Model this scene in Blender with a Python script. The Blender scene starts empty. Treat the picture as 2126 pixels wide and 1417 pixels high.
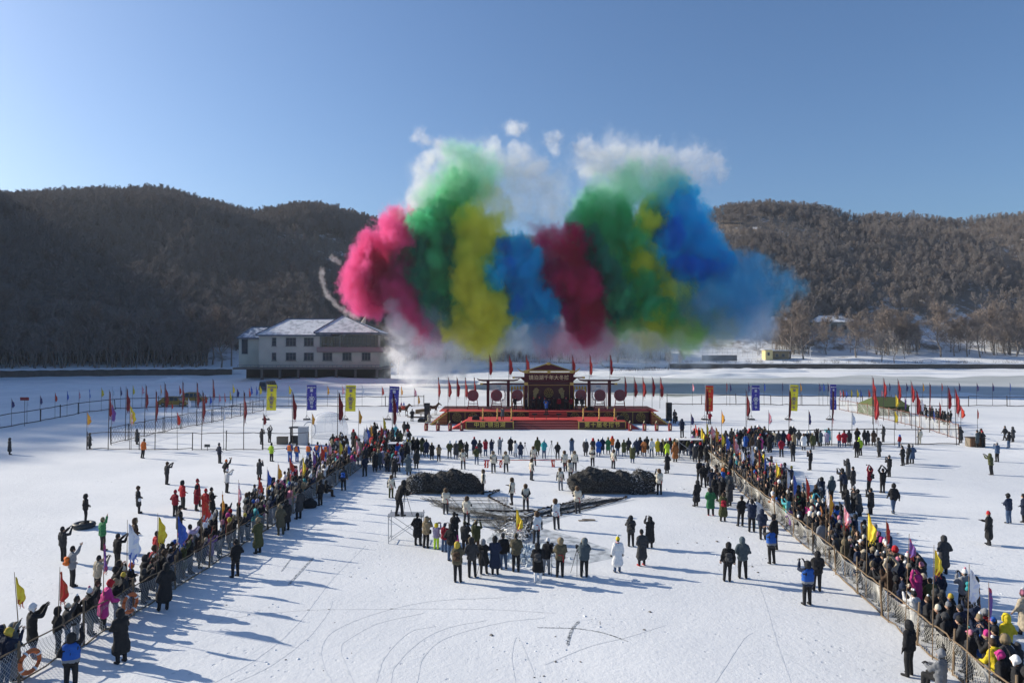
import bpy, math, random
import numpy as np
from mathutils import Vector, Matrix
R_ = math.radians
sc = bpy.context.scene
COL = sc.collection
random.seed(7); np.random.seed(7)

# ------------------------------------------------------------------ camera, light, exposure
F = 1417.0; CX = 1063.0; CY = 708.5; HY = 718.0; CAMZ = 11.0
PITCH = math.atan((HY - CY) / F)
cam = bpy.data.objects.new('camera', bpy.data.cameras.new('camera')); COL.objects.link(cam); sc.camera = cam
cam.location = (0, 0, CAMZ); cam.rotation_euler = (R_(90) + PITCH, 0, 0)
cam.data.sensor_width = 36; cam.data.lens = 24; cam.data.clip_end = 5000; cam.data.clip_start = .5
SUN_AZ = -70.0      # degrees from +Y towards +X
SUN_EL = 25.0
world = bpy.data.worlds.new('World'); sc.world = world; world.use_nodes = True
wn = world.node_tree
sky = wn.nodes.new('ShaderNodeTexSky'); sky.sky_type = 'NISHITA'; sky.sun_disc = False
sky.sun_elevation = R_(SUN_EL); sky.sun_rotation = R_(SUN_AZ)
sky.air_density = 1.15; sky.dust_density = 1.9; sky.ozone_density = 7.0; sky.altitude = 300
wn.links.new(sky.outputs[0], wn.nodes['Background'].inputs[0])
wn.nodes['Background'].inputs[1].default_value = 0.113
sd = Vector((math.sin(R_(SUN_AZ)) * math.cos(R_(SUN_EL)), math.cos(R_(SUN_AZ)) * math.cos(R_(SUN_EL)), math.sin(R_(SUN_EL))))
sl = bpy.data.lights.new('sun', 'SUN'); sl.energy = 5.0; sl.angle = R_(.5); sl.color = (1, .915, .765)
sun = bpy.data.objects.new('sun', sl); COL.objects.link(sun); sun.rotation_euler = sd.to_track_quat('Z', 'Y').to_euler()
sun.location = sd * 300
sc.view_settings.view_transform = 'Standard'; sc.view_settings.look = 'None'; sc.view_settings.gamma = 1
sc.view_settings.exposure = 0.30; sc.view_settings.use_curve_mapping = False
sc.render.engine = 'CYCLES'
sc.cycles.use_denoising = True
sc.render.filter_size = 1.15; sc.cycles.max_bounces = 8; sc.cycles.diffuse_bounces = 2; sc.cycles.glossy_bounces = 2
sc.cycles.transmission_bounces = 4; sc.cycles.transparent_max_bounces = 12; sc.cycles.volume_bounces = 7
sc.cycles.volume_step_rate = 1.6; sc.cycles.volume_max_steps = 400

def onz(px, py, z=0.0):
    d = (CAMZ - z) * F / (py - HY)
    return Vector(((px - CX) * d / F, d, z))
def atD(px, py, d):
    return Vector(((px - CX) * d / F, d, CAMZ - (py - HY) * d / F))

# ------------------------------------------------------------------ materials
MATS = {}
def mat(key, color, rough=.8, noise=.12, nscale=6, bump=0, bscale=30, metal=0, alpha=1, wave=None, color2=None, cut=None, spec=.3, coords='Object'):
    if key in MATS: return MATS[key]
    m = bpy.data.materials.new(key); m.use_nodes = True; nt = m.node_tree; N = nt.nodes; L = nt.links
    b = N['Principled BSDF']; b.inputs['Roughness'].default_value = rough; b.inputs['Metallic'].default_value = metal
    b.inputs['Specular IOR Level'].default_value = spec
    tc = N.new('ShaderNodeTexCoord')
    no = N.new('ShaderNodeTexNoise'); no.inputs['Scale'].default_value = nscale; no.inputs['Detail'].default_value = 4
    L.new(tc.outputs[coords], no.inputs['Vector'])
    mx = N.new('ShaderNodeMix'); mx.data_type = 'RGBA'
    c = Vector(color)
    c1 = color2 if color2 else tuple(min(1, v * (1 + noise)) for v in c); c0 = color if color2 else tuple(v * (1 - noise) for v in c)
    mx.inputs[6].default_value = (*c0, 1); mx.inputs[7].default_value = (*c1, 1)
    if cut:
        mr = N.new('ShaderNodeMapRange'); mr.inputs[1].default_value = cut[0]; mr.inputs[2].default_value = cut[1]
        L.new(no.outputs[0], mr.inputs[0]); L.new(mr.outputs[0], mx.inputs[0])
    else: L.new(no.outputs[0], mx.inputs[0])
    L.new(mx.outputs[2], b.inputs['Base Color'])
    if bump or wave:
        bp = N.new('ShaderNodeBump'); bp.inputs['Distance'].default_value = .03; bp.inputs['Strength'].default_value = bump or .8
        if wave:
            wv = N.new('ShaderNodeTexWave'); wv.bands_direction = 'Z'; wv.inputs['Scale'].default_value = wave; wv.inputs['Distortion'].default_value = 1.2
            L.new(tc.outputs['Object'], wv.inputs['Vector']); L.new(wv.outputs['Fac'], bp.inputs['Height'])
        else:
            n2 = N.new('ShaderNodeTexNoise'); n2.inputs['Scale'].default_value = bscale; n2.inputs['Detail'].default_value = 5
            L.new(tc.outputs[coords], n2.inputs['Vector']); L.new(n2.outputs[0], bp.inputs['Height'])
        L.new(bp.outputs[0], b.inputs['Normal'])
    MATS[key] = m; return m

# ------------------------------------------------------------------ mesh helpers
class MB:
    def __init__(s): s.v = []; s.f = []; s.m = []
    def add(s, vs, fs, mi=0):
        o = len(s.v); s.v += [tuple(v) for v in vs]; s.f += [tuple(i + o for i in f) for f in fs]; s.m += [mi] * len(fs)
    def box(s, c, d, rz=0, mi=0, top=1.0):
        x, y, z = d[0] / 2, d[1] / 2, d[2] / 2
        cs, sn = math.cos(rz), math.sin(rz); vs = []
        for k, (a, b, e) in enumerate([(-1, -1, -1), (1, -1, -1), (1, 1, -1), (-1, 1, -1), (-1, -1, 1), (1, -1, 1), (1, 1, 1), (-1, 1, 1)]):
            t = top if e > 0 else 1
            px, py = a * x * t, b * y * t
            vs.append((c[0] + px * cs - py * sn, c[1] + px * sn + py * cs, c[2] + e * z))
        s.add(vs, [(0, 3, 2, 1), (4, 5, 6, 7), (0, 1, 5, 4), (1, 2, 6, 5), (2, 3, 7, 6), (3, 0, 4, 7)], mi); return s
    def span(s, x0, x1, y0, y1, z0, z1, mi=0):
        return s.box(((x0 + x1) / 2, (y0 + y1) / 2, (z0 + z1) / 2), (abs(x1 - x0), abs(y1 - y0), abs(z1 - z0)), 0, mi)
    def tube(s, pts, rad, n=6, mi=0, caps=True):
        pts = [Vector(p) for p in pts]; rads = rad if isinstance(rad, (list, tuple)) else [rad] * len(pts); vs = []
        for i, p in enumerate(pts):
            d = (pts[min(i + 1, len(pts) - 1)] - pts[max(i - 1, 0)]).normalized()
            a = d.cross(Vector((0, 0, 1)) if abs(d.z) < .9 else Vector((1, 0, 0))).normalized(); b = d.cross(a)
            for k in range(n):
                t = 2 * math.pi * k / n; vs.append(p + (a * math.cos(t) + b * math.sin(t)) * rads[i])
        fs = []
        for i in range(len(pts) - 1):
            for k in range(n):
                fs.append((i * n + k, i * n + (k + 1) % n, (i + 1) * n + (k + 1) % n, (i + 1) * n + k))
        if caps: fs.append(tuple(range(n))[::-1]); fs.append(tuple((len(pts) - 1) * n + k for k in range(n)))
        s.add(vs, fs, mi); return s
    def capsule(s, p0, p1, r0, r1, n=10, mi=0, sc_=(1, 1, 1)):
        p0 = Vector(p0); p1 = Vector(p1); d = p1 - p0
        if d.length < 1e-5: d = Vector((0, 0, 1e-4))
        u = d.normalized(); a = u.cross(Vector((0, 1, 0)) if abs(u.y) < .9 else Vector((1, 0, 0))).normalized(); b = u.cross(a)
        rings = []
        for (c, r, sg) in ((p0, r0, -1), (p1, r1, 1)):
            es = (75, 45, 15, 0) if sg < 0 else (0, 15, 45, 75)
            for e in es:
                e = R_(e); rings.append((c + u * (sg * r * math.sin(e)), r * math.cos(e)))
        vs = []
        mid = (p0 + p1) / 2
        for c, r in rings:
            for k in range(n):
                t = 2 * math.pi * k / n; q = c + (a * math.cos(t) + b * math.sin(t)) * r
                if sc_ != (1, 1, 1): q = Vector([(q[i] - mid[i]) * sc_[i] + mid[i] for i in range(3)])
                vs.append(q)
        fs = []
        for i in range(len(rings) - 1):
            for k in range(n): fs.append((i * n + k, i * n + (k + 1) % n, (i + 1) * n + (k + 1) % n, (i + 1) * n + k))
        fs.append(tuple(range(n))[::-1]); fs.append(tuple((len(rings) - 1) * n + k for k in range(n)))
        s.add(vs, fs, mi); return s
    def prism(s, poly, y0, y1, mi=0):          # polygon in XZ extruded along Y
        n = len(poly); vs = [(x, y0, z) for x, z in poly] + [(x, y1, z) for x, z in poly]
        fs = [tuple(range(n)), tuple(range(2 * n - 1, n - 1, -1))] + [(i, i + n, (i + 1) % n + n, (i + 1) % n) for i in range(n)]
        s.add(vs, fs, mi); return s
    def disc(s, c, r, t, n=24, mi=0):          # disc facing -Y
        vs = []
        for y in (-t / 2, t / 2):
            vs += [(c[0] + r * math.cos(2 * math.pi * k / n), c[1] + y, c[2] + r * math.sin(2 * math.pi * k / n)) for k in range(n)]
        s.add(vs, [tuple(range(n)), tuple(range(2 * n - 1, n - 1, -1))] + [(k, k + n, (k + 1) % n + n, (k + 1) % n) for k in range(n)], mi); return s
    def ring(s, c, r, w, n=24, mi=0):          # ring standing in XZ
        pts = [(c[0] + r * math.cos(2 * math.pi * k / n), c[1], c[2] + r * math.sin(2 * math.pi * k / n)) for k in range(n + 1)]
        return s.tube(pts, w, 4, mi, caps=False)
    def mesh(s, name, mats, smooth=False):
        me = bpy.data.meshes.new(name); me.from_pydata(s.v, [], s.f)
        for m in (mats if isinstance(mats, (list, tuple)) else [mats]): me.materials.append(m)
        me.polygons.foreach_set('material_index', s.m)
        if smooth: me.polygons.foreach_set('use_smooth', [True] * len(me.polygons))
        me.update(); return me
    def build(s, name, mats, parent=None, smooth=False, **k):
        return obj(name, s.mesh(name, mats, smooth), parent, **k)

def obj(name, me, parent=None, loc=None, rz=0, label=None, cat=None, group=None, kind=None, rot=None):
    o = bpy.data.objects.new(name, me); COL.objects.link(o)
    if parent: o.parent = parent
    if loc is not None: o.location = loc
    if rz: o.rotation_euler = (0, 0, rz)
    if rot: o.rotation_euler = rot
    tag(o, label, cat, group, kind); return o
def tag(o, label=None, cat=None, group=None, kind=None):
    if label: o['label'] = label
    if cat: o['category'] = cat
    if group: o['group'] = group
    if kind: o['kind'] = kind
    return o
def thing(name, loc, label, cat, group=None, rz=0):
    return obj(name, None, None, loc, rz, label, cat, group)
def text(name, s, loc, size, m, parent, rot=(R_(90), 0, 0), ext=.02, sp=1.0):
    cu = bpy.data.curves.new(name, 'FONT'); cu.body = s; cu.size = size; cu.extrude = ext; cu.align_x = 'CENTER'; cu.align_y = 'CENTER'
    cu.materials.append(m); cu.offset = .006 * size
    cu.resolution_u = 3; cu.space_character = sp
    t = bpy.data.objects.new(name, cu); COL.objects.link(t); me = bpy.data.meshes.new_from_object(t.evaluated_get(bpy.context.evaluated_depsgraph_get())); bpy.data.objects.remove(t)
    o = obj(name, me, parent, loc); o.rotation_euler = rot; return o
ORD = ['first', 'second', 'third', 'fourth', 'fifth', 'sixth', 'seventh', 'eighth', 'ninth', 'tenth', 'eleventh', 'twelfth', 'thirteenth', 'fourteenth', 'fifteenth', 'sixteenth', 'seventeenth', 'eighteenth', 'nineteenth', 'twentieth']
def ordn(i):
    if i < 20: return ORD[i]
    t, u = divmod(i + 1, 10); b = {2: 'twenty', 3: 'thirty', 4: 'forty', 5: 'fifty'}[t]
    return b[:-1] + 'ieth' if u == 0 else b + '-' + ORD[u - 1]

# ================================================================== GROUND
def snow_material():
    m = bpy.data.materials.new('lake_snow'); m.use_nodes = True; nt = m.node_tree; N = nt.nodes; L = nt.links
    b = N['Principled BSDF']; b.inputs['Roughness'].default_value = .75; b.inputs['Specular IOR Level'].default_value = .25
    tc = N.new('ShaderNodeTexCoord')
    def noise(sc_, det=5, rough=.55, vec=None, dist=0):
        n = N.new('ShaderNodeTexNoise'); n.inputs['Scale'].default_value = sc_; n.inputs['Detail'].default_value = det; n.inputs['Roughness'].default_value = rough
        n.inputs['Distortion'].default_value = dist
        L.new(vec or tc.outputs['Object'], n.inputs['Vector']); return n.outputs[0]
    def rng(v, a, b_, c=0, d=1):
        r = N.new('ShaderNodeMapRange'); r.inputs[1].default_value = a; r.inputs[2].default_value = b_; r.inputs[3].default_value = c; r.inputs[4].default_value = d
        L.new(v, r.inputs[0]); return r.outputs[0]
    def mix(f, a, b_):
        x = N.new('ShaderNodeMix'); x.data_type = 'RGBA'; L.new(f, x.inputs[0])
        for i, c in ((6, a), (7, b_)):
            if isinstance(c, tuple): x.inputs[i].default_value = (*c, 1)
            else: L.new(c, x.inputs[i])
        return x.outputs[2]
    mp = N.new('ShaderNodeMapping'); mp.inputs['Scale'].default_value = (.35, 1.6, 1); mp.inputs['Rotation'].default_value = (0, 0, .25)
    L.new(tc.outputs['Object'], mp.inputs['Vector'])
    base = mix(rng(noise(.06, 6), .35, .65), (.66, .68, .71), (.80, .81, .82))
    base = mix(rng(noise(.9, 6, .7, mp.outputs[0]), .60, .78, 0, .35), base, (.50, .54, .58))
    base = mix(rng(noise(14, 3), .72, .80, 0, .55), base, (.30, .29, .28))
    g_ = N.new('ShaderNodeMath'); g_.operation = 'MULTIPLY'; L.new(rng(noise(3.2, 6, .75), .56, .66, 0, 1), g_.inputs[0]); L.new(rng(noise(.13, 3, .6), .50, .66, 0, .8), g_.inputs[1])
    base = mix(g_.outputs[0], base, (.42, .46, .50))
    g_ = N.new('ShaderNodeMath'); g_.operation = 'MULTIPLY'; L.new(rng(noise(7, 4, .7), .60, .66, 0, 1), g_.inputs[0]); L.new(rng(noise(.21, 3, .6), .55, .62, 0, .6), g_.inputs[1])
    base = mix(g_.outputs[0], base, (.22, .22, .23))
    vr = N.new('ShaderNodeTexVoronoi'); vr.inputs['Scale'].default_value = 2.1; L.new(tc.outputs['Object'], vr.inputs['Vector'])
    g_ = N.new('ShaderNodeMath'); g_.operation = 'MULTIPLY'; L.new(rng(vr.outputs['Distance'], .10, .17, 1, 0), g_.inputs[0]); L.new(rng(noise(.16, 3, .6), .47, .60, 0, .55), g_.inputs[1])
    base = mix(g_.outputs[0], base, (.45, .49, .54)); foot = g_.outputs[0]
    # faint wheel tracks : rings of several centres
    for (cx, cy, s0, wd, st) in ((4, 21, .55, .035, .30), (-14, 24, .33, .03, .25), (9, 30, .21, .05, .16)):
        sub = N.new('ShaderNodeVectorMath'); sub.operation = 'SUBTRACT'; sub.inputs[1].default_value = (cx, cy, 0); L.new(tc.outputs['Object'], sub.inputs[0])
        ln = N.new('ShaderNodeVectorMath'); ln.operation = 'LENGTH'; L.new(sub.outputs[0], ln.inputs[0])
        ad = N.new('ShaderNodeMath'); ad.operation = 'MULTIPLY_ADD'; ad.inputs[1].default_value = 1.4; L.new(noise(.12, 2), ad.inputs[0]); L.new(ln.outputs['Value'], ad.inputs[2])
        mu = N.new('ShaderNodeMath'); mu.operation = 'MULTIPLY'; mu.inputs[1].default_value = s0; L.new(ad.outputs[0], mu.inputs[0])
        fr = N.new('ShaderNodeMath'); fr.operation = 'PINGPONG'; fr.inputs[1].default_value = 1; L.new(mu.outputs[0], fr.inputs[0])
        line = rng(fr.outputs[0], 0, wd, 1, 0)
        gate = rng(noise(.10, 3), .46, .60, 0, st)
        far = rng(ln.outputs['Value'], 13, 19, 1, 0)
        g1 = N.new('ShaderNodeMath'); g1.operation = 'MULTIPLY'; L.new(line, g1.inputs[0]); L.new(gate, g1.inputs[1])
        g2 = N.new('ShaderNodeMath'); g2.operation = 'MULTIPLY'; L.new(g1.outputs[0], g2.inputs[0]); L.new(far, g2.inputs[1])
        base = mix(g2.outputs[0], base, (.40, .45, .50))
    L.new(base, b.inputs['Base Color'])
    bp = N.new('ShaderNodeBump'); bp.inputs['Strength'].default_value = .40; bp.inputs['Distance'].default_value = .07
    s = N.new('ShaderNodeMath'); s.operation = 'MULTIPLY_ADD'; s.inputs[1].default_value = 1.6; L.new(noise(.7, 8, .68), s.inputs[0]); L.new(noise(5, 5, .7), s.inputs[2])
    s2 = N.new('ShaderNodeMath'); s2.operation = 'MULTIPLY_ADD'; s2.inputs[1].default_value = -1.5; L.new(foot, s2.inputs[0]); L.new(s.outputs[0], s2.inputs[2])
    L.new(s2.outputs[0], bp.inputs['Height']); L.new(bp.outputs[0], b.inputs['Normal'])
    return m
SNOW = snow_material()
mb = MB()
gx = np.concatenate([np.linspace(-900, -100, 9), np.linspace(-80, 80, 81), np.linspace(100, 900, 9)])
gy = np.concatenate([np.linspace(-300, 10, 8), np.linspace(14, 150, 100), np.linspace(160, 900, 20)])
vs = [(x, y, 0) for y in gy for x in gx]; nx = len(gx)
mb.add(vs, [(j * nx + i, j * nx + i + 1, (j + 1) * nx + i + 1, (j + 1) * nx + i) for j in range(len(gy) - 1) for i in range(nx - 1)])
mb.build('snow_field', SNOW, kind='structure')

ICE = mat('bare_ice', (.42, .45, .44), .38, nscale=.05, color2=(.58, .60, .60), cut=(.35, .65), bump=.15, bscale=.5)
def blob(name, pts, z, m, kind='structure', jit=.0):
    mb = MB(); mb.add([(x + random.uniform(-jit, jit), y + random.uniform(-jit, jit), z) for x, y in pts], [tuple(range(len(pts)))]); return mb.build(name, m, kind=kind)
def strip(name, pts, w, z, m):
    mb = MB(); vs = []
    pts = [Vector((p[0], p[1], 0)) for p in pts]
    for i, p in enumerate(pts):
        d = (pts[min(i + 1, len(pts) - 1)] - pts[max(i - 1, 0)]).normalized(); n = Vector((-d.y, d.x, 0))
        ww = w * (1 if 0 < i < len(pts) - 1 else .3) * random.uniform(.75, 1.2)
        vs += [(p + n * ww / 2) + Vector((0, 0, z)), (p - n * ww / 2) + Vector((0, 0, z))]
    mb.add(vs, [(2 * i, 2 * i + 1, 2 * i + 3, 2 * i + 2) for i in range(len(pts) - 1)]); return mb.build(name, m, kind='structure')
def smooth_line(pts, n=40):
    P = [np.array(p, float) for p in pts]; P = [2 * P[0] - P[1]] + P + [2 * P[-1] - P[-2]]; out = []
    k = max(2, n // (len(P) - 3))
    for i in range(1, len(P) - 2):
        for t in np.linspace(0, 1, k, endpoint=False):
            out.append(.5 * ((2 * P[i]) + (-P[i - 1] + P[i + 1]) * t + (2 * P[i - 1] - 5 * P[i] + 4 * P[i + 1] - P[i + 2]) * t * t + (-P[i - 1] + 3 * P[i] - 3 * P[i + 1] + P[i + 2]) * t ** 3))
    out.append(P[-2]); return out
ep = []
for k in range(120):
    x = 960 + (2190 - 960) * k / 119; e_ = max(0, 1 - k / 30) ** 2 * 18; ep.append(onz(x, 781 + e_ + 2.2 * math.sin(k * .21) + 1.3 * math.sin(k * .53)))
for k in range(120):
    x = 2190 - (2190 - 960) * k / 119; e_ = max(0, (k - 89) / 30) ** 2 * 18; ep.append(onz(x, 819 - e_ + 3 * math.sin(k * .17 + 1) + 2 * math.sin(k * .6)))
blob('bare_ice', [(p.x, p.y) for p in ep], .004, ICE)
TRK = mat('tyre_track', (.10, .11, .12), .5, nscale=9, color2=(.62, .64, .66), cut=(.38, .6))
TRK2 = mat('faint_track', (.60, .63, .66), .6, nscale=3, color2=(.76, .77, .78), cut=(.35, .52))
def track(pxs, w, m=TRK, z=.008): strip('tyre_track', smooth_line([tuple(onz(*p))[:2] for p in pxs], 30), w, z, m)
track([(1178, 1338), (1182, 1318), (1190, 1300), (1202, 1287)], .12)
track([(1115, 1300), (1160, 1301), (1205, 1303), (1255, 1312), (1304, 1329)], .07)
track([(600, 1212), (622, 1188), (651, 1156)], .14)
track([(585, 1185), (600, 1165), (606, 1158)], .07)
for pl, w in (([(690, 1417), (668, 1370), (672, 1330), (705, 1300), (790, 1268), (900, 1245), (1050, 1238)], .10),
              ([(735, 1417), (708, 1350), (722, 1325), (790, 1290), (880, 1270)], .08),
              ([(810, 1417), (820, 1380), (870, 1330), (930, 1300), (1010, 1285)], .09),
              ([(780, 1417), (800, 1360), (850, 1310), (905, 1297)], .07),
              ([(865, 1417), (880, 1360), (930, 1320), (1040, 1290), (1130, 1280)], .07),
              ([(480, 1417), (560, 1380), (640, 1320), (680, 1270), (690, 1245)], .10),
              ([(440, 1417), (540, 1360), (620, 1290), (690, 1200), (760, 1130)], .09),
              ([(1070, 1417), (1062, 1360), (1075, 1320), (1110, 1400)], .06),
              ([(480, 1280), (620, 1265), (760, 1262), (1000, 1262), (1150, 1270)], .07),
              ([(1130, 1377), (1220, 1340), (1300, 1320), (1380, 1295)], .06),
              ([(1480, 1417), (1530, 1340), (1545, 1320), (1560, 1310)], .07),
              ([(1640, 1417), (1610, 1330), (1590, 1260), (1570, 1200)], .06),
              ([(1500, 1180), (1560, 1172), (1640, 1171), (1700, 1168)], .05)):
    track(pl, w, TRK2, .006)
# loose clods and lumps of broken snow scattered on the ice
mb = MB()
CL = [(560, 1280, 9), (690, 1180, 7), (1560, 1175, 8), (1500, 1160, 10), (1850, 1110, 6), (2020, 1240, 8), (1440, 1120, 14), (430, 1050, 4), (240, 1000, 4), (1250, 1290, 10), (1130, 1390, 6), (620, 1370, 5), (1420, 1015, 10), (1620, 1180, 6), (1080, 1340, 8), (2060, 1255, 9)]
for (px, py, n) in CL:
    c = onz(px, py)
    for k in range(n * 3):
        s = abs(random.gauss(0, .025)) + .012
        mb.box((c.x + random.gauss(0, 1.3), c.y + random.gauss(0, .8), s * .25), (s * 2, s * 1.4, s * .6), random.uniform(0, 3), 0 if random.random() < .7 else 1, .5)
mb.build('snow_clods', [mat('snow_lump', (.72, .74, .77)), mat('dark_lump', (.16, .15, .14))], kind='stuff')

# ================================================================== HILLS
TH = np.array([-130, -100, -80, -65, -50, -37, -30, -24, -17, -12, -6, 0, 8, 14, 20, 28, 37, 50, 62.])
RW = np.array([210, 205, 210, 222, 248, 284, 278, 268, 262, 275, 290, 305, 322, 332, 340, 356, 392, 430, 470.])
RR = np.array([380, 390, 400, 410, 440, 515, 515, 505, 500, 560, 600, 610, 600, 570, 560, 590, 650, 700, 740.])
TW = np.array([12, 12, 12, 12, 14, 16, 16, 18, 26, 38, 46, 55, 55, 45, 42, 42, 42, 42, 42.])
ZT = np.array([6, 6, 6, 6, 6, 6, 6, 6, 6, 6, 7, 7, 7, 7, 7, 7, 7, 7, 7.])
ZO = {-130: 120, -100: 135, -80: 150, -65: 152, -50: 150}
sil = np.array([(0, 393), (100, 388), (180, 382), (340, 380), (400, 398), (480, 420), (530, 430), (600, 415), (640, 412), (700, 422), (760, 440), (800, 455), (850, 468), (900, 478), (1000, 487), (1200, 487), (1300, 475), (1400, 455), (1450, 440), (1500, 420), (1580, 410), (1650, 410), (1720, 420), (1780, 435), (1830, 432), (1900, 435), (1960, 445), (2000, 447), (2060, 438), (2126, 434)], float)
tt = np.linspace(-130, 62, 385)
def zridge(th):
    out = np.zeros_like(th)
    for i, t in enumerate(th):
        rr = np.interp(t, TH, RR)
        if t < -36.9:
            z37 = 11 + (718 - 393) / F * np.interp(-36.9, TH, RR) * math.cos(R_(36.9)) - 10
            out[i] = np.interp(t, [-130, -100, -80, -65, -50, -36.9], [100, 125, 150, 152, 146, z37])
        elif t > 36.9: out[i] = 11 + (718 - 434 + (t - 37) * 2) / F * rr * .8 - 10
        else:
            px = CX + F * math.tan(R_(t)); out[i] = 11 + (718 - np.interp(px, sil[:, 0], sil[:, 1])) / F * rr * math.cos(R_(t)) - 10.5
    return out
ZR = zridge(tt)
def vnoise(x, y, s, seed=0):
    x = x / s + seed * 17.3; y = y / s + seed * 7.7; xi = np.floor(x).astype(int); yi = np.floor(y).astype(int); fx = x - xi; fy = y - yi
    fx = fx * fx * (3 - 2 * fx); fy = fy * fy * (3 - 2 * fy)
    def h(a, b): v = np.sin(a * 127.1 + b * 311.7 + seed * 13.1) * 43758.5453; return v - np.floor(v)
    return (h(xi, yi) * (1 - fx) + h(xi + 1, yi) * fx) * (1 - fy) + (h(xi, yi + 1) * (1 - fx) + h(xi + 1, yi + 1) * fx) * fy
def terrain(X, Y):
    X = np.asarray(X, float); Y = np.asarray(Y, float)
    th = np.degrees(np.arctan2(X, Y)); r = np.hypot(X, Y)
    rw = np.interp(th, TH, RW); rr = np.interp(th, TH, RR); tw = np.interp(th, TH, TW); zt = np.interp(th, TH, ZT); zr = np.interp(th, tt, ZR)
    s = r - rw
    zw = 2.6
    bank = np.clip((s + 14) / 13, 0, 1); z = -.4 + 1.0 * bank + .5 * (vnoise(X, Y, 5, 3) - .5) * (bank > 0)
    z = np.where(s > -.6, .6 + (zw - .6) * np.clip((s + .6) / .6, 0, 1), z)
    t1 = np.clip(s / tw, 0, 1); z = np.where(s > 0, zw + (zt - zw) * t1 + .5 * (vnoise(X, Y, 9, 1) - .5) * t1, z)
    t = np.clip((r - rw - tw) / (rr - rw - tw), 0, 1.0)
    prof = .55 * t + .45 * np.sin(t * math.pi / 2) ** 1.3
    gul = (vnoise(X, Y, 70, 5) - .5) * 22 + (vnoise(X, Y, 28, 6) - .5) * 8
    z = np.where(s > tw, zt + (zr - zt) * prof + gul * np.sin(t * math.pi) ** 1.0 * .8, z)
    over = np.clip((r - rr) / 250, 0, 1); z = z - np.where(r > rr, (zr * .8) * over ** 1.3, 0)
    return z
thg = np.radians(np.linspace(-130, 62, 560))
rel = [-16, -14, -10, -7, -4, -2, -.61, -.59, -.01, .02, 4, 10]
rows = []
for k in rel: rows.append(('w', k))
for k in np.linspace(0.05, 1, 14): rows.append(('t', k))
for k in np.linspace(.03, 1, 44): rows.append(('h', k))
for k in (15, 40, 90, 160, 250): rows.append(('o', k))
deg = np.degrees(thg); rwv = np.interp(deg, TH, RW); rrv = np.interp(deg, TH, RR); twv = np.interp(deg, TH, TW)
V = []
for kd, k in rows:
    r = rwv + k if kd == 'w' else rwv + np.maximum(10.5, 10.5 + (twv - 10.4) * k) if kd == 't' else rwv + twv + (rrv - rwv - twv) * k if kd == 'h' else rrv + k
    X = r * np.sin(thg); Y = r * np.cos(thg); Z = terrain(X, Y); V.append(np.stack([X, Y, Z], 1))
V = np.concatenate(V); n = len(thg); nr = len(rows)
Fc = [(j * n + i, j * n + i + 1, (j + 1) * n + i + 1, (j + 1) * n + i) for j in range(nr - 1) for i in range(n - 1)]
me = bpy.data.meshes.new('hills'); me.from_pydata(V.tolist(), [], Fc); me.polygons.foreach_set('use_smooth', [True] * len(Fc))
lit = me.attributes.new('litter', 'FLOAT', 'POINT')
lv = np.concatenate([np.full(n, .18 if kd == 'w' else .42 if kd == 't' else .5 + .2 * min(1, k * 3)) if kd != 'o' else np.full(n, .7) for kd, k in rows])
lit.data.foreach_set('value', lv.astype(np.float32))
HM = bpy.data.materials.new('hill_floor'); HM.use_nodes = True; nt = HM.node_tree; N = nt.nodes; L = nt.links
b = N['Principled BSDF']; b.inputs['Roughness'].default_value = .9; b.inputs['Specular IOR Level'].default_value = .1
tc = N.new('ShaderNodeTexCoord'); no = N.new('ShaderNodeTexNoise'); no.inputs['Scale'].default_value = .12; no.inputs['Detail'].default_value = 9; no.inputs['Roughness'].default_value = .72
L.new(tc.outputs['Object'], no.inputs['Vector']); at = N.new('ShaderNodeAttribute'); at.attribute_name = 'litter'
ad = N.new('ShaderNodeMath'); ad.operation = 'ADD'; L.new(no.outputs[0], ad.inputs[0]); L.new(at.outputs['Fac'], ad.inputs[1])
mr = N.new('ShaderNodeMapRange'); mr.inputs[1].default_value = .98; mr.inputs[2].default_value = 1.14; L.new(ad.outputs[0], mr.inputs[0])
mx = N.new('ShaderNodeMix'); mx.data_type = 'RGBA'; mx.inputs[6].default_value = (.72, .74, .77, 1); mx.inputs[7].default_value = (.20, .16, .125, 1)
L.new(mr.outputs[0], mx.inputs[0]); L.new(mx.outputs[2], b.inputs['Base Color'])
bp = N.new('ShaderNodeBump'); bp.inputs['Distance'].default_value = .6; bp.inputs['Strength'].default_value = .6; L.new(no.outputs[0], bp.inputs['Height']); L.new(bp.outputs[0], b.inputs['Normal'])
me.materials.append(HM); obj('hills', me, kind='structure')
def tz(x, y): return float(terrain(np.array([x]), np.array([y]))[0])
def polar(thd, s):
    r = np.interp(thd, TH, RW) + s; return r * math.sin(R_(thd)), r * math.cos(R_(thd))

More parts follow.
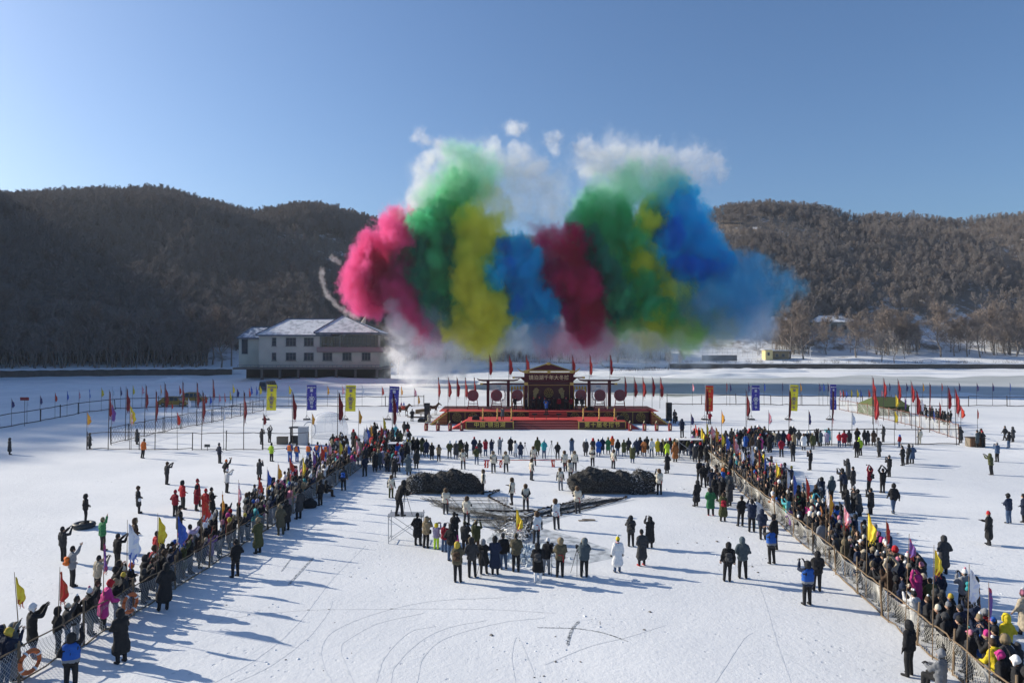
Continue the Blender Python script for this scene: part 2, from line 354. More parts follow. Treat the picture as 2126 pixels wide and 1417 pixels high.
# ------------------------------------------------------------------ bare trees
BARK = mat('bark', (.12, .10, .085), .95, nscale=4, color2=(.24, .21, .185), bump=.5, bscale=12)
TWIG = mat('twigs', (.17, .148, .135), .95, nscale=.6, color2=(.34, .30, .275))
TWIG2 = mat('red_twigs', (.165, .132, .11), .95, nscale=.6, color2=(.29, .235, .20))
def tree_mesh(seed, h, ntw, low=False, spread=1.0, first=.25, tw=.04):
    rnd = random.Random(seed); tr = MB(); cr = MB()
    bend = [(0, 0, 0)]; x = y = 0
    for i in range(1, 6):
        x += rnd.gauss(0, .02 * h); y += rnd.gauss(0, .02 * h); bend.append((x, y, h * .8 * i / 5))
    r0 = h * .016
    tr.tube(bend, [r0 * (1 - .16 * i) for i in range(6)], 4 if low else 6)
    pts = []
    nb = 9 if low else 17
    for k in range(nb):
        t = first + (1 - first) * (k + rnd.random()) / nb
        i = min(4, int(t * 5)); f = t * 5 - i; p = Vector(bend[i]).lerp(Vector(bend[i + 1]), min(1, f))
        a = rnd.uniform(0, 6.28); ln = h * spread * (.34 * (1 - t) + .13) * rnd.uniform(.8, 1.25); up = .75 + t * .9
        d = Vector((math.cos(a), math.sin(a), up)).normalized(); q = p + d * ln * .5; d2 = (d + Vector((rnd.gauss(0, .25), rnd.gauss(0, .25), .35))).normalized(); e = q + d2 * ln * .6
        cr.tube([p, q, e], [r0 * .45, r0 * .28, r0 * .1], 3, caps=False)
        pts += [(p.lerp(q, .7), d, ln), (q, d2, ln), (e, d2, ln)]
        for j in range(3 if low else 6):
            s = rnd.uniform(.3, 1); b0 = (p.lerp(q, s * 2) if s < .5 else q.lerp(e, s * 2 - 1)); dd = (d + Vector((rnd.gauss(0, .8), rnd.gauss(0, .8), rnd.gauss(.3, .4)))).normalized()
            e2 = b0 + dd * ln * rnd.uniform(.3, .5)
            if not low: cr.tube([b0, e2], [r0 * .18, r0 * .06], 3, caps=False)
            pts += [(b0.lerp(e2, .5), dd, ln * .5), (e2, dd, ln * .5)]
    for k in range(ntw):
        p, d, ln = pts[rnd.randrange(len(pts))]
        p = p + Vector((rnd.gauss(0, .07), rnd.gauss(0, .07), rnd.gauss(0, .06))) * ln * 1.3
        dd = (d + Vector((rnd.gauss(0, .7), rnd.gauss(0, .7), rnd.gauss(.25, .5)))).normalized(); l2 = rnd.uniform(.5, 1.3) * h / 12
        sd_ = dd.cross(Vector((rnd.gauss(0, 1), rnd.gauss(0, 1), rnd.gauss(0, 1)))).normalized() * tw * rnd.uniform(.6, 1.4)
        cr.add([p - sd_ * .5, p + sd_ * .5, p + dd * l2], [(0, 1, 2)])
    return tr, cr
# forest on the slopes: nobody could count it -> one object of instances
src = bpy.data.collections.new('forest_sources')
for k in range(6):
    a, c = tree_mesh(100 + k, (10, 13, 12, 14, 11, 12)[k], 820, True, (1.05, .8, .95, .75, 1.1, .9)[k], (.3, .45, .4, .5, .25, .4)[k], tw=.07)
    m = MB(); m.add(a.v, a.f, 0); m.add(c.v, c.f, 1)
    so = bpy.data.objects.new('bare_tree_source', m.mesh('bare_tree_source', [BARK, TWIG2 if k == 5 else TWIG])); src.objects.link(so)
def forest():
    P = []; S = []; rnd = np.random.RandomState(3)
    def scatter(n, t0, t1, kind):
        th = rnd.uniform(t0, t1, n)
        rw = np.interp(th, TH, RW); rr = np.interp(th, TH, RR); tw = np.interp(th, TH, TW)
        u = np.sqrt(rnd.uniform(0, 1, n) * ((rr + 35) ** 2 - (rw + 3) ** 2) + (rw + 3) ** 2)
        X = u * np.sin(np.radians(th)); Y = u * np.cos(np.radians(th)); s = u - rw
        keep = np.ones(n, bool)
        terr = s < tw * np.where(th < -15, .15, .85); keep &= ~(terr & (rnd.uniform(0, 1, n) < np.where(th < -15, .3, np.where(th > 13, .985, .93))) & ~((th < 13) & (s > 12) & (rnd.uniform(0, 1, n) < .6)))
        keep &= ~((th > 10) & (th < 22) & (u > rr * .93 - 14) & (u < rr * .93 - 6) & (rnd.uniform(0, 1, n) < .8))
        keep &= ~((th > -24) & (th < -14) & (Y < 275))
        keep &= ~((th > 23.5) & (th < 28) & (Y < 384) & (rnd.uniform(0, 1, n) < .9)); keep &= ~((th > 31) & (th < 34.5) & (Y < 392) & (rnd.uniform(0, 1, n) < .85))
        clear = vnoise(X, Y, 34, 11) * .6 + vnoise(X, Y, 14, 12) * .4; keep &= ~((clear > .64) & (s > 50) & (rnd.uniform(0, 1, n) < .75))
        for (bx, by, br) in ((94, 365, 22), (122, 370, 16), (225, 372, 16)): keep &= ~(np.hypot(X - bx, Y - by) < br)
        X = X[keep]; Y = Y[keep]; s = s[keep]; th = th[keep]; u = u[keep]
        Z = terrain(X, Y) - .3
        t = np.clip(s / 140, 0, 1); sz = (1.35 - .56 * t) * rnd.uniform(.65, 1.12, len(X))
        P.append(np.stack([X, Y, Z], 1)); S.append(sz)
    scatter(19500, -40, -8, 0); scatter(17500, -8, 40, 1); scatter(4200, -100, -40, 2); scatter(800, 40, 60, 2)
    P_ = np.concatenate(P); S_ = np.concatenate(S)
    me = bpy.data.meshes.new('forest'); me.from_pydata(P_.tolist(), [], [])
    a = me.attributes.new('sz', 'FLOAT', 'POINT'); a.data.foreach_set('value', S_.astype(np.float32))
    ob = obj('forest', me, kind='stuff'); me.materials.append(TWIG)
    ng = bpy.data.node_groups.new('forest', 'GeometryNodeTree')
    ng.interface.new_socket('G', in_out='INPUT', socket_type='NodeSocketGeometry'); ng.interface.new_socket('G', in_out='OUTPUT', socket_type='NodeSocketGeometry')
    Nn = ng.nodes.new; Ln = ng.links.new
    gi = Nn('NodeGroupInput'); go = Nn('NodeGroupOutput'); ci = Nn('GeometryNodeCollectionInfo'); ci.inputs['Collection'].default_value = src
    ci.inputs['Separate Children'].default_value = True; ci.inputs['Reset Children'].default_value = True
    ip = Nn('GeometryNodeInstanceOnPoints'); ip.inputs['Pick Instance'].default_value = True
    ri = Nn('FunctionNodeRandomValue'); ri.data_type = 'FLOAT_VECTOR'; ri.inputs[0].default_value = (-.08, -.08, 0); ri.inputs[1].default_value = (.08, .08, 6.28)
    na = Nn('GeometryNodeInputNamedAttribute'); na.data_type = 'FLOAT'; na.inputs['Name'].default_value = 'sz'
    Ln(gi.outputs[0], ip.inputs['Points']); Ln(ci.outputs[0], ip.inputs['Instance'])
    Ln(ri.outputs[0], ip.inputs['Rotation']); Ln(na.outputs[0], ip.inputs['Scale']); Ln(ip.outputs[0], go.inputs[0])
    ob.modifiers.new('g', 'NODES').node_group = ng
forest()
# single trees on the shores
TM = []
for k in range(5):
    a, c = tree_mesh(300 + k, 20, 5200, False, 1.15, .22, tw=.07); TM.append((a.mesh('trunk', BARK), c.mesh('crown', TWIG2)))
for k in range(4):
    a, c = tree_mesh(330 + k, 19, 2600, False, .85, .35, tw=.07); TM.append((a.mesh('trunk', BARK), c.mesh('crown', TWIG)))
def shore_tree(px, py_base, D, hpx, kind, label, group):
    p = atD(px, py_base, D); z = tz(p.x, p.y); h = hpx * D / F
    t = thing('bare_tree', (p.x, p.y, z - .2), label, 'tree', group, random.uniform(0, 6))
    s = h / (20 if kind < 5 else 19); t.scale = (s, s, s); a, c = TM[kind]
    obj('trunk', a, t); obj('crown', c, t)
RT = [(1640, 748, 338, 118, 0, 'wide bare tree rising behind the yellow hut'), (1668, 748, 335, 112, 1, 'bare tree just right of the yellow hut, beside the lamp post'),
      (1777, 748, 338, 92, 2, 'low spreading bare tree below the snowy house roof'), (1953, 748, 338, 112, 3, 'tall forked bare tree before the flat-roofed cream building'),
      (1981, 746, 342, 78, 4, 'small bare tree just right of the tall forked one'), (2008, 748, 340, 84, 0, 'slim bare tree, third of the six at the right shore'),
      (2035, 750, 336, 98, 1, 'bare tree with vase shaped crown, fourth of the six right shore trees'), (2063, 747, 344, 108, 2, 'broad bare tree, fifth of the six right shore trees'),
      (2110, 749, 338, 100, 3, 'bare tree at the right edge of the shore'), (1838, 742, 352, 96, 4, 'reddish brown bare tree right of the snowy roofed house'),
      (1880, 740, 356, 84, 1, 'bare tree midway between the snowy roofed house and the forked tree'), (1387, 757, 312, 40, 5, 'small bare tree under the smoke, left of a pair'),
      (1412, 757, 312, 46, 6, 'small bare tree under the smoke, right of a pair'), (1715, 741, 352, 80, 3, 'bare tree close in front of the snowy roofed house')]
for r in RT: shore_tree(*r, 'bare trees on the right shore')
rnd = random.Random(5)
xs = sorted([12, 38, 70, 95, 130, 152, 178, 205, 232, 262, 280, 306, 330, 352, 378, 400, 418, 440, 462, 482, 808, 830])
for i, px in enumerate(xs):
    D = 244 + rnd.uniform(-2, 16) + max(0, (px - 300) * .02)
    if px > 700: D = 262
    place = f'{ordn(i)} from the left' if px < 700 else ('just right of the stilted house' if px < 815 else 'behind the white ground smoke')
    shore_tree(px + rnd.uniform(-4, 4), 765, D, rnd.uniform(100, 135) if px < 700 else 90, 5 + rnd.randrange(4) if i % 3 else rnd.randrange(5), f'tall bare tree standing behind the left shore wall, {place}', 'bare trees behind the left shore wall')

# shore walls
STONE = mat('dark_stone', (.055, .05, .045), .95, nscale=.8, color2=(.13, .115, .10), bump=.8, bscale=2)
def shore_wall(t0, t1, n, s, z0, z1, th, m, name, label, cat='wall'):
    for_v = []; mb = MB(); cap = MB()
    for k in range(n + 1):
        t = t0 + (t1 - t0) * k / n
        for (ss, zz) in ((s - th, z0), (s - th * .8, z1), (s + .3, z1), (s + .3, z0)): x, y = polar(t, ss); mb.v.append((x, y, zz + .12 * math.sin(k * 1.7)))
        for (ss, zz) in ((s - th * .8 - .15, z1 + .15), (s - th * .8 - .15, z1 + .4), (s + .5, z1 + .4), (s + .5, z1 + .15)): x, y = polar(t, ss); cap.v.append((x, y, zz + .12 * math.sin(k * 1.7)))
    for k in range(n):
        for q in range(4):
            f = (k * 4 + q, k * 4 + (q + 1) % 4, k * 4 + 4 + (q + 1) % 4, k * 4 + 4 + q); mb.f.append(f); mb.m.append(0); cap.f.append(f); cap.m.append(0)
    w = thing(name, (0, 0, 0), label, cat); mb.build('wall', m, w); cap.build('snow_cap', mat('cap_snow', (.72, .74, .78)), w)
shore_wall(-44, -22.3, 70, -.2, -.2, 2.7, .5, STONE, 'retaining_wall', 'long dark stone retaining wall along the shaded left shore')
shore_wall(13, 47, 90, -.2, .4, 2.6, .8, STONE, 'retaining_wall', 'long low dark embankment wall along the sunlit right shore')
# brush growing on the right bank
mb = MB(); rnd = random.Random(9)
for k in range(9000):
    t = rnd.uniform(11, 40); s = rnd.choice([rnd.uniform(-3, 0), rnd.uniform(0, 12)]); x, y = polar(t, s)
    if math.sin(t * 7) + math.sin(t * 2.3) + rnd.gauss(0, .8) < .2: continue
    z = tz(x, y); h = rnd.uniform(.4, 1.5); d = Vector((rnd.gauss(0, .4), rnd.gauss(0, .4), 1)) * h
    mb.add([(x - .04, y, z - .1), (x + .04, y, z - .1), (x + d.x, y + d.y, z + d.z)], [(0, 1, 2)])
mb.build('brush', TWIG2, kind='stuff')
mb = MB()
for (px, py, w, h_, n) in ((1330, 768, 45, 5, 700), (1290, 762, 20, 3, 250), (1180, 752, 60, 3, 300), (1500, 757, 90, 3, 500), (960, 748, 60, 4, 300), (1240, 745, 120, 4, 600), (1070, 740, 100, 3, 400), (1440, 742, 70, 3, 300)):
    for k in range(n):
        x_ = rnd.gauss(px, w * .5); y_ = rnd.gauss(py, h_ * .5)
        if y_ < 735: continue
        g = onz(x_, max(y_, 753)) if y_ > 753 else atD(x_, y_, 318); zz = 0 if y_ > 753 else tz(g.x, g.y); hh = rnd.uniform(.3, 1.3)
        mb.add([(g.x - .07, g.y, zz - .1), (g.x + .07, g.y, zz - .1), (g.x + rnd.gauss(0, .4), g.y + rnd.gauss(0, .3), zz + hh)], [(0, 1, 2)])
mb.build('dead_reeds', BARK, kind='stuff')
# dry mud line of the right beach
strip('mud_line', [polar(t, -13 + .8 * math.sin(t * 3)) for t in np.linspace(14, 44, 80)], 1.1, .03, mat('mud', (.16, .12, .08), nscale=.3, color2=(.45, .42, .38), cut=(.4, .6)))
# snow banks and dug heaps between stage and shore
def heap(name, px, py, w, d, h, m, seed, label=None, kind='structure', n=26):
    c = onz(px, py); rnd = random.Random(seed); mb = MB(); vs = []; N_ = n
    for j in range(N_ + 1):
        for i in range(N_ + 1):
            u, v = i / N_ * 2 - 1, j / N_ * 2 - 1; f = max(0, 1 - (u * u + v * v)) ** .8
            z = h * f * (.6 + .8 * float(vnoise(np.array(u * 3.), np.array(v * 3.), .8, seed))) - .05
            vs.append((c.x + u * w / 2, c.y + v * d / 2, z))
    mb.add(vs, [(j * (N_ + 1) + i, j * (N_ + 1) + i + 1, (j + 1) * (N_ + 1) + i + 1, (j + 1) * (N_ + 1) + i) for j in range(N_) for i in range(N_)])
    return mb.build(name, m, smooth=True, kind=kind)
HS = mat('heaped_snow', (.70, .72, .75), .85, nscale=.4, bump=.7, bscale=1.5)
for k, (px, py, w, d, h) in enumerate([(1500, 783, 44, 14, 1.6), (1330, 778, 50, 18, 1.6), (1200, 786, 30, 14, 1.1), (1575, 772, 44, 10, 1.6), (700, 792, 60, 16, 1.3), (600, 790, 40, 16, 1.2), (370, 793, 14, 8, 1.6), (1060, 780, 50, 16, 1.2), (1850, 776, 60, 9, .8), (150, 806, 60, 12, .8)]):
    heap('snow_bank', px, py, w, d, h, HS, k + 20)

# ================================================================== HOUSES
PLAS = mat('plaster', (.66, .62, .51), .9, nscale=.35, color2=(.46, .43, .36), bump=.3, bscale=6)
GLASS = mat('window_glass', (.03, .04, .05), .12, spec=.6, nscale=.3)
FRAME = mat('window_frame', (.20, .21, .21), .6)
ROOFS = mat('snowy_roof', (.45, .47, .50), .8, nscale=.7, color2=(.74, .76, .79), cut=(.35, .55), bump=.5, bscale=2)
SLATE = mat('blue_slate', (.10, .13, .17), .6)
CONC = mat('concrete', (.13, .12, .11), .9, bump=.4, bscale=3)
k_ = 212 / F
def HX(px): return (px - CX) * k_
def HZ(py): return CAMZ - (py - HY) * k_
H = thing('lakeside_house', (HX(660), 212, 0), 'cream two-storey house on stilts with snowy hipped roofs at the left shore', 'house')
def hb(mb, name, m, par=H, **k): 
    o = mb.build(name, m, par, **k); o.matrix_parent_inverse = Matrix.Translation((-HX(660), -212, 0)); return o
Y0 = 212.0
# walls with real openings: built from piers and bands
def wall_with_windows(x0, x1, z0, z1, y, th, wins, name='wall'):
    """wins: list of (xa, xb, za, zb)"""
    mb = MB(); xs = sorted(set([x0, x1] + [w[0] for w in wins] + [w[1] for w in wins])); zs = sorted(set([z0, z1] + [w[2] for w in wins] + [w[3] for w in wins]))
    for i in range(len(xs) - 1):
        for j in range(len(zs) - 1):
            cx, cz = (xs[i] + xs[i + 1]) / 2, (zs[j] + zs[j + 1]) / 2
            if any(w[0] < cx < w[1] and w[2] < cz < w[3] for w in wins): continue
            mb.span(xs[i], xs[i + 1], y, y + th, zs[j], zs[j + 1])
    return hb(mb, name, PLAS)
upw = [(564.5, 574), (593.5, 615), (631, 651.5)]; loww = upw + [(670, 690), (711, 730), (751, 769.5)]
wins = [(HX(a), HX(b_), HZ(718), HZ(700.5)) for a, b_ in upw] + [(HX(a), HX(b_), HZ(748), HZ(731.5)) for a, b_ in loww]
wall_with_windows(HX(537.6), HX(664), HZ(762), HZ(696), Y0, .4, [w for w in wins if w[1] < HX(664)])
wall_with_windows(HX(664), HX(788), HZ(762), HZ(731), Y0 + .01, .4, [w for w in wins if w[0] > HX(664)])
for (xa, xb, za, zb) in wins:
    f = MB(); w = .14
    f.span(xa, xb, Y0 - .05, Y0 + .2, zb - w, zb); f.span(xa, xb, Y0 - .05, Y0 + .2, za, za + w)
    f.span(xa, xa + w, Y0 - .05, Y0 + .2, za + w, zb - w); f.span(xb - w, xb, Y0 - .05, Y0 + .2, za + w, zb - w)
    nm = 3 if xb - xa > 2 else 1
    for q in range(1, nm): f.span(xa + (xb - xa) * q / nm - .05, xa + (xb - xa) * q / nm + .05, Y0 - .04, Y0 + .19, za + w, zb - w)
    f.span(xa + w, xb - w, Y0 - .03, Y0 + .18, zb - .95, zb - .87)
    fo = hb(f, 'window', FRAME); g = MB(); g.span(xa + w, xb - w, Y0 + .1, Y0 + .14, za + w, zb - w); go_ = g.build('pane', GLASS, fo)
    s_ = MB(); s_.span(xa - .15, xb + .15, Y0 - .2, Y0 - .002, za - .16, za - .02); s_.build('sill', CONC, fo)
# other walls, floor bands
mb = MB(); mb.span(HX(537.6), HX(537.6) + .4, Y0 + .4, Y0 + 18, HZ(762), HZ(696)); mb.span(HX(787.6) - .4, HX(787.6), Y0 + .41, Y0 + 18, HZ(762), HZ(731)); mb.span(HX(537.6) + .4, HX(787), Y0 + 17.6, Y0 + 18, HZ(762), HZ(696)); hb(mb, 'wall', PLAS)
mb = MB(); mb.span(HX(664), HX(790), Y0 - .9, Y0 + 14, HZ(731) + .01, HZ(727)); mb.span(HX(660), HX(797), Y0 - 1.3, Y0 - 1.1, HZ(729.5), HZ(720)); mb.span(HX(796), HX(797), Y0 - 1.1, Y0 + 14, HZ(729.5), HZ(720)); mb.span(HX(660), HX(797), Y0 - 1.1, Y0 + 12, HZ(731) + .02, HZ(729.5)); hb(mb, 'balcony_band', mat('pink_plaster', (.30, .22, .21)))
mb = MB(); mb.span(HX(700), HX(788), Y0 + 9, Y0 + 9.3, HZ(727), HZ(696)); mb.span(HX(664), HX(664) + .5, Y0 + .4, Y0 + 14, HZ(727), HZ(696)); hb(mb, 'inner_wall', PLAS)
# glazed upper room
z0, z1 = HZ(721), HZ(696)
gm = MB(); gx_ = np.linspace(HX(665), HX(777), 15)
for x in gx_: gm.span(x - .07, x + .07, Y0, Y0 + .15, z0, z1)
gm.span(HX(665), HX(777), Y0 + .01, Y0 + .13, z0 + 1.0, z0 + 1.12); gm.span(HX(665), HX(777), Y0 + .01, Y0 + .13, z1 - .5, z1 - .38)
fr = hb(gm, 'glazing_frame', FRAME)
CG = bpy.data.materials.new('clear_glass'); CG.use_nodes = True; nt = CG.node_tree; nt.nodes.clear()
o_ = nt.nodes.new('ShaderNodeOutputMaterial'); mxs = nt.nodes.new('ShaderNodeMixShader'); tr_ = nt.nodes.new('ShaderNodeBsdfTransparent'); gl_ = nt.nodes.new('ShaderNodeBsdfGlossy'); fz = nt.nodes.new('ShaderNodeFresnel'); fz.inputs[0].default_value = 1.5
gl_.inputs['Roughness'].default_value = .08; tr_.inputs[0].default_value = (.93, .95, .97, 1); nt.links.new(fz.outputs[0], mxs.inputs[0]); nt.links.new(tr_.outputs[0], mxs.inputs[1]); nt.links.new(gl_.outputs[0], mxs.inputs[2]); nt.links.new(mxs.outputs[0], o_.inputs[0])
for i in range(14):
    g = MB(); g.span(gx_[i] + .08, gx_[i + 1] - .08, Y0 + .05, Y0 + .07, z0, z1); g.build('pane', CG, fr)
for px in (705, 786): 
    mb = MB(); mb.span(HX(px) - .3, HX(px) + .3, Y0 + .5, Y0 + 1.1, z0, z1); hb(mb, 'column', PLAS)
# left wing
HW = lambda p: HX(p) * 217 / 212
mb = MB(); mb.span(HW(496), HX(537), Y0 + 5, Y0 + 16, HZ(765) , HZ(701)); hb(mb, 'wing', PLAS)
f = MB(); f.span(HW(502), HW(515), Y0 + 4.85, Y0 + 5.05, HZ(735), HZ(703)); fo = hb(f, 'window', FRAME); g = MB(); g.span(HW(503), HW(514), Y0 + 4.8, Y0 + 4.84, HZ(734), HZ(704)); g.build('pane', GLASS, fo)
# roofs (hipped)
def hip(x0, x1, y0, y1, z, rx0, rx1, rz, m=ROOFS, name='roof'):
    ym = (y0 + y1) / 2; mb = MB()
    mb.add([(x0, y0, z), (x1, y0, z), (x1, y1, z), (x0, y1, z), (rx0, ym, rz), (rx1, ym, rz), (x0, y0, z - .45), (x1, y0, z - .45), (x1, y1, z - .45), (x0, y1, z - .45)],
           [(0, 1, 5, 4), (1, 2, 5), (2, 3, 4, 5), (3, 0, 4), (9, 8, 7, 6)]); mb.add([(x0, y0, z), (x1, y0, z), (x1, y1, z), (x0, y1, z), (x0, y0, z - .45), (x1, y0, z - .45), (x1, y1, z - .45), (x0, y1, z - .45)], [(0, 4, 5, 1), (1, 5, 6, 2), (2, 6, 7, 3), (3, 7, 4, 0)], 1)
    o = hb(mb, name, [m, SLATE])
    rg = MB(); 
    for a, b_ in (((rx0, ym, rz), (rx1, ym, rz)), ((x0, y0, z), (rx0, ym, rz)), ((x1, y0, z), (rx1, ym, rz))): rg.tube([Vector(a) + Vector((0, 0, .1)), Vector(b_) + Vector((0, 0, .1))], .18, 5)
    rg.build('ridge', SLATE, o)
hip(HX(533), HX(690), Y0 - 1, Y0 + 17, HZ(694.5), HX(580), HX(682), HZ(668) + 1.2)
hip(HX(655), HX(790), Y0 - 2, Y0 + 15, HZ(692) + .3, HX(699), HX(703), HZ(663) + 1.4)
hip(HW(494), HX(545), Y0 + 4, Y0 + 17, HZ(700), HW(510), HX(537), HZ(681) + .6, mat('blue_roof', (.16, .20, .28), .7, nscale=.8, color2=(.6, .63, .67), cut=(.45, .6)))
mb = MB(); mb.span(HX(490), HX(796), Y0 - 2.5, Y0 + 18.5, HZ(766), HZ(762) - .02); hb(mb, 'deck', CONC)
mb = MB(); mb.span(HX(496), HX(790), Y0 + 6, Y0 + 18, -.3, HZ(766) - .02); hb(mb, 'basement_wall', mat('dark_wall', (.05, .045, .04), .95))
for px in (548, 585, 623, 660, 701, 740.5, 785):
    mb = MB(); mb.span(HX(px) - .35, HX(px) + .35, Y0 - 1.9, Y0 - 1.2, -.2, HZ(766) - .01); hb(mb, 'stilt', CONC)
mb = MB(); mb.span(HX(500), HX(792), Y0 - 2.4, Y0 - 2.3, HZ(757.5), HZ(756.5)); 
for x in np.linspace(HX(500), HX(792), 34): mb.span(x - .05, x + .05, Y0 - 2.4, Y0 - 2.3, HZ(762), HZ(757.5))
hb(mb, 'railing', FRAME)
mb = MB(); a = atD(749, 684, 226); c = atD(761, 652, 226); mb.tube([a, c], [1.3, .06], 8); mb.build('spire', mat('pale_cone', (.45, .42, .37)), label='pale leaning cone-shaped spire standing behind the stilted house', cat='spire')

def simple_house(name, label, D, x0, x1, ye, yb, yr, depth, ridge, wincols, wallm, flat=False, hipped=True):
    kk = D / F; X = lambda p: (p - CX) * kk; Z = lambda p: CAMZ - (p - HY) * kk
    h = thing(name, (0, 0, 0), label, 'house'); mb = MB(); mb.span(X(x0), X(x1), D, D + depth, Z(yb), Z(ye)); mb.build('wall', wallm, h)
    mb = MB()
    if flat: mb.span(X(x0) - .8, X(x1) + .8, D - .8, D + depth + .5, Z(ye) + .01, Z(yr))
    else:
        y0, y1 = D - 1.2, D + depth + 1; xa, xb = X(x0) - 1.2, X(x1) + 1.2; z = Z(ye); ym = (y0 + y1) / 2; rz = Z(yr) + .6
        mb.add([(xa, y0, z), (xb, y0, z), (xb, y1, z), (xa, y1, z), (X(ridge[0]), ym, rz), (X(ridge[1]), ym, rz)], [(0, 1, 5, 4), (1, 2, 5), (2, 3, 4, 5), (3, 0, 4), (3, 2, 1, 0)])
    mb.build('roof', ROOFS, h)
    for (a, b_, c, d) in wincols:
        f = MB(); f.span(X(a), X(b_), D - .08, D - .01, Z(d), Z(c)); fo = f.build('window', FRAME, h); g = MB(); g.span(X(a) + .15, X(b_) - .15, D - .12, D - .085, Z(d) + .15, Z(c) - .15); g.build('pane', GLASS, fo)
    return h
simple_house('hillside_house', 'grey house with bright snowy roof among bare trees on right shore', 372, 1700, 1780, 668, 712, 656, 14, (1712, 1758), [(1725, 1738, 672, 686), (1748, 1758, 674, 684), (1764, 1774, 674, 684)], mat('grey_plaster', (.33, .33, .31)))
simple_house('hillside_house', 'low snowy-roofed house half hidden behind the blue smoke and trees', 376, 1604, 1648, 666, 712, 657, 12, (1612, 1640), [(1612, 1622, 672, 684), (1630, 1640, 672, 684)], mat('grey_plaster', (.33, .33, .31)))
simple_house('cream_building', 'flat-roofed cream building behind the forked tree on right shore', 380, 1932, 2006, 684, 712, 681.5, 10, None, [(1946, 1954, 688, 697), (1964, 1974, 688, 697), (1984, 1994, 688, 697)], mat('cream_plaster', (.48, .42, .30)), flat=True)
simple_house('yellow_hut', 'small pale yellow hut at the right shore beneath the blue smoke', 333, 1589, 1604, 726, 752, 724.5, 5, None, [(1593, 1598, 731, 738)], mat('yellow_plaster', (.62, .52, .26)), flat=True)
simple_house('brown_shed', 'low brown shed joined beside the yellow hut on the shore', 336, 1605, 1638, 728, 752, 726.5, 5, None, [(1610, 1616, 734, 741), (1623, 1629, 734, 741)], mat('brown_plaster', (.26, .20, .12)), flat=True)
simple_house('dark_shed', 'long dark low shed behind the left shore trees', 268, -40, 94, 713, 760, 711, 8, None, [(10, 22, 722, 730), (50, 62, 722, 730)], mat('dark_wall', (.05, .045, .04), .95), flat=True)
# lamp post and white rail fence on the far bank
lp = thing('lamp_post', atD(1682, 752, 334), 'white lamp post beside the bare trees on right shore', 'lamp post')
mb = MB(); mb.tube([(0, 0, 0), (0, 0, 7.5)], [.13, .07], 6); mb.build('post', mat('white_metal', (.7, .7, .7)), lp)
mb = MB(); mb.tube([(0, 0, 7.4), (1.4, 0, 7.9)], .06, 5); mb.box((1.7, 0, 7.9), (.8, .25, .12)); mb.build('lamp_head', MATS['white_metal'], lp)
wf = thing('rail_fence', (0, 0, 0), 'long white rail fence under the smoke on the far bank', 'fence')
for row, (yy, D) in enumerate(((723, 352), (731, 340))):
    mb = MB(); n = 24
    pts = [atD(1458 + 125 * i / n, yy + (i % 2) * .2, D) for i in range(n + 1)]
    mb.tube(pts, .12, 4); mb.tube([p - Vector((0, 0, .6)) for p in pts], .08, 4); mb.build('rail', MATS['white_metal'], wf)
    for p in pts[::2]: m2 = MB(); m2.tube([p + Vector((0, 0, .1)), p - Vector((0, 0, 2.4))], .1, 4); m2.build('post', MATS['white_metal'], wf)
for i, (px, py, D) in enumerate(((1500, 742, 330),)):
    mb = MB(); c = atD(px, py, D); mb.span(c.x - 10, c.x + 7, c.y, c.y + .5, c.z - 1.5, c.z + 1.2); mb.build('low_wall', CONC, label='low grey wall under the smoke beside the yellow hut', cat='wall')

# ================================================================== PEOPLE
def V3(*a): return Vector(a)
POSES = {}
def defpose(name, aR, aL, lean=0, stride=0, wide=.11, phrase='', head=(0, 0), sit=False):
    POSES[name] = dict(aR=aR, aL=aL, lean=lean, stride=stride, wide=wide, phrase=phrase, head=head, sit=sit)
mir = lambda a: tuple((-x, y, z) for x, y, z in a)
A_down = ((.27, -.03, 1.15), (.29, .05, .90)); A_pock = ((.30, -.09, 1.16), (.18, .15, 1.03)); A_cam = ((.25, .17, 1.22), (.085, .27, 1.53))
A_up = ((.24, .24, 1.38), (.11, .42, 1.62)); A_high = ((.26, .14, 1.52), (.22, .28, 1.80)); A_over = ((.33, .04, 1.66), (.09, .12, 1.93)); A_lean = ((.28, .16, 1.14), (.20, .42, 1.12))
A_behind = ((.28, -.14, 1.16), (.07, -.22, .98)); A_cross = ((.27, .10, 1.14), (-.06, .23, 1.18)); A_front = ((.24, .2, 1.18), (.10, .40, 1.22)); A_wave = ((.32, .05, 1.6), (.34, .10, 1.88))
defpose('stand', A_down, mir(A_down), phrase='standing with arms down')
defpose('pockets', A_pock, mir(A_pock), wide=.13, phrase='hands in pockets')
defpose('camera', A_cam, mir(A_cam), phrase='holding a camera to the face')
defpose('phone', A_up, mir(A_up), phrase='holding up a phone in both hands')
defpose('onehand', A_high, mir(A_pock), phrase='raising a phone in one hand')
defpose('overhead', A_over, mir(A_over), phrase='arms curved overhead with a phone')
defpose('lean', A_lean, mir(A_lean), lean=14, phrase='leaning on the rail')
defpose('walk', ((.27, -.12, 1.16), (.27, -.16, .93)), ((-.27, .08, 1.15), (-.26, .22, .95)), stride=.26, phrase='walking')
defpose('crossed', A_cross, mir(A_cross), phrase='arms folded')
defpose('tripod', ((.24, .30, 1.18), (.12, .48, 1.28)), ((-.24, .30, 1.18), (-.10, .50, 1.22)), lean=28, stride=.12, phrase='bending to a tripod')
defpose('behind', A_behind, mir(A_behind), wide=.13, phrase='hands behind the back')
defpose('pole', A_front, mir(A_down), stride=.1, phrase='gripping a pole')
defpose('wave', A_wave, mir(A_down), phrase='waving one arm')
defpose('sit', A_front, mir(A_front), sit=True, phrase='seated')
HEADC = {}
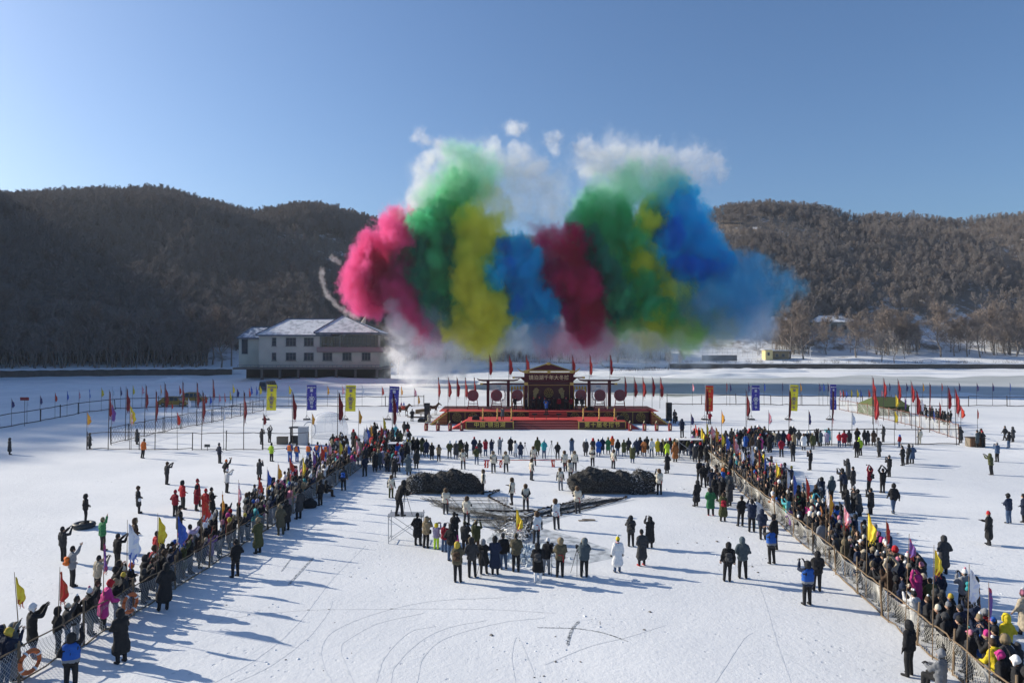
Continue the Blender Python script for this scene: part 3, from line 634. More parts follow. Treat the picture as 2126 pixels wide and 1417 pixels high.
def skeleton(p):
    P = POSES[p]; le = R_(P['lean']); hipz = .93 if not P['sit'] else .50
    def up(v):
        v = Vector(v); v.z -= .93; v = Matrix.Rotation(-le, 3, 'X') @ v; v.z += hipz; return v
    w = P['wide']; st = P['stride']
    if P['sit']: legs = [((s * .1, 0, .50), (s * .14, .42, .50), (s * .14, .42, .08)) for s in (1, -1)]
    else: legs = [((.095, 0, .92), (w, st * .45 + .03, .50), (w + .01, st * .9 - .02 * (st > 0), .08)), ((-.095, 0, .92), (-w, -st * .35 + .03, .50), (-w - .01, -st, .10 if st else .08))]
    hc = up((0, .035, 1.635)); return P, up, legs, hc, hipz
def bake(name, caps, voxel, smooth=2, fixed=None):
    mb = MB()
    for c in caps: mb.capsule(c[0], c[1], c[2], c[3], 10, 0, c[5] if len(c) > 5 else (1, 1, 1))
    me = bpy.data.meshes.new(name); me.from_pydata(mb.v, [], mb.f)
    o = bpy.data.objects.new(name, me); COL.objects.link(o)
    r = o.modifiers.new('r', 'REMESH'); r.mode = 'VOXEL'; r.voxel_size = voxel; r.use_smooth_shade = True
    if smooth: s = o.modifiers.new('s', 'SMOOTH'); s.iterations = smooth; s.factor = .5
    dg = bpy.context.evaluated_depsgraph_get(); out = bpy.data.meshes.new_from_object(o.evaluated_get(dg)); out.name = name
    bpy.data.objects.remove(o)
    return out
def nearest_labels(me, caps):
    n = len(me.polygons); c = np.empty(n * 3, np.float32); me.polygons.foreach_get('center', c); c = c.reshape(-1, 3)
    best = np.full(n, 1e9); lab = np.zeros(n, int)
    for cp in caps:
        a = np.array(cp[0], float); b = np.array(cp[1], float); ab = b - a; d2 = max(1e-9, ab @ ab)
        t = np.clip(((c - a) @ ab) / d2, 0, 1); q = a + t[:, None] * ab; r = cp[2] + (cp[3] - cp[2]) * t
        sc3 = np.array(cp[5] if len(cp) > 5 else (1, 1, 1.))
        d = np.sqrt((((c - q) / sc3) ** 2).sum(1)) - r
        m = d < best; best[m] = d[m]; lab[m] = cp[4]
    me.polygons.foreach_set('material_index', lab.astype(np.int32)); me.polygons.foreach_set('use_smooth', [True] * n); me.update()
# body slots: 0 skin 1 trousers 2 boots 3 gloves 4 sleeve 5 hair 6 eye/mouth
def body_caps(p):
    P, up, legs, hc, hz = skeleton(p); C = []
    for (h, k, a) in legs:
        C += [(h, k, .108, .084, 1), (k, a, .082, .066, 1), (Vector(a) + V3(0, -.02, -.03), Vector(a) + V3(.01 * (1 if a[0] > 0 else -1), .17, -.045), .052, .042, 2), (Vector(a) + V3(0, 0, .10), Vector(a) + V3(0, 0, -.02), .06, .055, 2)]
    C += [(up((-.07, 0, .95)), up((.07, 0, .95)), .115, .115, 1), (up((-.06, 0, 1.1)), up((.06, 0, 1.1)), .11, .11, 4), (up((-.10, 0, 1.33)), up((.10, 0, 1.33)), .115, .115, 4), (up((-.16, 0, 1.42)), up((.16, 0, 1.42)), .065, .065, 4)]
    for s, arm in ((1, P['aR']), (-1, P['aL'])):
        sh = up((s * .18, 0, 1.41)); e = up(arm[0]); w = up(arm[1]); d = (w - e).normalized()
        C += [(sh, e, .074, .060, 4), (e, w, .058, .042, 4), (w, w + d * .08, .033, .030, 3)]
    C += [(up((0, 0, 1.45)), hc + V3(0, -.02, -.05), .055, .05, 0), (hc + V3(0, -.012, .03), hc + V3(0, .018, -.045), .095, .078, 0, (.88, 1, 1)),
          (hc + V3(0, -.03, .045), hc + V3(0, -.045, .0), .098, .09, 5, (.9, 1, 1)), (hc + V3(0, .095, .0), hc + V3(0, .112, -.028), .012, .017, 0),
          (hc + V3(.085, 0, -.01), hc + V3(.086, 0, -.03), .018, .015, 0), (hc + V3(-.085, 0, -.01), hc + V3(-.086, 0, -.03), .018, .015, 0),
          (hc + V3(.034, .088, .012), hc + V3(.034, .088, .012), .0135, .0135, 6), (hc + V3(-.034, .088, .012), hc + V3(-.034, .088, .012), .0135, .0135, 6),
          (hc + V3(-.02, .088, -.058), hc + V3(.02, .088, -.058), .009, .009, 6)]
    return C, hc
SK = mat('skin', (.50, .31, .22), .55, nscale=20); GLV = mat('gloves', (.03, .03, .035)); HAIR = mat('hair', (.012, .010, .009), .5); EYE = mat('eye', (.02, .012, .012), .3)
def cloth(c, q=None):
    key = 'cloth_%s%s' % ('_'.join('%02d' % int(v * 99) for v in c), '_quilt' if q else '')
    return mat(key, c, .85, .22, 9, bump=None if q else .55, bscale=14, wave=q)
BODY = {}
def add_fingers(me, p):
    P, up, legs, hc, hz = skeleton(p); mb = MB()
    for s, arm in ((1, P['aR']), (-1, P['aL'])):
        e = up(arm[0]); w = up(arm[1]); d = (w - e).normalized(); side = d.cross(Vector((0, 0, 1))); side = side.normalized() if side.length > .1 else Vector((1, 0, 0)); nrm = side.cross(d)
        base = w + d * .085
        for i, ln in enumerate((.062, .075, .07, .055)):
            b0 = base + side * (.036 - .024 * i); m_ = b0 + d * ln * .55; t_ = m_ + (d * .8 - nrm * .5) * ln * .5; mb.tube([b0, m_, t_], [.012, .011, .008], 4)
        b0 = w + d * .03 + side * .035 * s; mb.tube([b0, b0 + (d + side * s * .9) * .035, b0 + (d * 1.6 + side * s * .8) * .045], [.014, .013, .009], 4)
    bm_v = len(me.vertices); vs = np.empty(bm_v * 3, np.float32); me.vertices.foreach_get('co', vs)
    faces = [tuple(q.vertices) for q in me.polygons]; mi = [q.material_index for q in me.polygons]
    V_ = vs.reshape(-1, 3).tolist() + [tuple(v) for v in mb.v]; F_ = faces + [tuple(i + bm_v for i in f) for f in mb.f]
    m2 = bpy.data.meshes.new(me.name); m2.from_pydata(V_, [], F_); m2.polygons.foreach_set('material_index', mi + [3] * len(mb.f)); m2.polygons.foreach_set('use_smooth', [True] * len(F_)); m2.update(); return m2
def body_mesh(p):
    if p not in BODY:
        C, hc = body_caps(p); me = bake('person_body', C, .021, 1); nearest_labels(me, C); me = add_fingers(me, p)
        for m in (SK, cloth((.02, .02, .022)), cloth((.025, .022, .02)), GLV, cloth((.02, .02, .025)), HAIR, EYE): me.materials.append(m)
        BODY[p] = me; HEADC[p] = hc
    return BODY[p]
COAT = {}
def coat_caps(p, st):
    P, up, legs, hc, hz = skeleton(p); C = []
    f = 1.0 if st in ('short', 'long', 'great') else 1.0
    C += [(up((-.08, .0, 1.03)), up((.08, 0, 1.03)), .155 * f, .155 * f, 0), (up((-.10, .0, 1.2)), up((.10, 0, 1.2)), .15 * f, .15 * f, 0), (up((-.11, 0, 1.34)), up((.11, 0, 1.34)), .14 * f, .14 * f, 0), (up((-.15, 0, 1.43)), up((.15, 0, 1.43)), .085, .085, 0), (up((0, 0, 1.46)), up((0, 0, 1.50)), .09, .075, 0)]
    C += [(up((-.09, 0, .90)), up((.09, 0, .90)), .15 * f, .15 * f, 0)]
    st_ = P['stride'] * .4
    if st in ('long', 'great') and not P['sit']:
        zb = .50 if st == 'long' else .36; rb = .16 if st == 'long' else .19
        C += [((-.09, -st_ * .5, .86), (-.11, -st_, zb + rb * .5), .15, rb, 0), ((.09, st_ * .5, .86), (.11, st_, zb + rb * .5), .15, rb, 0), ((0, 0, .86), (0, 0, zb + rb * .5), .15, rb, 0)]
    if st == 'vest': C += [(up((-.10, 0, 1.0)), up((.10, 0, 1.0)), .165, .165, 0), (up((-.11, 0, 1.3)), up((.11, 0, 1.3)), .16, .16, 0)]
    if st != 'vest':
        for s, arm in ((1, P['aR']), (-1, P['aL'])):
            sh = up((s * .18, 0, 1.40)); e = up(arm[0]); w = up(arm[1]); C += [(sh, e, .088, .072, 0), (e, e.lerp(w, .93), .072, .056, 0)]
    else: C += [(up((-.19, 0, 1.41)), up((.19, 0, 1.41)), .08, .08, 0)]
    return C
def coat_mesh(p, st):
    k = (p, st)
    if k not in COAT:
        C = coat_caps(p, st); me = bake('coat', C, .03, 2)
        nv = len(me.vertices); v = np.empty(nv * 3, np.float32); me.vertices.foreach_get('co', v); v = v.reshape(-1, 3).copy(); q = np.empty(nv * 3, np.float32); me.vertices.foreach_get('normal', q)
        fo = vnoise(v[:, 0] * 2.2 + v[:, 1], v[:, 2] + v[:, 0] * .6, .11, len(COAT)) - .5 + .6 * (vnoise(v[:, 0] - v[:, 1], v[:, 2] * .5, .05, len(COAT) + 3) - .5)
        v += q.reshape(-1, 3) * (fo * .035)[:, None]; me.vertices.foreach_set('co', v.ravel()); me.update()
        me.polygons.foreach_set('use_smooth', [True] * len(me.polygons)); me.materials.append(cloth((.02, .02, .022))); COAT[k] = me
    return COAT[k]
HAT = {}
def hat_mesh(kind):
    if kind in HAT: return HAT[kind]
    O = V3(0, 0, 0); mats_ = [cloth((.02, .02, .02)), cloth((.35, .27, .18))]
    if kind == 'beanie': C = [(V3(0, -.02, .045), V3(0, -.015, .085), .112, .098, 0)]
    elif kind == 'pompom': C = [(V3(0, -.02, .045), V3(0, -.015, .09), .115, .095, 0), (V3(0, -.02, .20), V3(0, -.02, .205), .048, .048, 1)]
    elif kind == 'fur': C = [(V3(0, -.02, .06), V3(0, -.02, .09), .138, .115, 0), (V3(.10, -.01, .03), V3(.105, .0, -.07), .05, .038, 0), (V3(-.10, -.01, .03), V3(-.105, .0, -.07), .05, .038, 0), (V3(-.06, .085, .075), V3(.06, .085, .075), .045, .045, 0)]
    elif kind == 'hood': C = [(V3(0, -.03, .035), V3(0, -.05, -.06), .132, .125, 0), (V3(.075, .02, .04), V3(.08, .02, -.08), .06, .05, 0), (V3(-.075, .02, .04), V3(-.08, .02, -.08), .06, .05, 0), (V3(-.03, .03, .12), V3(.03, .03, .12), .04, .04, 0)]
    elif kind == 'furhood':
        C = [(V3(0, -.04, .03), V3(0, -.05, -.07), .135, .125, 0)]
        for a in range(0, 360, 30):
            a0, a1 = R_(a), R_(a + 30); C.append((V3(.118 * math.cos(a0), .04, .125 * math.sin(a0)), V3(.118 * math.cos(a1), .04, .125 * math.sin(a1)), .042, .042, 1))
    elif kind == 'cap': C = [(V3(0, -.015, .05), V3(0, -.01, .075), .108, .095, 0), (V3(-.04, .12, .05), V3(.04, .12, .05), .03, .03, 0, (1, 1.6, .5))]
    elif kind == 'big': C = [(V3(0, -.02, .05), V3(0, -.02, .10), .165, .14, 0), (V3(.12, -.02, .03), V3(.11, -.01, -.03), .06, .05, 0), (V3(-.12, -.02, .03), V3(-.11, -.01, -.03), .06, .05, 0)]
    elif kind == 'scarf': C = [(V3(.075 * math.cos(a), .075 * math.sin(a), -.15), V3(.075 * math.cos(a + .8), .075 * math.sin(a + .8), -.15), .045, .045, 0) for a in np.arange(0, 6.28, .785)] + [(V3(.04, .12, -.18), V3(.05, .17, -.38), .035, .03, 0)]
    elif kind == 'backpack': C = [(V3(-.07, -.22, 1.28), V3(.07, -.22, 1.28), .10, .10, 0), (V3(-.07, -.23, 1.08), V3(.07, -.23, 1.08), .11, .11, 0), (V3(0, -.32, 1.08), V3(0, -.32, 1.1), .07, .07, 0)]
    elif kind == 'bag': C = [(V3(.24, .06, .90), V3(.24, .06, .98), .10, .09, 0, (.6, 1, 1))]
    elif kind == 'safety_vest': C = [(V3(-.09, 0, 1.05), V3(.09, 0, 1.05), .17, .17, 0), (V3(-.10, 0, 1.2), V3(.10, 0, 1.2), .165, .165, 0), (V3(-.10, 0, 1.36), V3(.10, 0, 1.36), .155, .155, 0), (V3(-.09, 0, .96), V3(.09, 0, .96), .165, .165, 1)]
    elif kind == 'sash': C = [(V3(.15 * math.cos(a), .14 * math.sin(a), 1.05), V3(.15 * math.cos(a + .5), .14 * math.sin(a + .5), 1.05), .03, .03, 0) for a in np.arange(0, 6.28, .45)] + [(V3(.1, -.13, 1.03), V3(.12, -.16, .75), .025, .025, 0)]
    me = bake(kind, C, .02 if kind not in ('safety_vest', 'backpack') else .03, 1); nearest_labels(me, C)
    for m in mats_: me.materials.append(m)
    HAT[kind] = me; return me
# colours : name -> rgb
CC = dict(black=(.018, .018, .021), charcoal=(.045, .046, .05), navy=(.018, .028, .06), olive=(.07, .075, .03), brown=(.075, .045, .028), khaki=(.26, .20, .12), beige=(.42, .36, .27), cream=(.62, .57, .46), white=(.78, .78, .78),
          grey=(.22, .23, .25), red=(.45, .022, .03), crimson=(.30, .012, .03), pink=(.60, .22, .30), magenta=(.52, .04, .22), blue=(.02, .10, .40), teal=(.04, .30, .34), turquoise=(.10, .45, .50), purple=(.18, .10, .26), lavender=(.45, .40, .55),
          orange=(.72, .17, .03), rust=(.30, .11, .035), yellow=(.75, .58, .03), lime=(.50, .75, .04), green=(.04, .20, .08), denim=(.06, .10, .18), camo=(.11, .095, .06), gold=(.55, .40, .06), slate=(.09, .12, .14))
def put(o, i, m):
    o.material_slots[i].link = 'OBJECT'; o.material_slots[i].material = m
HATN = {'beanie': 'knit hat', 'pompom': 'bobble hat', 'fur': 'fur hat', 'hood': 'hood', 'furhood': 'fur-trimmed hood', 'cap': 'cap', 'big': 'huge fur hat', None: 'no hat'}
STN = {'short': 'jacket', 'long': 'long coat', 'great': 'greatcoat', 'vest': 'vest', 'padded': 'padded coat'}
USED = {}
NP = [0]
FAR_PEOPLE = []
def person(x, y, z=0, yaw=0, pose='stand', st='short', coat='black', tr='black', hat='beanie', hatc='black', place='', tilt=None, group='spectators on the ice', extra=(), s=None, label=None, boots='black', sleeve='black', phrase=None, own=True):
    """extra: list of (kind, colour)"""
    if own is False:
        FAR_PEOPLE.append((x, y, z, yaw, pose, st, coat, tr, hat, hatc, s or random.uniform(.93, 1.05))); return None
    NP[0] += 1
    s = s or random.uniform(.95, 1.05)
    if label is None:
        ph = phrase or POSES[pose]['phrase']
        ex = ''
        for k, c in extra:
            if k in ('backpack', 'scarf', 'bag', 'sash', 'safety_vest'): ex = f" with {c} {k.replace('safety_vest', 'vest').replace('sash', 'sash')}"; break
        hp = 'bareheaded' if hat is None else f"{hatc if hatc != coat else ''} {HATN[hat]}".strip()
        label = f"person in {coat} {STN[st]}{ex}, {hp}, {ph}, {place}"
    ws = label.split()
    if len(ws) > 16:
        label = label.replace('standing with arms down, ', '').replace('holding up a phone in both hands', 'phone raised').replace('holding a camera to the face', 'taking photos').replace('raising a phone in one hand', 'phone held high').replace('arms curved overhead with a phone', 'arms curved overhead').replace('hands behind the back', 'hands behind')
    for a_, b_ in ((' hands in pockets,', ''), (' phone raised,', ''), (' taking photos,', ''), (' standing with arms down,', ''), (' arms folded,', ''), (' bareheaded,', ''), (' bending to a tripod,', ''), (' phone held high,', ''), (' with black bag', ''), (' behind the ', ' behind ')):
        if len(label.split()) > 16: label = label.replace(a_, b_)
    for a_, b_ in ((' standing', ''), (' fur hat,', ' hat,'), (' knit hat,', ' hat,'), (' bobble hat,', ' hat,'), (' arms curved overhead,', ''), (' hands behind,', ''), (' leaning on the rail,', ''), (' waving one arm,', ''), ('-uniformed', '')):
        if len(label.split()) > 16: label = label.replace(a_, b_)
    if len(label.split()) > 16: label = ' '.join(w for w in label.split() if w not in ('the', 'a'))
    if len(label.split()) > 16: print('LONG', len(label.split()), label)
    USED[label] = USED.get(label, 0) + 1
    o = obj('person', body_mesh(pose), None, (x, y, z), yaw, label, 'person', group); o.scale = (s, s, s * random.uniform(.96, 1.05)); o.rotation_euler = (random.gauss(0, .035), random.gauss(0, .035), yaw)
    put(o, 1, cloth(CC[tr])); put(o, 2, cloth(CC[boots])); put(o, 4, cloth(CC[sleeve] if st == 'vest' else CC[coat]))
    if random.random() < .3: put(o, 3, SK)
    c = obj('coat', coat_mesh(pose, st), o); put(c, 0, cloth(CC[coat], 9 if (st in ('long', 'short') and (x * 13.7 + y * 7.3) % 1 < .55 and coat not in ('camo',)) else None))
    hc = HEADC[pose]
    if hat:
        h = obj({'hood': 'hood', 'furhood': 'hood'}.get(hat, 'hat'), hat_mesh(hat), o, hc); put(h, 0, cloth(CC[hatc])); put(h, 1, cloth(CC['khaki'] if hat == 'furhood' else CC['white'] if hatc != 'white' else CC['pink']))
    for k, cc in extra:
        if k in ('phone', 'camera'): continue
        e = obj({'backpack': 'backpack', 'scarf': 'scarf', 'bag': 'bag', 'sash': 'sash', 'safety_vest': 'vest'}[k], hat_mesh(k), o, hc if k == 'scarf' else (0, 0, 0)); put(e, 0, cloth(CC[cc]))
        if k == 'safety_vest': put(e, 1, cloth(CC['grey']))
    return o
def face(x, y, tx=4.0, ty=62.0, j=.25): return math.atan2(-(tx - x), (ty - y)) + random.gauss(0, j)
def held(kind, x, y, z, yaw, fwd, up, label, s=1):
    """camera or phone in the hands: a thing of its own"""
    p = Vector((x, y, z)) + Matrix.Rotation(yaw, 3, 'Z') @ Vector((0, fwd * s, up * s)); mb = MB(); B = mat('black_plastic', (.015, .015, .017), .4)
    if kind == 'phone': mb.box((0, 0, 0), (.16, .012, .08)); o = mb.build('phone', B, None, loc=p, rz=yaw, label=label, cat='phone', group='phones and cameras held up')
    else:
        o = thing('camera', p, label, 'camera', 'phones and cameras held up', yaw); mb.box((0, 0, 0), (.14, .07, .10)); mb.box((0, 0, .06), (.06, .06, .03)); mb.build('camera_body', B, o)
        l = MB(); l.tube([(0, .03, 0), (0, .16, 0)], [.04, .045], 8); l.build('lens', B, o)
    return o

# ------------------------------------------------------------------ people one by one (photo pixel of the feet)
def P_(px, py, look='stage', **k):
    z = k.pop('z', 0); p = onz(px, py, z)
    yaw = k.pop('yaw', None)
    if yaw is None: yaw = face(p.x, p.y, 4, 95 if look == 'stage' else 50, .15) if look in ('stage', 'nets') else R_(look)
    else: yaw = R_(yaw)
    hold = k.pop('hold', None); o = person(p.x, p.y, z, yaw, **k)
    if hold and o:
        s = o.scale[0]; f = {'camera': (.33, 1.56), 'phone': (.48, 1.64), 'onehand': (.33, 1.86), 'overhead': (.15, 1.98)}.get(k.get('pose'), (.4, 1.3))
        held('camera' if hold == 'camera' else 'phone', p.x, p.y, z, yaw, f[0], f[1], f"black {hold} held by the person {k['place']}", s)
    return o
FG = 'fishermen in cream vests'
def fisher(px, py, yaw, pose, lab, hat='furhood', coat='cream', tr='charcoal', **k):
    return P_(px, py, yaw=yaw, pose=pose, st='vest', coat=coat, tr=tr, hat=hat, hatc=k.pop('hatc', 'brown'), extra=k.pop('extra', [('sash', 'red')]), group=FG, label='fisherman in cream vest and fur hat ' + lab, **k)
fisher(925.6, 1066, 10, 'crossed', 'facing the left net pile from its near side')
fisher(968.7, 1089, -20, 'pole', 'striding with a stick below the left net pile')
fisher(962, 973.5, 5, 'pockets', 'behind the left net pile, dark skirted coat')
fisher(1024.7, 980, 180, 'pole', 'left of the two carrying a red ribboned pole')
fisher(1051, 979.5, 170, 'pole', 'right of the two carrying a red ribboned pole')
fisher(1109, 966, 0, 'stand', 'standing at the far end of the ribboned pole')
fisher(1103, 996, -60, 'stand', 'seen from the side midway between the piles')
fisher(1063, 1047, 60, 'pole', 'leaning on a stick, left of the central pair')
fisher(1092, 1059, 5, 'behind', 'hands clasped behind, right of the central pair')
fisher(1164, 1016.7, 0, 'stand', 'with dark cape just left of the right net pile', tr='grey')
fisher(1174, 978, 10, 'pole', 'behind the right pile, holding the ribboned pole end')
fisher(1192.7, 977, 170, 'stand', 'beside the ribboned pole end, facing the camera')
fisher(1184.7, 998, 20, 'lean', 'pushing at the left end of the right net pile')
fisher(1230.4, 967, 160, 'crossed', 'in white beyond the right net pile, legs apart', tr='black')
fisher(1272.6, 972, -40, 'stand', 'half hidden behind the middle of the right net pile')
fisher(1199.7, 1064.6, 5, 'crossed', 'with red knee bands in front of the right pile', tr='charcoal')
fisher(1155.9, 1098, 0, 'stand', 'alone with legs apart below the net rope', coat='white')
fisher(1112.7, 1127, 5, 'stand', 'largest, beside the net flag', coat='white')
fisher(812, 1032.6, -10, 'stand', 'standing left of the left net pile', tr='olive')
fisher(1004, 1024.6, 90, 'stand', 'in dark coat at the right end of left pile', coat='cream', tr='black')
fisher(1368.6, 1026, 5, 'phone', 'at the right end of the right pile', tr='black')
PH = 'photographers in front of the nets'
PL = 'among the photographers before the nets'
P_(868, 1131, yaw=-20, pose='pockets', st='long', coat='black', hat='beanie', place='leftmost beside the scaffold', group=PH)
P_(884, 1136, yaw=-25, pose='camera', st='short', coat='khaki', hat='hood', hatc='khaki', place='beside the scaffold', group=PH, extra=[('bag', 'black')], hold='camera')
P_(906, 1139, yaw=-20, pose='phone', st='short', coat='lavender', tr='lime', hat='hood', hatc='yellow', s=.82, place='child right of the khaki jacket', group=PH, hold='phone', extra=[('bag', 'beige')])
P_(922, 1144, yaw=-20, pose='phone', st='short', coat='crimson', tr='denim', hat='beanie', hatc='navy', s=.84, place='child among the photographers', group=PH)
P_(937, 1163, yaw=-25, pose='pockets', st='short', coat='black', tr='denim', hat='hood', hatc='black', place='with blue jeans behind the nets crowd', group=PH, s=1.05)
P_(946, 1126, yaw=-10, pose='camera', st='short', coat='black', hat='beanie', place='behind the magenta child', group=PH, hold='camera')
P_(944, 1148, yaw=-10, pose='stand', st='short', coat='magenta', tr='black', hat='pompom', hatc='magenta', s=.7, place='child near the net tail', group=PH)
P_(967, 1149, yaw=-15, pose='camera', st='short', coat='charcoal', hat='cap', hatc='olive', place='near the net tail', group=PH, hold='camera', extra=[('bag', 'black')])
P_(951, 1207, yaw=-5, pose='camera', st='short', coat='camo', tr='black', hat='hood', hatc='gold', extra=[('backpack', 'brown')], place='nearest the viewer of the photographers', group=PH, s=1.05)
P_(981, 1197, yaw=0, pose='pockets', st='short', coat='charcoal', hat='furhood', hatc='black', place='right of the brown backpack', group=PH, s=1.02)
P_(1005, 1190, yaw=-10, pose='pole', st='long', coat='black', hat='hood', hatc='grey', place=PL, group=PH)
P_(1028, 1191, yaw=-5, pose='crossed', st='great', coat='navy', hat='hood', hatc='black', place=PL, group=PH)
P_(1046, 1180, yaw=10, pose='stand', st='short', coat='black', tr='denim', hat='beanie', hatc='charcoal', place='leaning at the ice hole', group=PH)
P_(1071, 1185, yaw=-5, pose='crossed', st='short', coat='camo', tr='black', hat='cap', hatc='camo', place='behind the net tail, right of navy greatcoat', group=PH)
P_(988, 1152, yaw=-10, pose='phone', st='short', coat='olive', tr='brown', hat='cap', hatc='khaki', place='by the net tail', group=PH)
P_(1117, 1207, yaw=0, pose='crossed', st='long', coat='black', tr='white', boots='white', hat='hood', hatc='black', extra=[('backpack', 'charcoal')], place='beside the tripod', group=PH)
P_(1134, 1191, yaw=-15, pose='tripod', st='short', coat='black', tr='grey', hat='beanie', hatc='white', place='next to long black coat', group=PH)
P_(1162, 1196, yaw=5, pose='crossed', st='short', coat='camo', tr='black', hat='furhood', hatc='khaki', extra=[('sash', 'red')], place='between two tripods', group=PH, s=1.05)
P_(1212, 1196, yaw=0, pose='camera', st='short', coat='slate', tr='black', hat='furhood', hatc='slate', place='right end of the photographer row', group=PH, s=1.05, hold='camera')
P_(1281, 1186, yaw=10, pose='stand', st='great', coat='white', tr='denim', hat='pompom', hatc='yellow', extra=[('bag', 'brown'), ('scarf', 'red')], place='alone', label='person in long white and red coat and yellow bobble hat, standing alone', group=PH, s=.97)
P_(1309.5, 1133, yaw=0, pose='camera', st='short', coat='charcoal', hat='hood', hatc='black', extra=[('backpack', 'black')], place='left of the right-hand trio', group=PH)
P_(1348, 1136, yaw=5, pose='phone', st='great', coat='black', hat='hood', hatc='black', place='right of the right-hand trio', group=PH)
P_(1331.8, 1172.7, yaw=20, pose='pockets', st='great', coat='charcoal', boots='red', hat='beanie', hatc='black', extra=[('bag', 'navy')], place='red shoes, nearest of the trio', group=PH)
cm = P_(830, 1071, yaw=-50, z=1.55, pose='tripod', st='short', coat='black', tr='black', hat='hood', hatc='black', place='on the scaffold', label='cameraman in black bending at a tripod on top of the scaffold', group=PH, s=1.12)
# big foreground people inside the arena
GA = 'guards and helpers along the nets'
P_(150, 1428, yaw=20, pose='onehand', st='short', coat='black', hat='hood', hatc='black', extra=[('safety_vest', 'blue')], place='in front of the left net', group=GA, s=1.05, hold='phone')
P_(255, 1373, yaw=60, pose='crossed', st='great', coat='black', hat='hood', hatc='black', place='second from the near end, outside left net', group=GA, s=1.05)
P_(340, 1265, yaw=40, pose='pockets', st='great', coat='black', hat='hood', hatc='black', place='touching the left net, above the life ring', group=GA, s=1.08)
P_(490, 1196, yaw=60, pose='pockets', st='short', coat='black', hat='beanie', place='alone in front of left net', group=GA, s=1.03)
P_(537, 1147, yaw=60, pose='crossed', st='great', coat='olive', hat='fur', hatc='khaki', place='in front of the left net', group=GA, s=1.04)
P_(584.5, 1109, yaw=40, pose='pockets', st='long', coat='camo', tr='camo', hat='fur', hatc='khaki', place='before the left net', group=GA)
P_(596, 1100, yaw=50, pose='stand', st='long', coat='black', hat='hood', hatc='black', place='right beside the camouflage coat', group=GA)
P_(620.6, 1076, yaw=60, pose='pockets', st='long', coat='charcoal', hat='fur', hatc='black', place='midway along the left net', group=GA, s=1.06)
P_(665.8, 1048, yaw=60, pose='stand', st='short', coat='black', hat='fur', hatc='black', place='near the sitting person at left net', group=GA)
P_(714, 1017, yaw=10, pose='stand', st='short', coat='charcoal', hat='beanie', extra=[('backpack', 'blue')], place='at the left net', group=GA)
P_(758, 988, yaw=40, pose='pockets', st='short', coat='navy', hat='beanie', place='at the far end of left net', group=GA)
P_(679, 1031, yaw=-60, pose='sit', st='short', coat='black', tr='brown', hat='hood', hatc='black', place='on the snow at the left net', group=GA, s=.95)
P_(849, 985, yaw=-10, pose='pockets', st='great', coat='slate', hat='hood', hatc='slate', place='left of the left net pile', group=GA)
P_(864.5, 972, yaw=20, pose='stand', st='long', coat='charcoal', hat='hood', hatc='black', place='behind the left net pile', group=GA)
P_(818, 990, yaw=-20, pose='phone', st='long', coat='black', tr='black', hat='beanie', hatc='lavender', place='left of the left net pile', group=GA)
for px, py, c, h, hc_, pose, st, ex, pl in [
    (1885, 1400, 'black', 'hood', 'black', 'stand', 'short', [], 'largest figure before the right net'), (1674, 1254, 'navy', 'hood', 'black', 'phone', 'short', [('safety_vest', 'blue')], 'outside the right net'),
    (1694, 1225, 'black', 'hood', 'black', 'crossed', 'short', [], 'behind the blue vest by the right net'), (1508, 1205, 'black', 'hood', 'black', 'stand', 'short', [('backpack', 'charcoal')], 'left of the near pair'),
    (1541, 1199, 'slate', 'hood', 'slate', 'pockets', 'short', [], 'right of the near pair'), (1602, 1169, 'charcoal', 'beanie', 'black', 'phone', 'short', [('safety_vest', 'blue')], 'before a guard at right net'),
    (1609, 1141, 'black', 'fur', 'black', 'crossed', 'short', [], 'behind the blue vest at mid right net'), (1583, 1118.5, 'navy', 'hood', 'navy', 'crossed', 'short', [], 'guard third from the mid net'),
    (1571, 1095, 'white', None, 'black', 'pockets', 'short', [], 'between guards at the right net'), (1559.5, 1103, 'navy', 'beanie', 'black', 'phone', 'short', [], 'guard in the line at the right net'),
    (1536, 1091, 'black', 'beanie', 'black', 'pockets', 'short', [], 'guard left end of the line'), (1499.7, 1081, 'olive', 'beanie', 'brown', 'camera', 'great', [('backpack', 'crimson')], 'left of the guard line'),
    (1513, 1050, 'charcoal', 'hood', 'charcoal', 'pockets', 'great', [], 'behind the red backpack'), (1475, 1069, 'green', 'furhood', 'black', 'pockets', 'long', [], 'left of the red backpack'),
    (1444, 1050, 'black', 'hood', 'black', 'stand', 'great', [('bag', 'black')], 'right of the right net pile'), (1452, 1003, 'black', 'beanie', 'black', 'behind', 'short', [], 'leftmost of the trio at net bend'),
    (1460, 1011, 'black', 'beanie', 'navy', 'pockets', 'short', [], 'middle of the trio at net bend'), (1471, 1007, 'charcoal', 'hood', 'charcoal', 'camera', 'long', [], 'of the trio at net bend'),
    (1384.5, 982, 'black', 'hood', 'black', 'pockets', 'great', [], 'right of the white-flecked net pile'), (1401.5, 958, 'rust', 'hood', 'rust', 'stand', 'great', [], 'left of the scaffold table')]:
    P_(px, py, yaw={0: 10, 1: 35, 2: -10}[int(px) % 3], coat=c, hat=h, hatc=hc_, pose=pose, st=st, extra=ex, place=pl, group=GA, s=random.uniform(.99, 1.07), tr='black' if c != 'white' else 'teal', boots='red' if px == 1475 else 'black')
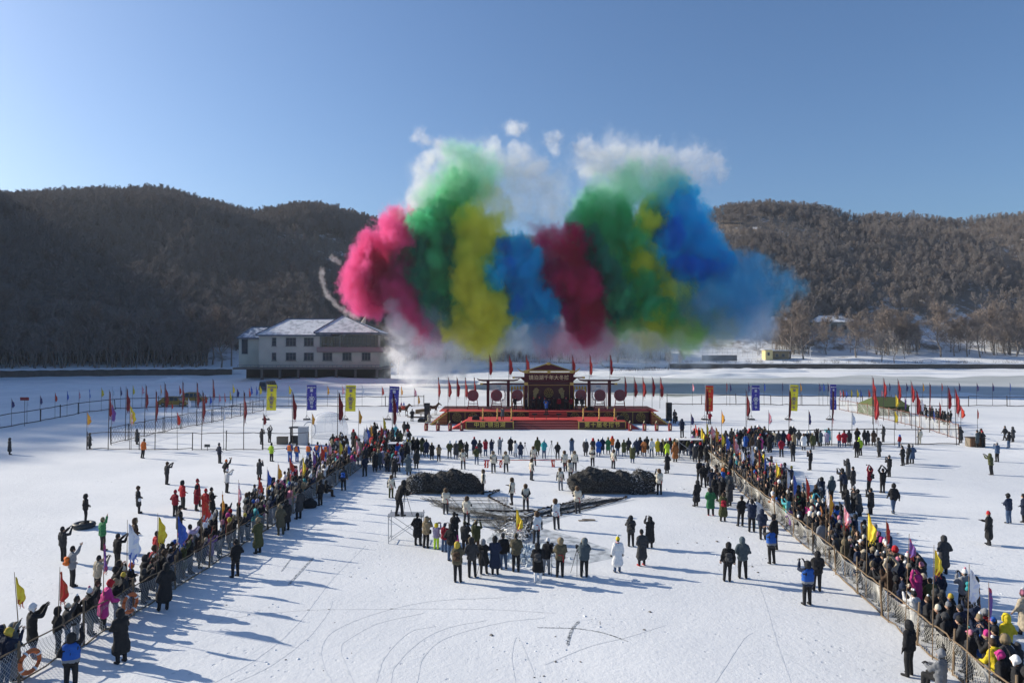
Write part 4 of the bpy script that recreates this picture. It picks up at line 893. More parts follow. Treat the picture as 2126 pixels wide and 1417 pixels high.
for i, (px, py) in enumerate([(1485, 1040), (1492, 1028), (1500, 1018), (1508, 1008), (1516, 1002), (1488, 1012), (1498, 1045), (1512, 1026), (1478, 1022)]):
    c = ['black', 'navy', 'blue', 'olive', 'charcoal', 'brown', 'black', 'slate', 'navy'][i]
    P_(px, py, yaw=random.uniform(-20, 60), coat=c, hat=['beanie', 'fur', 'hood', 'fur', 'hood', 'fur', 'hood', 'beanie', 'cap'][i], hatc=['black', 'brown', 'orange', 'khaki', 'navy', 'black', 'charcoal', 'red', 'black'][i], pose=['pockets', 'phone', 'stand', 'camera', 'pockets', 'crossed', 'phone', 'stand', 'camera'][i], st=['long', 'short'][i % 2], place='in the knot inside the right net bend', group=GA)
# people on the open ice, right side
GR = 'people on the open ice at right'
for row in [(1778, 949, 'black', 'beanie', 'black', 'stand', 'short', 'in front of the hi-vis jacket'), (1786, 945, 'lime', 'beanie', 'lime', 'stand', 'short', 'behind the rail fence people'), (1825, 948, 'charcoal', 'fur', 'black', 'pockets', 'long', 'near the right rail'),
            (1874, 966, 'black', 'beanie', 'black', 'onehand', 'short', 'left of a trio on open ice'), (1882.5, 963, 'charcoal', 'hood', 'black', 'pockets', 'short', 'middle of a trio on open ice'), (1892, 961.6, 'denim', 'beanie', 'grey', 'pockets', 'long', 'right of a trio on open ice'),
            (1994, 919, 'charcoal', 'hood', 'charcoal', 'pockets', 'great', 'by the right rail end'), (2028, 928, 'slate', 'beanie', 'black', 'stand', 'long', 'left at the crates'), (2041, 928, 'black', 'beanie', 'crimson', 'pockets', 'short', 'right at the crates'), (2034, 921, 'charcoal', 'fur', 'brown', 'stand', 'short', 'behind the crates'),
            (2093, 929, 'black', 'hood', 'black', 'pockets', 'short', 'in front of the far right pair'), (2085, 914, 'charcoal', 'beanie', 'black', 'walk', 'short', 'left of the far right pair'), (2102, 917, 'charcoal', 'hood', 'charcoal', 'pockets', 'long', 'right of the far right pair'),
            (2069, 958, 'denim', 'beanie', 'grey', 'camera', 'short', 'on open ice near right edge'), (2058, 985, 'olive', 'hood', 'olive', 'phone', 'short', 'looking down at the far right'), (1681, 975, 'black', 'beanie', 'black', 'camera', 'short', 'alone behind the right crowd'),
            (1646, 957, 'black', 'fur', 'black', 'camera', 'short', 'with white badge behind the right crowd'), (1622, 948, 'crimson', 'beanie', 'black', 'pockets', 'short', 'behind the right crowd'), (1761, 995, 'charcoal', 'hood', 'charcoal', 'camera', 'great', 'tallest of the group on the right ice'),
            (1748, 1022, 'black', 'hood', 'black', 'phone', 'short', 'left in the group on right ice'), (1770, 1016, 'charcoal', 'beanie', 'black', 'stand', 'long', 'middle in the group on right ice'), (1755, 1026, 'navy', 'beanie', 'black', 'lean', 'short', 'bent in the group on right ice'),
            (1802, 1017, 'crimson', 'beanie', 'black', 'overhead', 'short', 'left of two arm-circling photographers'), (1831, 1022, 'black', 'beanie', 'black', 'overhead', 'short', 'right of two arm-circling photographers'), (1845, 989, 'black', 'beanie', 'charcoal', 'camera', 'short', 'behind the arm-circling pair'),
            (1759, 1075, 'black', 'hood', 'black', 'camera', 'great', 'left of four behind the crowd'), (1770, 1064, 'black', 'beanie', 'grey', 'stand', 'short', 'second of four behind the crowd'), (1784, 1071, 'charcoal', 'fur', 'black', 'camera', 'great', 'third of four behind the crowd'), (1806, 1067, 'black', 'beanie', 'black', 'camera', 'long', 'last of four behind the crowd'),
            (1853, 1064, 'black', 'fur', 'black', 'walk', 'short', 'walking off in jeans on right ice'), (1704, 1041, 'navy', 'hood', 'black', 'camera', 'long', 'behind the right crowd'), (1723, 1040, 'slate', 'hood', 'slate', 'stand', 'short', 'behind the white flag at right'),
            (2051, 1130, 'black', 'beanie', 'red', 'pole', 'great', 'on the open ice'), (2093, 1085, 'navy', 'fur', 'black', 'crossed', 'short', 'on the open ice'), (2125, 1083, 'navy', 'beanie', 'black', 'pockets', 'long', 'cut by the right edge'),
            (1956, 1190, 'charcoal', 'hood', 'charcoal', 'pockets', 'great', 'with orange armband right of red flag'), (1951, 1267, 'navy', 'hood', 'navy', 'stand', 'short', 'behind the crowd near yellow flag'), (1908, 1240, 'black', 'beanie', 'black', 'overhead', 'short', 'behind the near right crowd'),
            (1880, 1230, 'white', 'pompom', 'white', 'camera', 'short', 'behind the near right crowd'), (1995, 1271, 'grey', 'pompom', 'white', 'camera', 'short', 'with teal backpack by the white flag'), (2083, 1385, 'yellow', 'hood', 'yellow', 'pockets', 'short', 'nearest at the right'), (2027, 1350, 'navy', 'fur', 'black', 'phone', 'short', 'in the near right crowd'),
            (2124, 1321, 'beige', 'pompom', 'pink', 'walk', 'great', 'at the right edge'), (1833, 917, 'charcoal', 'hood', 'black', 'onehand', 'short', 'far behind the right rail'), (1947, 1440, 'grey', 'fur', 'grey', 'sit', 'short', 'bottom edge inside right net'),
            (1866, 928, 'red', 'hood', 'blue', 'stand', 'short', 'child-size by the rail'), (1908, 921, 'cream', None, 'black', 'stand', 'short', 'tiny figure behind the rail')]:
    px, py, c, h, hc_, pose, st, pl = row
    P_(px, py, yaw=random.uniform(0, 40) if px != 1853 else 0, coat=c, hat=h, hatc=hc_, pose=pose, st=st, place=pl, group=GR, tr='denim' if px in (1853, 1866, 2093) else ('cream' if px == 1908 else 'black'), extra=[('backpack', 'teal')] if px == 1995 else ([('backpack', 'charcoal')] if px == 1802 else []), s=.8 if px in (1866,) else random.uniform(.97, 1.04), hold='phone' if pose in ('onehand', 'overhead') else None)
GL = 'people on the open ice at left'
for row in [(134, 1164, 'charcoal', 'beanie', 'black', 'phone', 'short', 'leftmost on open ice'), (179, 1084, 'black', 'hood', 'black', 'pockets', 'short', 'standing on a sledge tube'), (215, 1141, 'green', 'beanie', 'khaki', 'wave', 'short', 'waving a grey bag'), (244.5, 1180, 'black', 'beanie', 'black', 'phone', 'short', 'filming on left ice'),
            (281, 1148, 'brown', 'furhood', 'brown', 'pockets', 'great', 'left ice, back turned'), (290, 1064, 'charcoal', 'fur', 'brown', 'pockets', 'long', 'on left ice'), (347, 1005, 'charcoal', 'fur', 'brown', 'phone', 'short', 'with yellow flag cloth on left ice'), (296, 950.5, 'orange', 'beanie', 'black', 'stand', 'short', 'at rail fence corner'),
            (187, 931, 'charcoal', 'hood', 'charcoal', 'pockets', 'great', 'at the left end of the rail fence'), (21, 943, 'charcoal', 'hood', 'charcoal', 'stand', 'great', 'alone at the left edge'), (285, 922, 'charcoal', 'hood', 'charcoal', 'stand', 'great', 'behind the rail fence corner'), (457, 961, 'navy', 'beanie', 'navy', 'pockets', 'short', 'below the rail fence'),
            (564, 957, 'lime', 'beanie', 'black', 'pockets', 'short', 'below the rail fence'), (543, 922, 'charcoal', 'beanie', 'black', 'camera', 'short', 'inside the rail enclosure'), (560, 918, 'charcoal', 'beanie', 'black', 'overhead', 'short', 'inside the rail enclosure'),
            (365, 1071, 'crimson', 'beanie', 'crimson', 'pockets', 'short', 'left of the red-clad group'), (381, 1056, 'red', 'hood', 'black', 'pockets', 'short', 'second of the red-clad group'), (408, 1059, 'crimson', 'hood', 'black', 'pockets', 'long', 'third of the red-clad group'), (416, 1050, 'red', 'beanie', 'crimson', 'stand', 'long', 'tallest of the red-clad group'), (429, 1072, 'red', 'beanie', 'red', 'pockets', 'short', 'of the red-clad group'),
            (443, 1067, 'black', 'beanie', 'black', 'crossed', 'great', 'right end of red-clad group'), (471.5, 1022, 'white', 'pompom', 'white', 'phone', 'short', 'behind left crowd'), (470, 1001, 'black', 'beanie', 'orange', 'onehand', 'short', 'behind the white jacket'), (539, 995, 'charcoal', 'beanie', 'black', 'camera', 'long', 'behind the left crowd'),
            (152, 1216, 'grey', 'beanie', 'black', 'onehand', 'short', 'with orange bag'), (202, 1232, 'beige', 'beanie', 'black', 'phone', 'short', 'by the red purple flag'), (373, 1115, 'black', 'beanie', 'black', 'pockets', 'long', 'holding the blue flag'), (328, 1170, 'red', 'beanie', 'black', 'stand', 'short', 'behind the yellow flag at left')]:
    px, py, c, h, hc_, pose, st, pl = row
    P_(px, py, yaw=random.uniform(-60, -20), z=.35 if px == 179 else 0, coat=c, hat=h, hatc=hc_, pose=pose, st=st, place=pl, group=GL, tr='black', hold='phone' if pose in ('onehand', 'overhead', 'phone') else None, extra=[('backpack', 'orange')] if px == 152 else ([('bag', 'white')] if px == 290 else []))
for i, px in enumerate([602.6, 617, 640, 659, 679]):
    P_(px, 958, yaw=-20, coat='blue', hat='beanie', hatc='black', pose=['pockets', 'stand', 'crossed', 'behind', 'stand'][i], st='short', tr='blue', extra=[('safety_vest', 'orange')], place=f'{ORD[i]} of five blue-uniformed helpers', group='helpers in blue uniforms')


# ------------------------------------------------------------------ crowd behind the nets
def fenceL(d): return np.interp(d, [18, 27.7, 36.2, 56.7, 62], [-16.5, -15.5, -14.9, -13.75, -13.65])
def fenceR(d): return np.interp(d, [19, 22.9, 28, 36.5, 49.7, 54, 67.5], [14.3, 14.75, 15.1, 16.0, 17.1, 17.45, 18.75])
crowd = []
rnd = random.Random(21)
def band(fn, sgn, d0, d1, rows, step, tag_, prob=lambda r, d: 1):
    for r in range(rows):
        d = d0 + rnd.random() * step
        while d < d1:
            if rnd.random() < prob(r, d):
                x = float(fn(d)) + sgn * (.42 + .62 * r + rnd.uniform(-.12, .18)); y = d + rnd.uniform(-.12, .12)
                crowd.append((x, y, r, tag_))
            d += step * rnd.uniform(.8, 1.25)
band(fenceR, 1, 19.5, 66, 7, .58, 'right', lambda r, d: (1, .97, .9 if d > 25 else .5, .75 if d > 29 else .2, .55 if d > 34 else .05, .35 if d > 44 else .03, .3 if d > 52 else 0)[r])
band(fenceL, -1, 20, 64, 6, .60, 'left', lambda r, d: (.97 if d > 24 else .8, .9 if d > 28 else .4, .85 if d > 33 else .15, .6 if d > 38 else 0, .4 if d > 45 else 0, .4 if d > 52 else 0)[r])
crowd.sort(key=lambda c: c[1])
pal = ['black'] * 40 + ['charcoal'] * 18 + ['navy'] * 11 + ['brown'] * 6 + ['olive'] * 3 + ['slate'] * 2 + ['camo'] * 2 + ['khaki', 'beige', 'cream', 'white', 'white', 'grey', 'grey', 'crimson', 'red', 'pink', 'magenta', 'blue', 'purple', 'lavender', 'teal', 'rust', 'yellow', 'turquoise', 'camo', 'green']
hpal = ['black'] * 24 + ['brown'] * 8 + ['white'] * 3 + ['charcoal'] * 4 + ['white'] * 3 + ['cream'] * 3 + ['grey'] * 3 + ['pink'] * 3 + ['brown'] * 3 + ['khaki'] * 2 + ['red', 'crimson', 'magenta', 'beige', 'beige', 'blue', 'lavender', 'navy', 'gold', 'orange']
hk = ['beanie', 'beanie', 'pompom', 'fur', 'hood', 'furhood', 'cap', 'fur', 'pompom', None, 'big']
flagsR = [(1524, 'red'), (1560, 'white'), (1576, 'red'), (1607, 'yellow'), (1646, 'blue'), (1677, 'red'), (1720, 'orange'), (1753, 'pink'), (1796, 'yellow'), (1842, 'crimson'), (1876, 'violet'), (1933, 'gold'), (2003, 'white'), (2051, 'near blue')]
flagsL = [(50, 'yellow'), (122, 'red'), (217, 'purple'), (267, 'pale'), (326, 'yellow'), (372, 'blue'), (423, 'red'), (462, 'orange'), (495, 'pink'), (532, 'scarlet'), (574, 'orange'), (627, 'yellow'), (668, 'red'), (703, 'far yellow')]
RN = ['front', 'second', 'third', 'fourth', 'fifth', 'sixth', 'seventh']
tries = 0
for (x, y, r, sd_) in crowd:
    own = NP[0] < 278
    pose = rnd.choice(['lean', 'lean', 'phone', 'camera', 'pockets', 'onehand'] if r == 0 else ['phone', 'camera', 'pockets', 'pockets', 'onehand', 'crossed', 'overhead', 'stand'])
    yaw = math.atan2(-(4 - x), (62 - y)) + rnd.gauss(0, .3)
    if sd_ == 'left': yaw = max(-1.4, min(-.2, yaw - .25))
    else: yaw = min(1.2, max(.1, yaw + .2))
    s = rnd.uniform(.9, 1.04) if rnd.random() > .12 else rnd.uniform(.72, .85)
    if not own: 
        person(x, y, 0, yaw, pose=pose, st=rnd.choice(['short', 'long']), coat=rnd.choice(pal), tr='black', hat=rnd.choice(hk), hatc=rnd.choice(hpal), s=s, own=False); continue
    px = CX + x * F / y; fl = flagsR if sd_ == 'right' else flagsL; near = min(fl, key=lambda f: abs(f[0] - px))[1]
    for q in range(60):
        coat = rnd.choice(pal); hat = rnd.choice(hk); hc_ = rnd.choice(hpal); st = rnd.choice(['short', 'short', 'long'])
        if hat in ('hood', 'furhood'): hc_ = coat
        hp = 'bareheaded' if hat is None else f"{hc_} {HATN[hat]}"
        lab = f"{'child' if s < .86 else 'spectator'} in {coat} {STN[st]} and {hp}, {RN[r]} row, {sd_} net, by {near} flag"
        if hat is None: lab = lab.replace('and bareheaded', 'with bare head')
        if lab not in USED: break
    o = person(x, y, 0, yaw, pose=pose, st=st, coat=coat, tr=rnd.choice(['black', 'black', 'charcoal', 'denim', 'grey']), hat=hat, hatc=hc_, label=lab, group=f'spectators behind the {sd_} net fence', s=s)
    if o and rnd.random() < .35 and pose in ('phone', 'camera') and y < 40:
        f = {'camera': (.33, 1.56), 'phone': (.48, 1.64)}[pose]
        held('phone', x, y, 0, yaw, f[0], f[1], f"phone held up by {lab.split(',')[0].replace('spectator', 'the one')}, {sd_} crowd", s)
# far rows: too many to single out
def far(px, py, **k):
    p = onz(px, py); k.setdefault('coat', rnd.choice(pal)); k.setdefault('pose', rnd.choice(['camera', 'pockets', 'stand', 'phone', 'crossed', 'behind'])); k.setdefault('yaw', rnd.gauss(0, .4))
    person(p.x, p.y, 0, own=False, st=rnd.choice(['short', 'long', 'long']), tr=rnd.choice(['black', 'charcoal', 'denim']), hat=rnd.choice(hk[:7]), hatc=rnd.choice(['black', 'black', 'brown', 'charcoal', 'white', 'khaki', 'red']), **k)
row = [(245, 235), (270, 240), (303, 268), (330, 255), (365, 295), (410, 305, 'khaki'), (480, 285), (520, 290), (545, 280), (555, 270), (590, 285), (655, 325, 'olive'), (640, 260), (675, 275), (713, 272, 'crimson'), (752, 270), (805, 262, 'grey'), (875, 262), (905, 275, 'white'), (940, 288), (1050, 265), (1092, 285, 'teal'), (1180, 290), (1272, 262, 'denim'), (1362, 270), (1410, 240), (1445, 250, 'blue'), (1470, 235, 'navy'), (1508, 235, 'green'), (1535, 220, 'orange'), (1570, 245), (1610, 250), (1640, 235), (1665, 315), (1690, 250), (1742, 250, 'rust'), (1790, 275, 'white'), (1715, 240), (1830, 245, 'yellow'), (1760, 230), (1860, 270), (1880, 250), (1892, 290, 'lime'), (1940, 240), (1910, 235), (1960, 255), (1985, 235), (2010, 265), (2030, 245), (2060, 250), (2085, 275), (2100, 290), (2050, 290)]
for r in row:
    k = dict(coat=r[2]) if len(r) > 2 else dict(coat=rnd.choice(['black', 'black', 'charcoal', 'navy', 'olive']))
    far(780 + .3199 * r[0], 860 + .3197 * (r[1] + (0 if r[1] > 255 else 22)), yaw=rnd.gauss(0, .25), **k)
for k in range(85):   # dense knot at the far end of the left crowd
    px = rnd.uniform(690, 850); far(px, rnd.uniform(918, 975) - max(0, px - 800) * .35 + max(0, 760 - px) * .12)
for k in range(34): far(rnd.uniform(775, 838), rnd.uniform(930, 985))
for k in range(100):   # dense knot at the far end of the right crowd
    px = rnd.uniform(1440, 1602); far(px, rnd.uniform(914, 944) + (rnd.uniform(0, 24) if px < 1540 else 0))
for r in [(505, 320), (495, 320), (540, 300), (570, 300), (600, 290), (630, 300), (648, 285), (690, 325, 'white'), (705, 290), (720, 300), (745, 300), (765, 320, 'olive'), (785, 290), (800, 280), (820, 295), (852, 290, 'lavender'), (935, 300, 'red'), (965, 300, 'crimson'), (998, 295), (1052, 280), (1098, 290), (1115, 290), (1128, 285), (1155, 290), (1210, 280), (560, 380, 'crimson'), (845, 270), (540, 400)]:
    pass
for px, py, c in [(1600, 925, 'olive'), (1607, 927, 'beige'), (1616, 928, 'charcoal'), (1626, 926, 'navy'), (1637, 929, 'crimson'), (1648, 930, 'khaki'), (1658, 926, 'charcoal'), (1668, 934, 'white'), (1674, 926, 'black'), (1680, 925, 'charcoal'), (1687, 932, 'olive'), (1695, 924, 'black'), (1703, 926, 'slate'), (1716, 925, 'lavender'), (1720, 922, 'turquoise'), (1742, 928, 'red'), (1752, 927, 'crimson'), (1762, 925, 'charcoal'), (1779, 921, 'black'), (1794, 924, 'black'), (1801, 924, 'charcoal'), (1813, 925, 'brown'), (1641, 917, 'black'), (1647, 915, 'charcoal')]:
    far(px, py, coat=c, yaw=rnd.gauss(0, .3))
for k in range(26):   # seated spectators behind the right mesh fence
    px = rnd.uniform(1908, 1975); p = onz(px, 862 + (px - 1908) * .33 + rnd.uniform(-4, 8)); person(p.x, p.y, .25, rnd.gauss(.6, .2), own=False, pose='pockets', st='short', coat='black', tr='black', hat='fur', hatc='black', s=.92)
# ---- one joined, low-detail crowd
def coarse(p, st, hat):
    C, hc = body_caps(p); C = [c for c in C if c[4] != 6 and c[2] > .02]
    K = [(c[0], c[1], c[2], c[3], 7) + tuple(c[5:]) for c in coat_caps(p, st)]
    hats = {'beanie': [(V3(0, -.02, .05), V3(0, -.015, .085), .118, .10, 8)], 'fur': [(V3(0, -.02, .06), V3(0, -.02, .09), .145, .12, 8)], 'hood': [(V3(0, -.04, .035), V3(0, -.05, -.06), .14, .13, 8)]}
    Hh = [(hc + c[0], hc + c[1], c[2], c[3], 8) for c in hats.get(hat, [])]
    A = C + K + Hh; me = bake('coarse', A, .055, 0); nearest_labels(me, A)
    nv = len(me.vertices); v = np.empty(nv * 3, np.float32); me.vertices.foreach_get('co', v)
    lt = np.array([len(q.vertices) for q in me.polygons]); lv = np.empty(len(me.loops), np.int32); me.loops.foreach_get('vertex_index', lv)
    mi = np.empty(len(me.polygons), np.int32); me.polygons.foreach_get('material_index', mi); bpy.data.meshes.remove(me)
    return v.reshape(-1, 3), lt, lv, mi
CB = {}; names = list(CC); Vs = []; LT = []; LV = []; MI = []; off = 0
for (x, y, z, yaw, pose, st, coat, tr, hat, hatc, s) in FAR_PEOPLE:
    hk_ = {'pompom': 'beanie', 'big': 'fur', 'furhood': 'hood', 'cap': 'beanie', None: 'none'}.get(hat, hat); st = 'long' if st == 'great' else st
    key = (pose, st, hk_)
    if key not in CB: CB[key] = coarse(*key)
    v, lt, lv, mi = CB[key]; c_, s_ = math.cos(yaw), math.sin(yaw)
    w = np.stack([(v[:, 0] * c_ - v[:, 1] * s_) * s + x, (v[:, 0] * s_ + v[:, 1] * c_) * s + y, v[:, 2] * s + z], 1)
    Vs.append(w); LT.append(lt); LV.append(lv + off); off += len(v)
    lut = np.array([0, 1 + names.index(tr), 1 + names.index('black'), 1 + names.index('black'), 1 + names.index(coat), 1 + names.index('black'), 0, 1 + names.index(coat), 1 + names.index(hatc)])
    MI.append(lut[mi])

V_ = np.concatenate(Vs); LT = np.concatenate(LT); LV = np.concatenate(LV); MI = np.concatenate(MI)
me = bpy.data.meshes.new('crowd'); me.vertices.add(len(V_)); me.vertices.foreach_set('co', V_.astype(np.float32).ravel()); me.loops.add(len(LV)); me.loops.foreach_set('vertex_index', LV.astype(np.int32))
me.polygons.add(len(LT)); me.polygons.foreach_set('loop_start', np.concatenate([[0], np.cumsum(LT)[:-1]]).astype(np.int32)); me.polygons.foreach_set('loop_total', LT.astype(np.int32)); me.polygons.foreach_set('material_index', MI.astype(np.int32)); me.polygons.foreach_set('use_smooth', [True] * len(LT)); me.update(calc_edges=True)
me.materials.append(SK)
for nme in names: me.materials.append(cloth(CC[nme]))
obj('crowd', me, kind='stuff')


# ================================================================== FENCES WITH NETS
WOOD = mat('pole_wood', (.16, .11, .07), .85, nscale=6, color2=(.26, .19, .12)); DARKW = mat('dark_pole', (.05, .04, .038), .85); ROPE = mat('net_cord', (.60, .585, .54), .8)
def net_mesh(a, b, z0a, z1a, z0b, z1b, cell, rad, sag, rows, m, seed=0):
    """diamond netting between two posts, as thin cords"""
    a = np.array(a, float); b = np.array(b, float); L_ = np.linalg.norm(b - a); n = max(2, int(L_ / cell)); u = (b - a) / L_; nrm = np.array([-u[1], u[0]])
    rs = np.random.RandomState(seed); P = {}; vs = []
    def pt(i, j):
        if (i, j) not in P:
            t = i / (2 * n); h = j / rows; z0 = z0a + (z0b - z0a) * t; z1 = z1a + (z1b - z1a) * t - .14 * math.sin(math.pi * t)
            bulge = sag * math.sin(math.pi * t) * math.sin(math.pi * h) + .05 * math.sin(9 * t + 5 * h + seed)
            q = a + (b - a) * t + nrm * bulge; P[(i, j)] = len(vs); vs.append((q[0], q[1], z0 + (z1 - z0) * h))
        return P[(i, j)]
    E_ = []
    for j in range(rows):
        for i in range(j % 2, 2 * n, 2):
            if i + 1 <= 2 * n: E_.append((pt(i, j), pt(i + 1, j + 1)))
            if i - 1 >= 0: E_.append((pt(i, j), pt(i - 1, j + 1)))
    v = np.array(vs); e = np.array(E_); p, q = v[e[:, 0]], v[e[:, 1]]; d = q - p; d /= np.linalg.norm(d, axis=1)[:, None] + 1e-9
    s1 = np.cross(d, [0.3, .2, 1.]); s1 /= np.linalg.norm(s1, axis=1)[:, None]; s2 = np.cross(d, s1); V_ = []
    for c in (p, q):
        for k in range(3):
            t = 2 * math.pi * k / 3; V_.append(c + (s1 * math.cos(t) + s2 * math.sin(t)) * rad)
    V_ = np.stack(V_, 1).reshape(-1, 3); Fs = []
    for i in range(len(e)):
        o = i * 6; Fs += [(o, o + 1, o + 4, o + 3), (o + 1, o + 2, o + 5, o + 4), (o + 2, o, o + 3, o + 5)]
    me = bpy.data.meshes.new('net_panel'); me.from_pydata(V_.tolist(), [], Fs); me.materials.append(m); return me
def wobble(a, b, n=5, s=.03): return [Vector(a).lerp(Vector(b), i / n) + Vector((random.gauss(0, s), random.gauss(0, s), random.gauss(0, s))) for i in range(n + 1)]
def crowd_fence(fn, ds, sag, label, h=1.2, cordm=ROPE, cell=.13):
    f = thing('net_fence', (0, 0, 0), label, 'fence')
    pts = [(float(fn(d)), d) for d in ds]
    for i, (x, y) in enumerate(pts):
        m = MB(); ln = random.uniform(1.35, 1.6) if i % 2 else random.uniform(1.5, 1.9); m.tube([(x, y, -.1), (x + random.gauss(0, .04), y, ln)], [.045, .036], 7); m.build('post', WOOD, f)
    for i in range(len(pts) - 1):
        a, b = pts[i], pts[i + 1]
        for z, nm, r in ((h, 'top_rail', .026), (.07, 'bottom_rail', .032)):
            m = MB(); m.tube(wobble((*a, z), (*b, z)), r, 5); m.build(nm, WOOD, f)
        obj('net_panel', net_mesh(a, b, .06, h, .06, h, cell, .0062 if a[1] < 35 else .0065, sag * random.uniform(.6, 1.1), int(h / cell * 1.5), cordm, i), f, kind='stuff')
    return f
dsR = [19.5, 22.9, 25.2, 27.9, 30.4, 33, 36.3, 39.5, 43, 46.5, 50, 54, 58, 62.5, 67.3]; dsL = [19, 22.3, 25.2, 28, 31, 34, 37.2, 41, 45, 49.5, 54, 58, 62]
crowd_fence(fenceR, dsR, -.32, 'right spectator fence of pale diamond netting on wooden posts')
crowd_fence(fenceL, dsL, .16, 'left spectator fence of grey diamond netting on wooden posts', cordm=mat('grey_cord', (.40, .42, .44), .8))
def rail_fence(bot, label, zt, posts=None, m=DARKW, r=.05, net=None, low=True, rt=.04, spacing=5.0, ph=None):
    f = thing('rail_fence', (0, 0, 0), label, 'fence'); P = [onz(*p) for p in bot]; pos = []
    for i in range(len(P) - 1):
        L_ = (P[i + 1] - P[i]).length; n = max(1, round(L_ / spacing)); pos += [P[i].lerp(P[i + 1], k / n) for k in range(n)]
    pos.append(P[-1])
    for p in pos: 
        mm = MB(); mm.tube([p + V3(0, 0, -.1), p + V3(random.gauss(0, .05), 0, (ph or zt) * random.uniform(1.02, 1.2))], r, 5); mm.build('post', m, f)
    for i in range(len(pos) - 1):
        for z in ([zt, .12] if low else [zt]): mm = MB(); mm.tube(wobble(pos[i] + V3(0, 0, z), pos[i + 1] + V3(0, 0, z), 4, .045), rt, 4); mm.build('rail', m, f)
        if net: obj('net_panel', net_mesh(pos[i][:2], pos[i + 1][:2], .12, zt, .12, zt, net[0], net[1], .1, max(3, int(zt / net[0] * 1.4)), net[2], i), f, kind='stuff')
    return f, pos
GN = mat('faint_cord', (.45, .46, .47), .8)
farf, farpos = rail_fence([(-30, 896), (0, 889), (85, 874), (163, 859), (240, 849), (330, 845), (560, 844), (880, 843)], 'long thin rail fence along the far left side of the ice arena', 1.75, spacing=6.5, r=.07, rt=.06)
farf2, farpos2 = rail_fence([(1385, 839), (1600, 840), (1730, 842), (1850, 843), (2170, 843)], 'long thin rail fence along the far right side of the ice arena', 1.75, spacing=6.5, r=.07, rt=.06)
encA, _ = rail_fence([(182, 933), (290, 933), (400, 934), (470, 934), (545, 933), (640, 932)], 'front rail fence of the left enclosure, nearest its cameraman', 1.8, spacing=3.9, r=.05, rt=.035, ph=1.8)
encB, _ = rail_fence([(231, 922), (300, 906), (375, 890), (440, 877), (500, 863), (548, 852)], 'diagonal rail fence with thin netting in the left enclosure', 1.85, spacing=3.6, net=(.5, .012, DARKW))
encC, _ = rail_fence([(1590, 926), (1700, 925), (1820, 924), (1905, 923), (1990, 923)], 'front rail fence of the right enclosure', 1.75, spacing=5.6, rt=.05)
encD, _ = rail_fence([(1742, 850), (1800, 862), (1870, 878), (1930, 893), (1990, 912)], 'diagonal white net fence running past the green tent', 1.75, spacing=3.2, m=mat('rust_pole', (.22, .10, .07)), net=(.18, .007, mat('white_cord', (.62, .62, .58), .8)))

# ================================================================== FLAGS
def cloth_mesh_(w, h, seed, tails=4, droop=.9):
    """pennant hanging off its staff: pole edge straight, fly edge gathered into folds, ribbons at the foot"""
    rnd = random.Random(seed); mb = MB(); n, m_ = 22, 8; ph = rnd.random() * 6; vs = []
    for j in range(n + 1):
        t = j / n; wd = w * (.10 + .90 * min(1, t / .62) ** .9 if t < .7 else 1 - (t - .7) * 1.5) * (1 + .14 * math.sin(t * 15 + ph))
        for i in range(m_ + 1):
            u = i / m_; vs.append((.03 + wd * u, .10 * w * 2 * math.sin(u * 9 + t * 5 + ph) * u, -t * h - u * h * .05 * droop))
    mb.add(vs, [(j * (m_ + 1) + i, j * (m_ + 1) + i + 1, (j + 1) * (m_ + 1) + i + 1, (j + 1) * (m_ + 1) + i) for j in range(n) for i in range(m_)])
    rb = MB()
    for k in range(tails):
        x0 = .03 + w * (.15 + .7 * k / max(1, tails - 1)) * .7; ln = h * rnd.uniform(.12, .34); z0 = -h * rnd.uniform(.86, .98); a = [(x0, 0, z0 + .1 * h)]
        for q in range(1, 5): a.append((x0 + rnd.gauss(.02, .03) * w * q, rnd.gauss(0, .03) * q * w, z0 - ln * q / 4))
        vs = []
        for q, p in enumerate(a): hw = w * .055 * (1 - q * .15); vs += [(p[0] - hw, p[1], p[2]), (p[0] + hw, p[1] + .01, p[2])]
        rb.add(vs, [(2 * q, 2 * q + 1, 2 * q + 3, 2 * q + 2) for q in range(4)])
    return mb, rb
def flagmat(name, c, c2=None, sc_=3):
    if c2 is None: return mat('flag_' + name, c, .7, .2, 2)
    return mat('flag_' + name, c, .7, nscale=sc_, color2=c2, cut=(.48, .54))
FM = dict(maroon=flagmat('maroon', (.20, .02, .025), (.08, .012, .02), 2.5), brightred=flagmat('brightred', (.36, .025, .028), (.17, .015, .025), 2.5), red=flagmat('red', (.62, .035, .03), (.50, .10, .04), 6), yellow=flagmat('yellow', (.80, .62, .05), (.75, .50, .04), 5), orange=flagmat('orange', (.80, .40, .04), (.70, .20, .05), 4),
          blue=flagmat('blue', (.05, .12, .50), (.10, .18, .55), 5), white=flagmat('white', (.80, .80, .82), (.62, .66, .80), 5), pink=flagmat('pink', (.78, .30, .36), (.82, .72, .74), 4), navy=flagmat('navy', (.04, .05, .16), (.20, .04, .07), 3), purple=flagmat('purple', (.16, .08, .30), (.45, .05, .12), 3))
FLM = {}
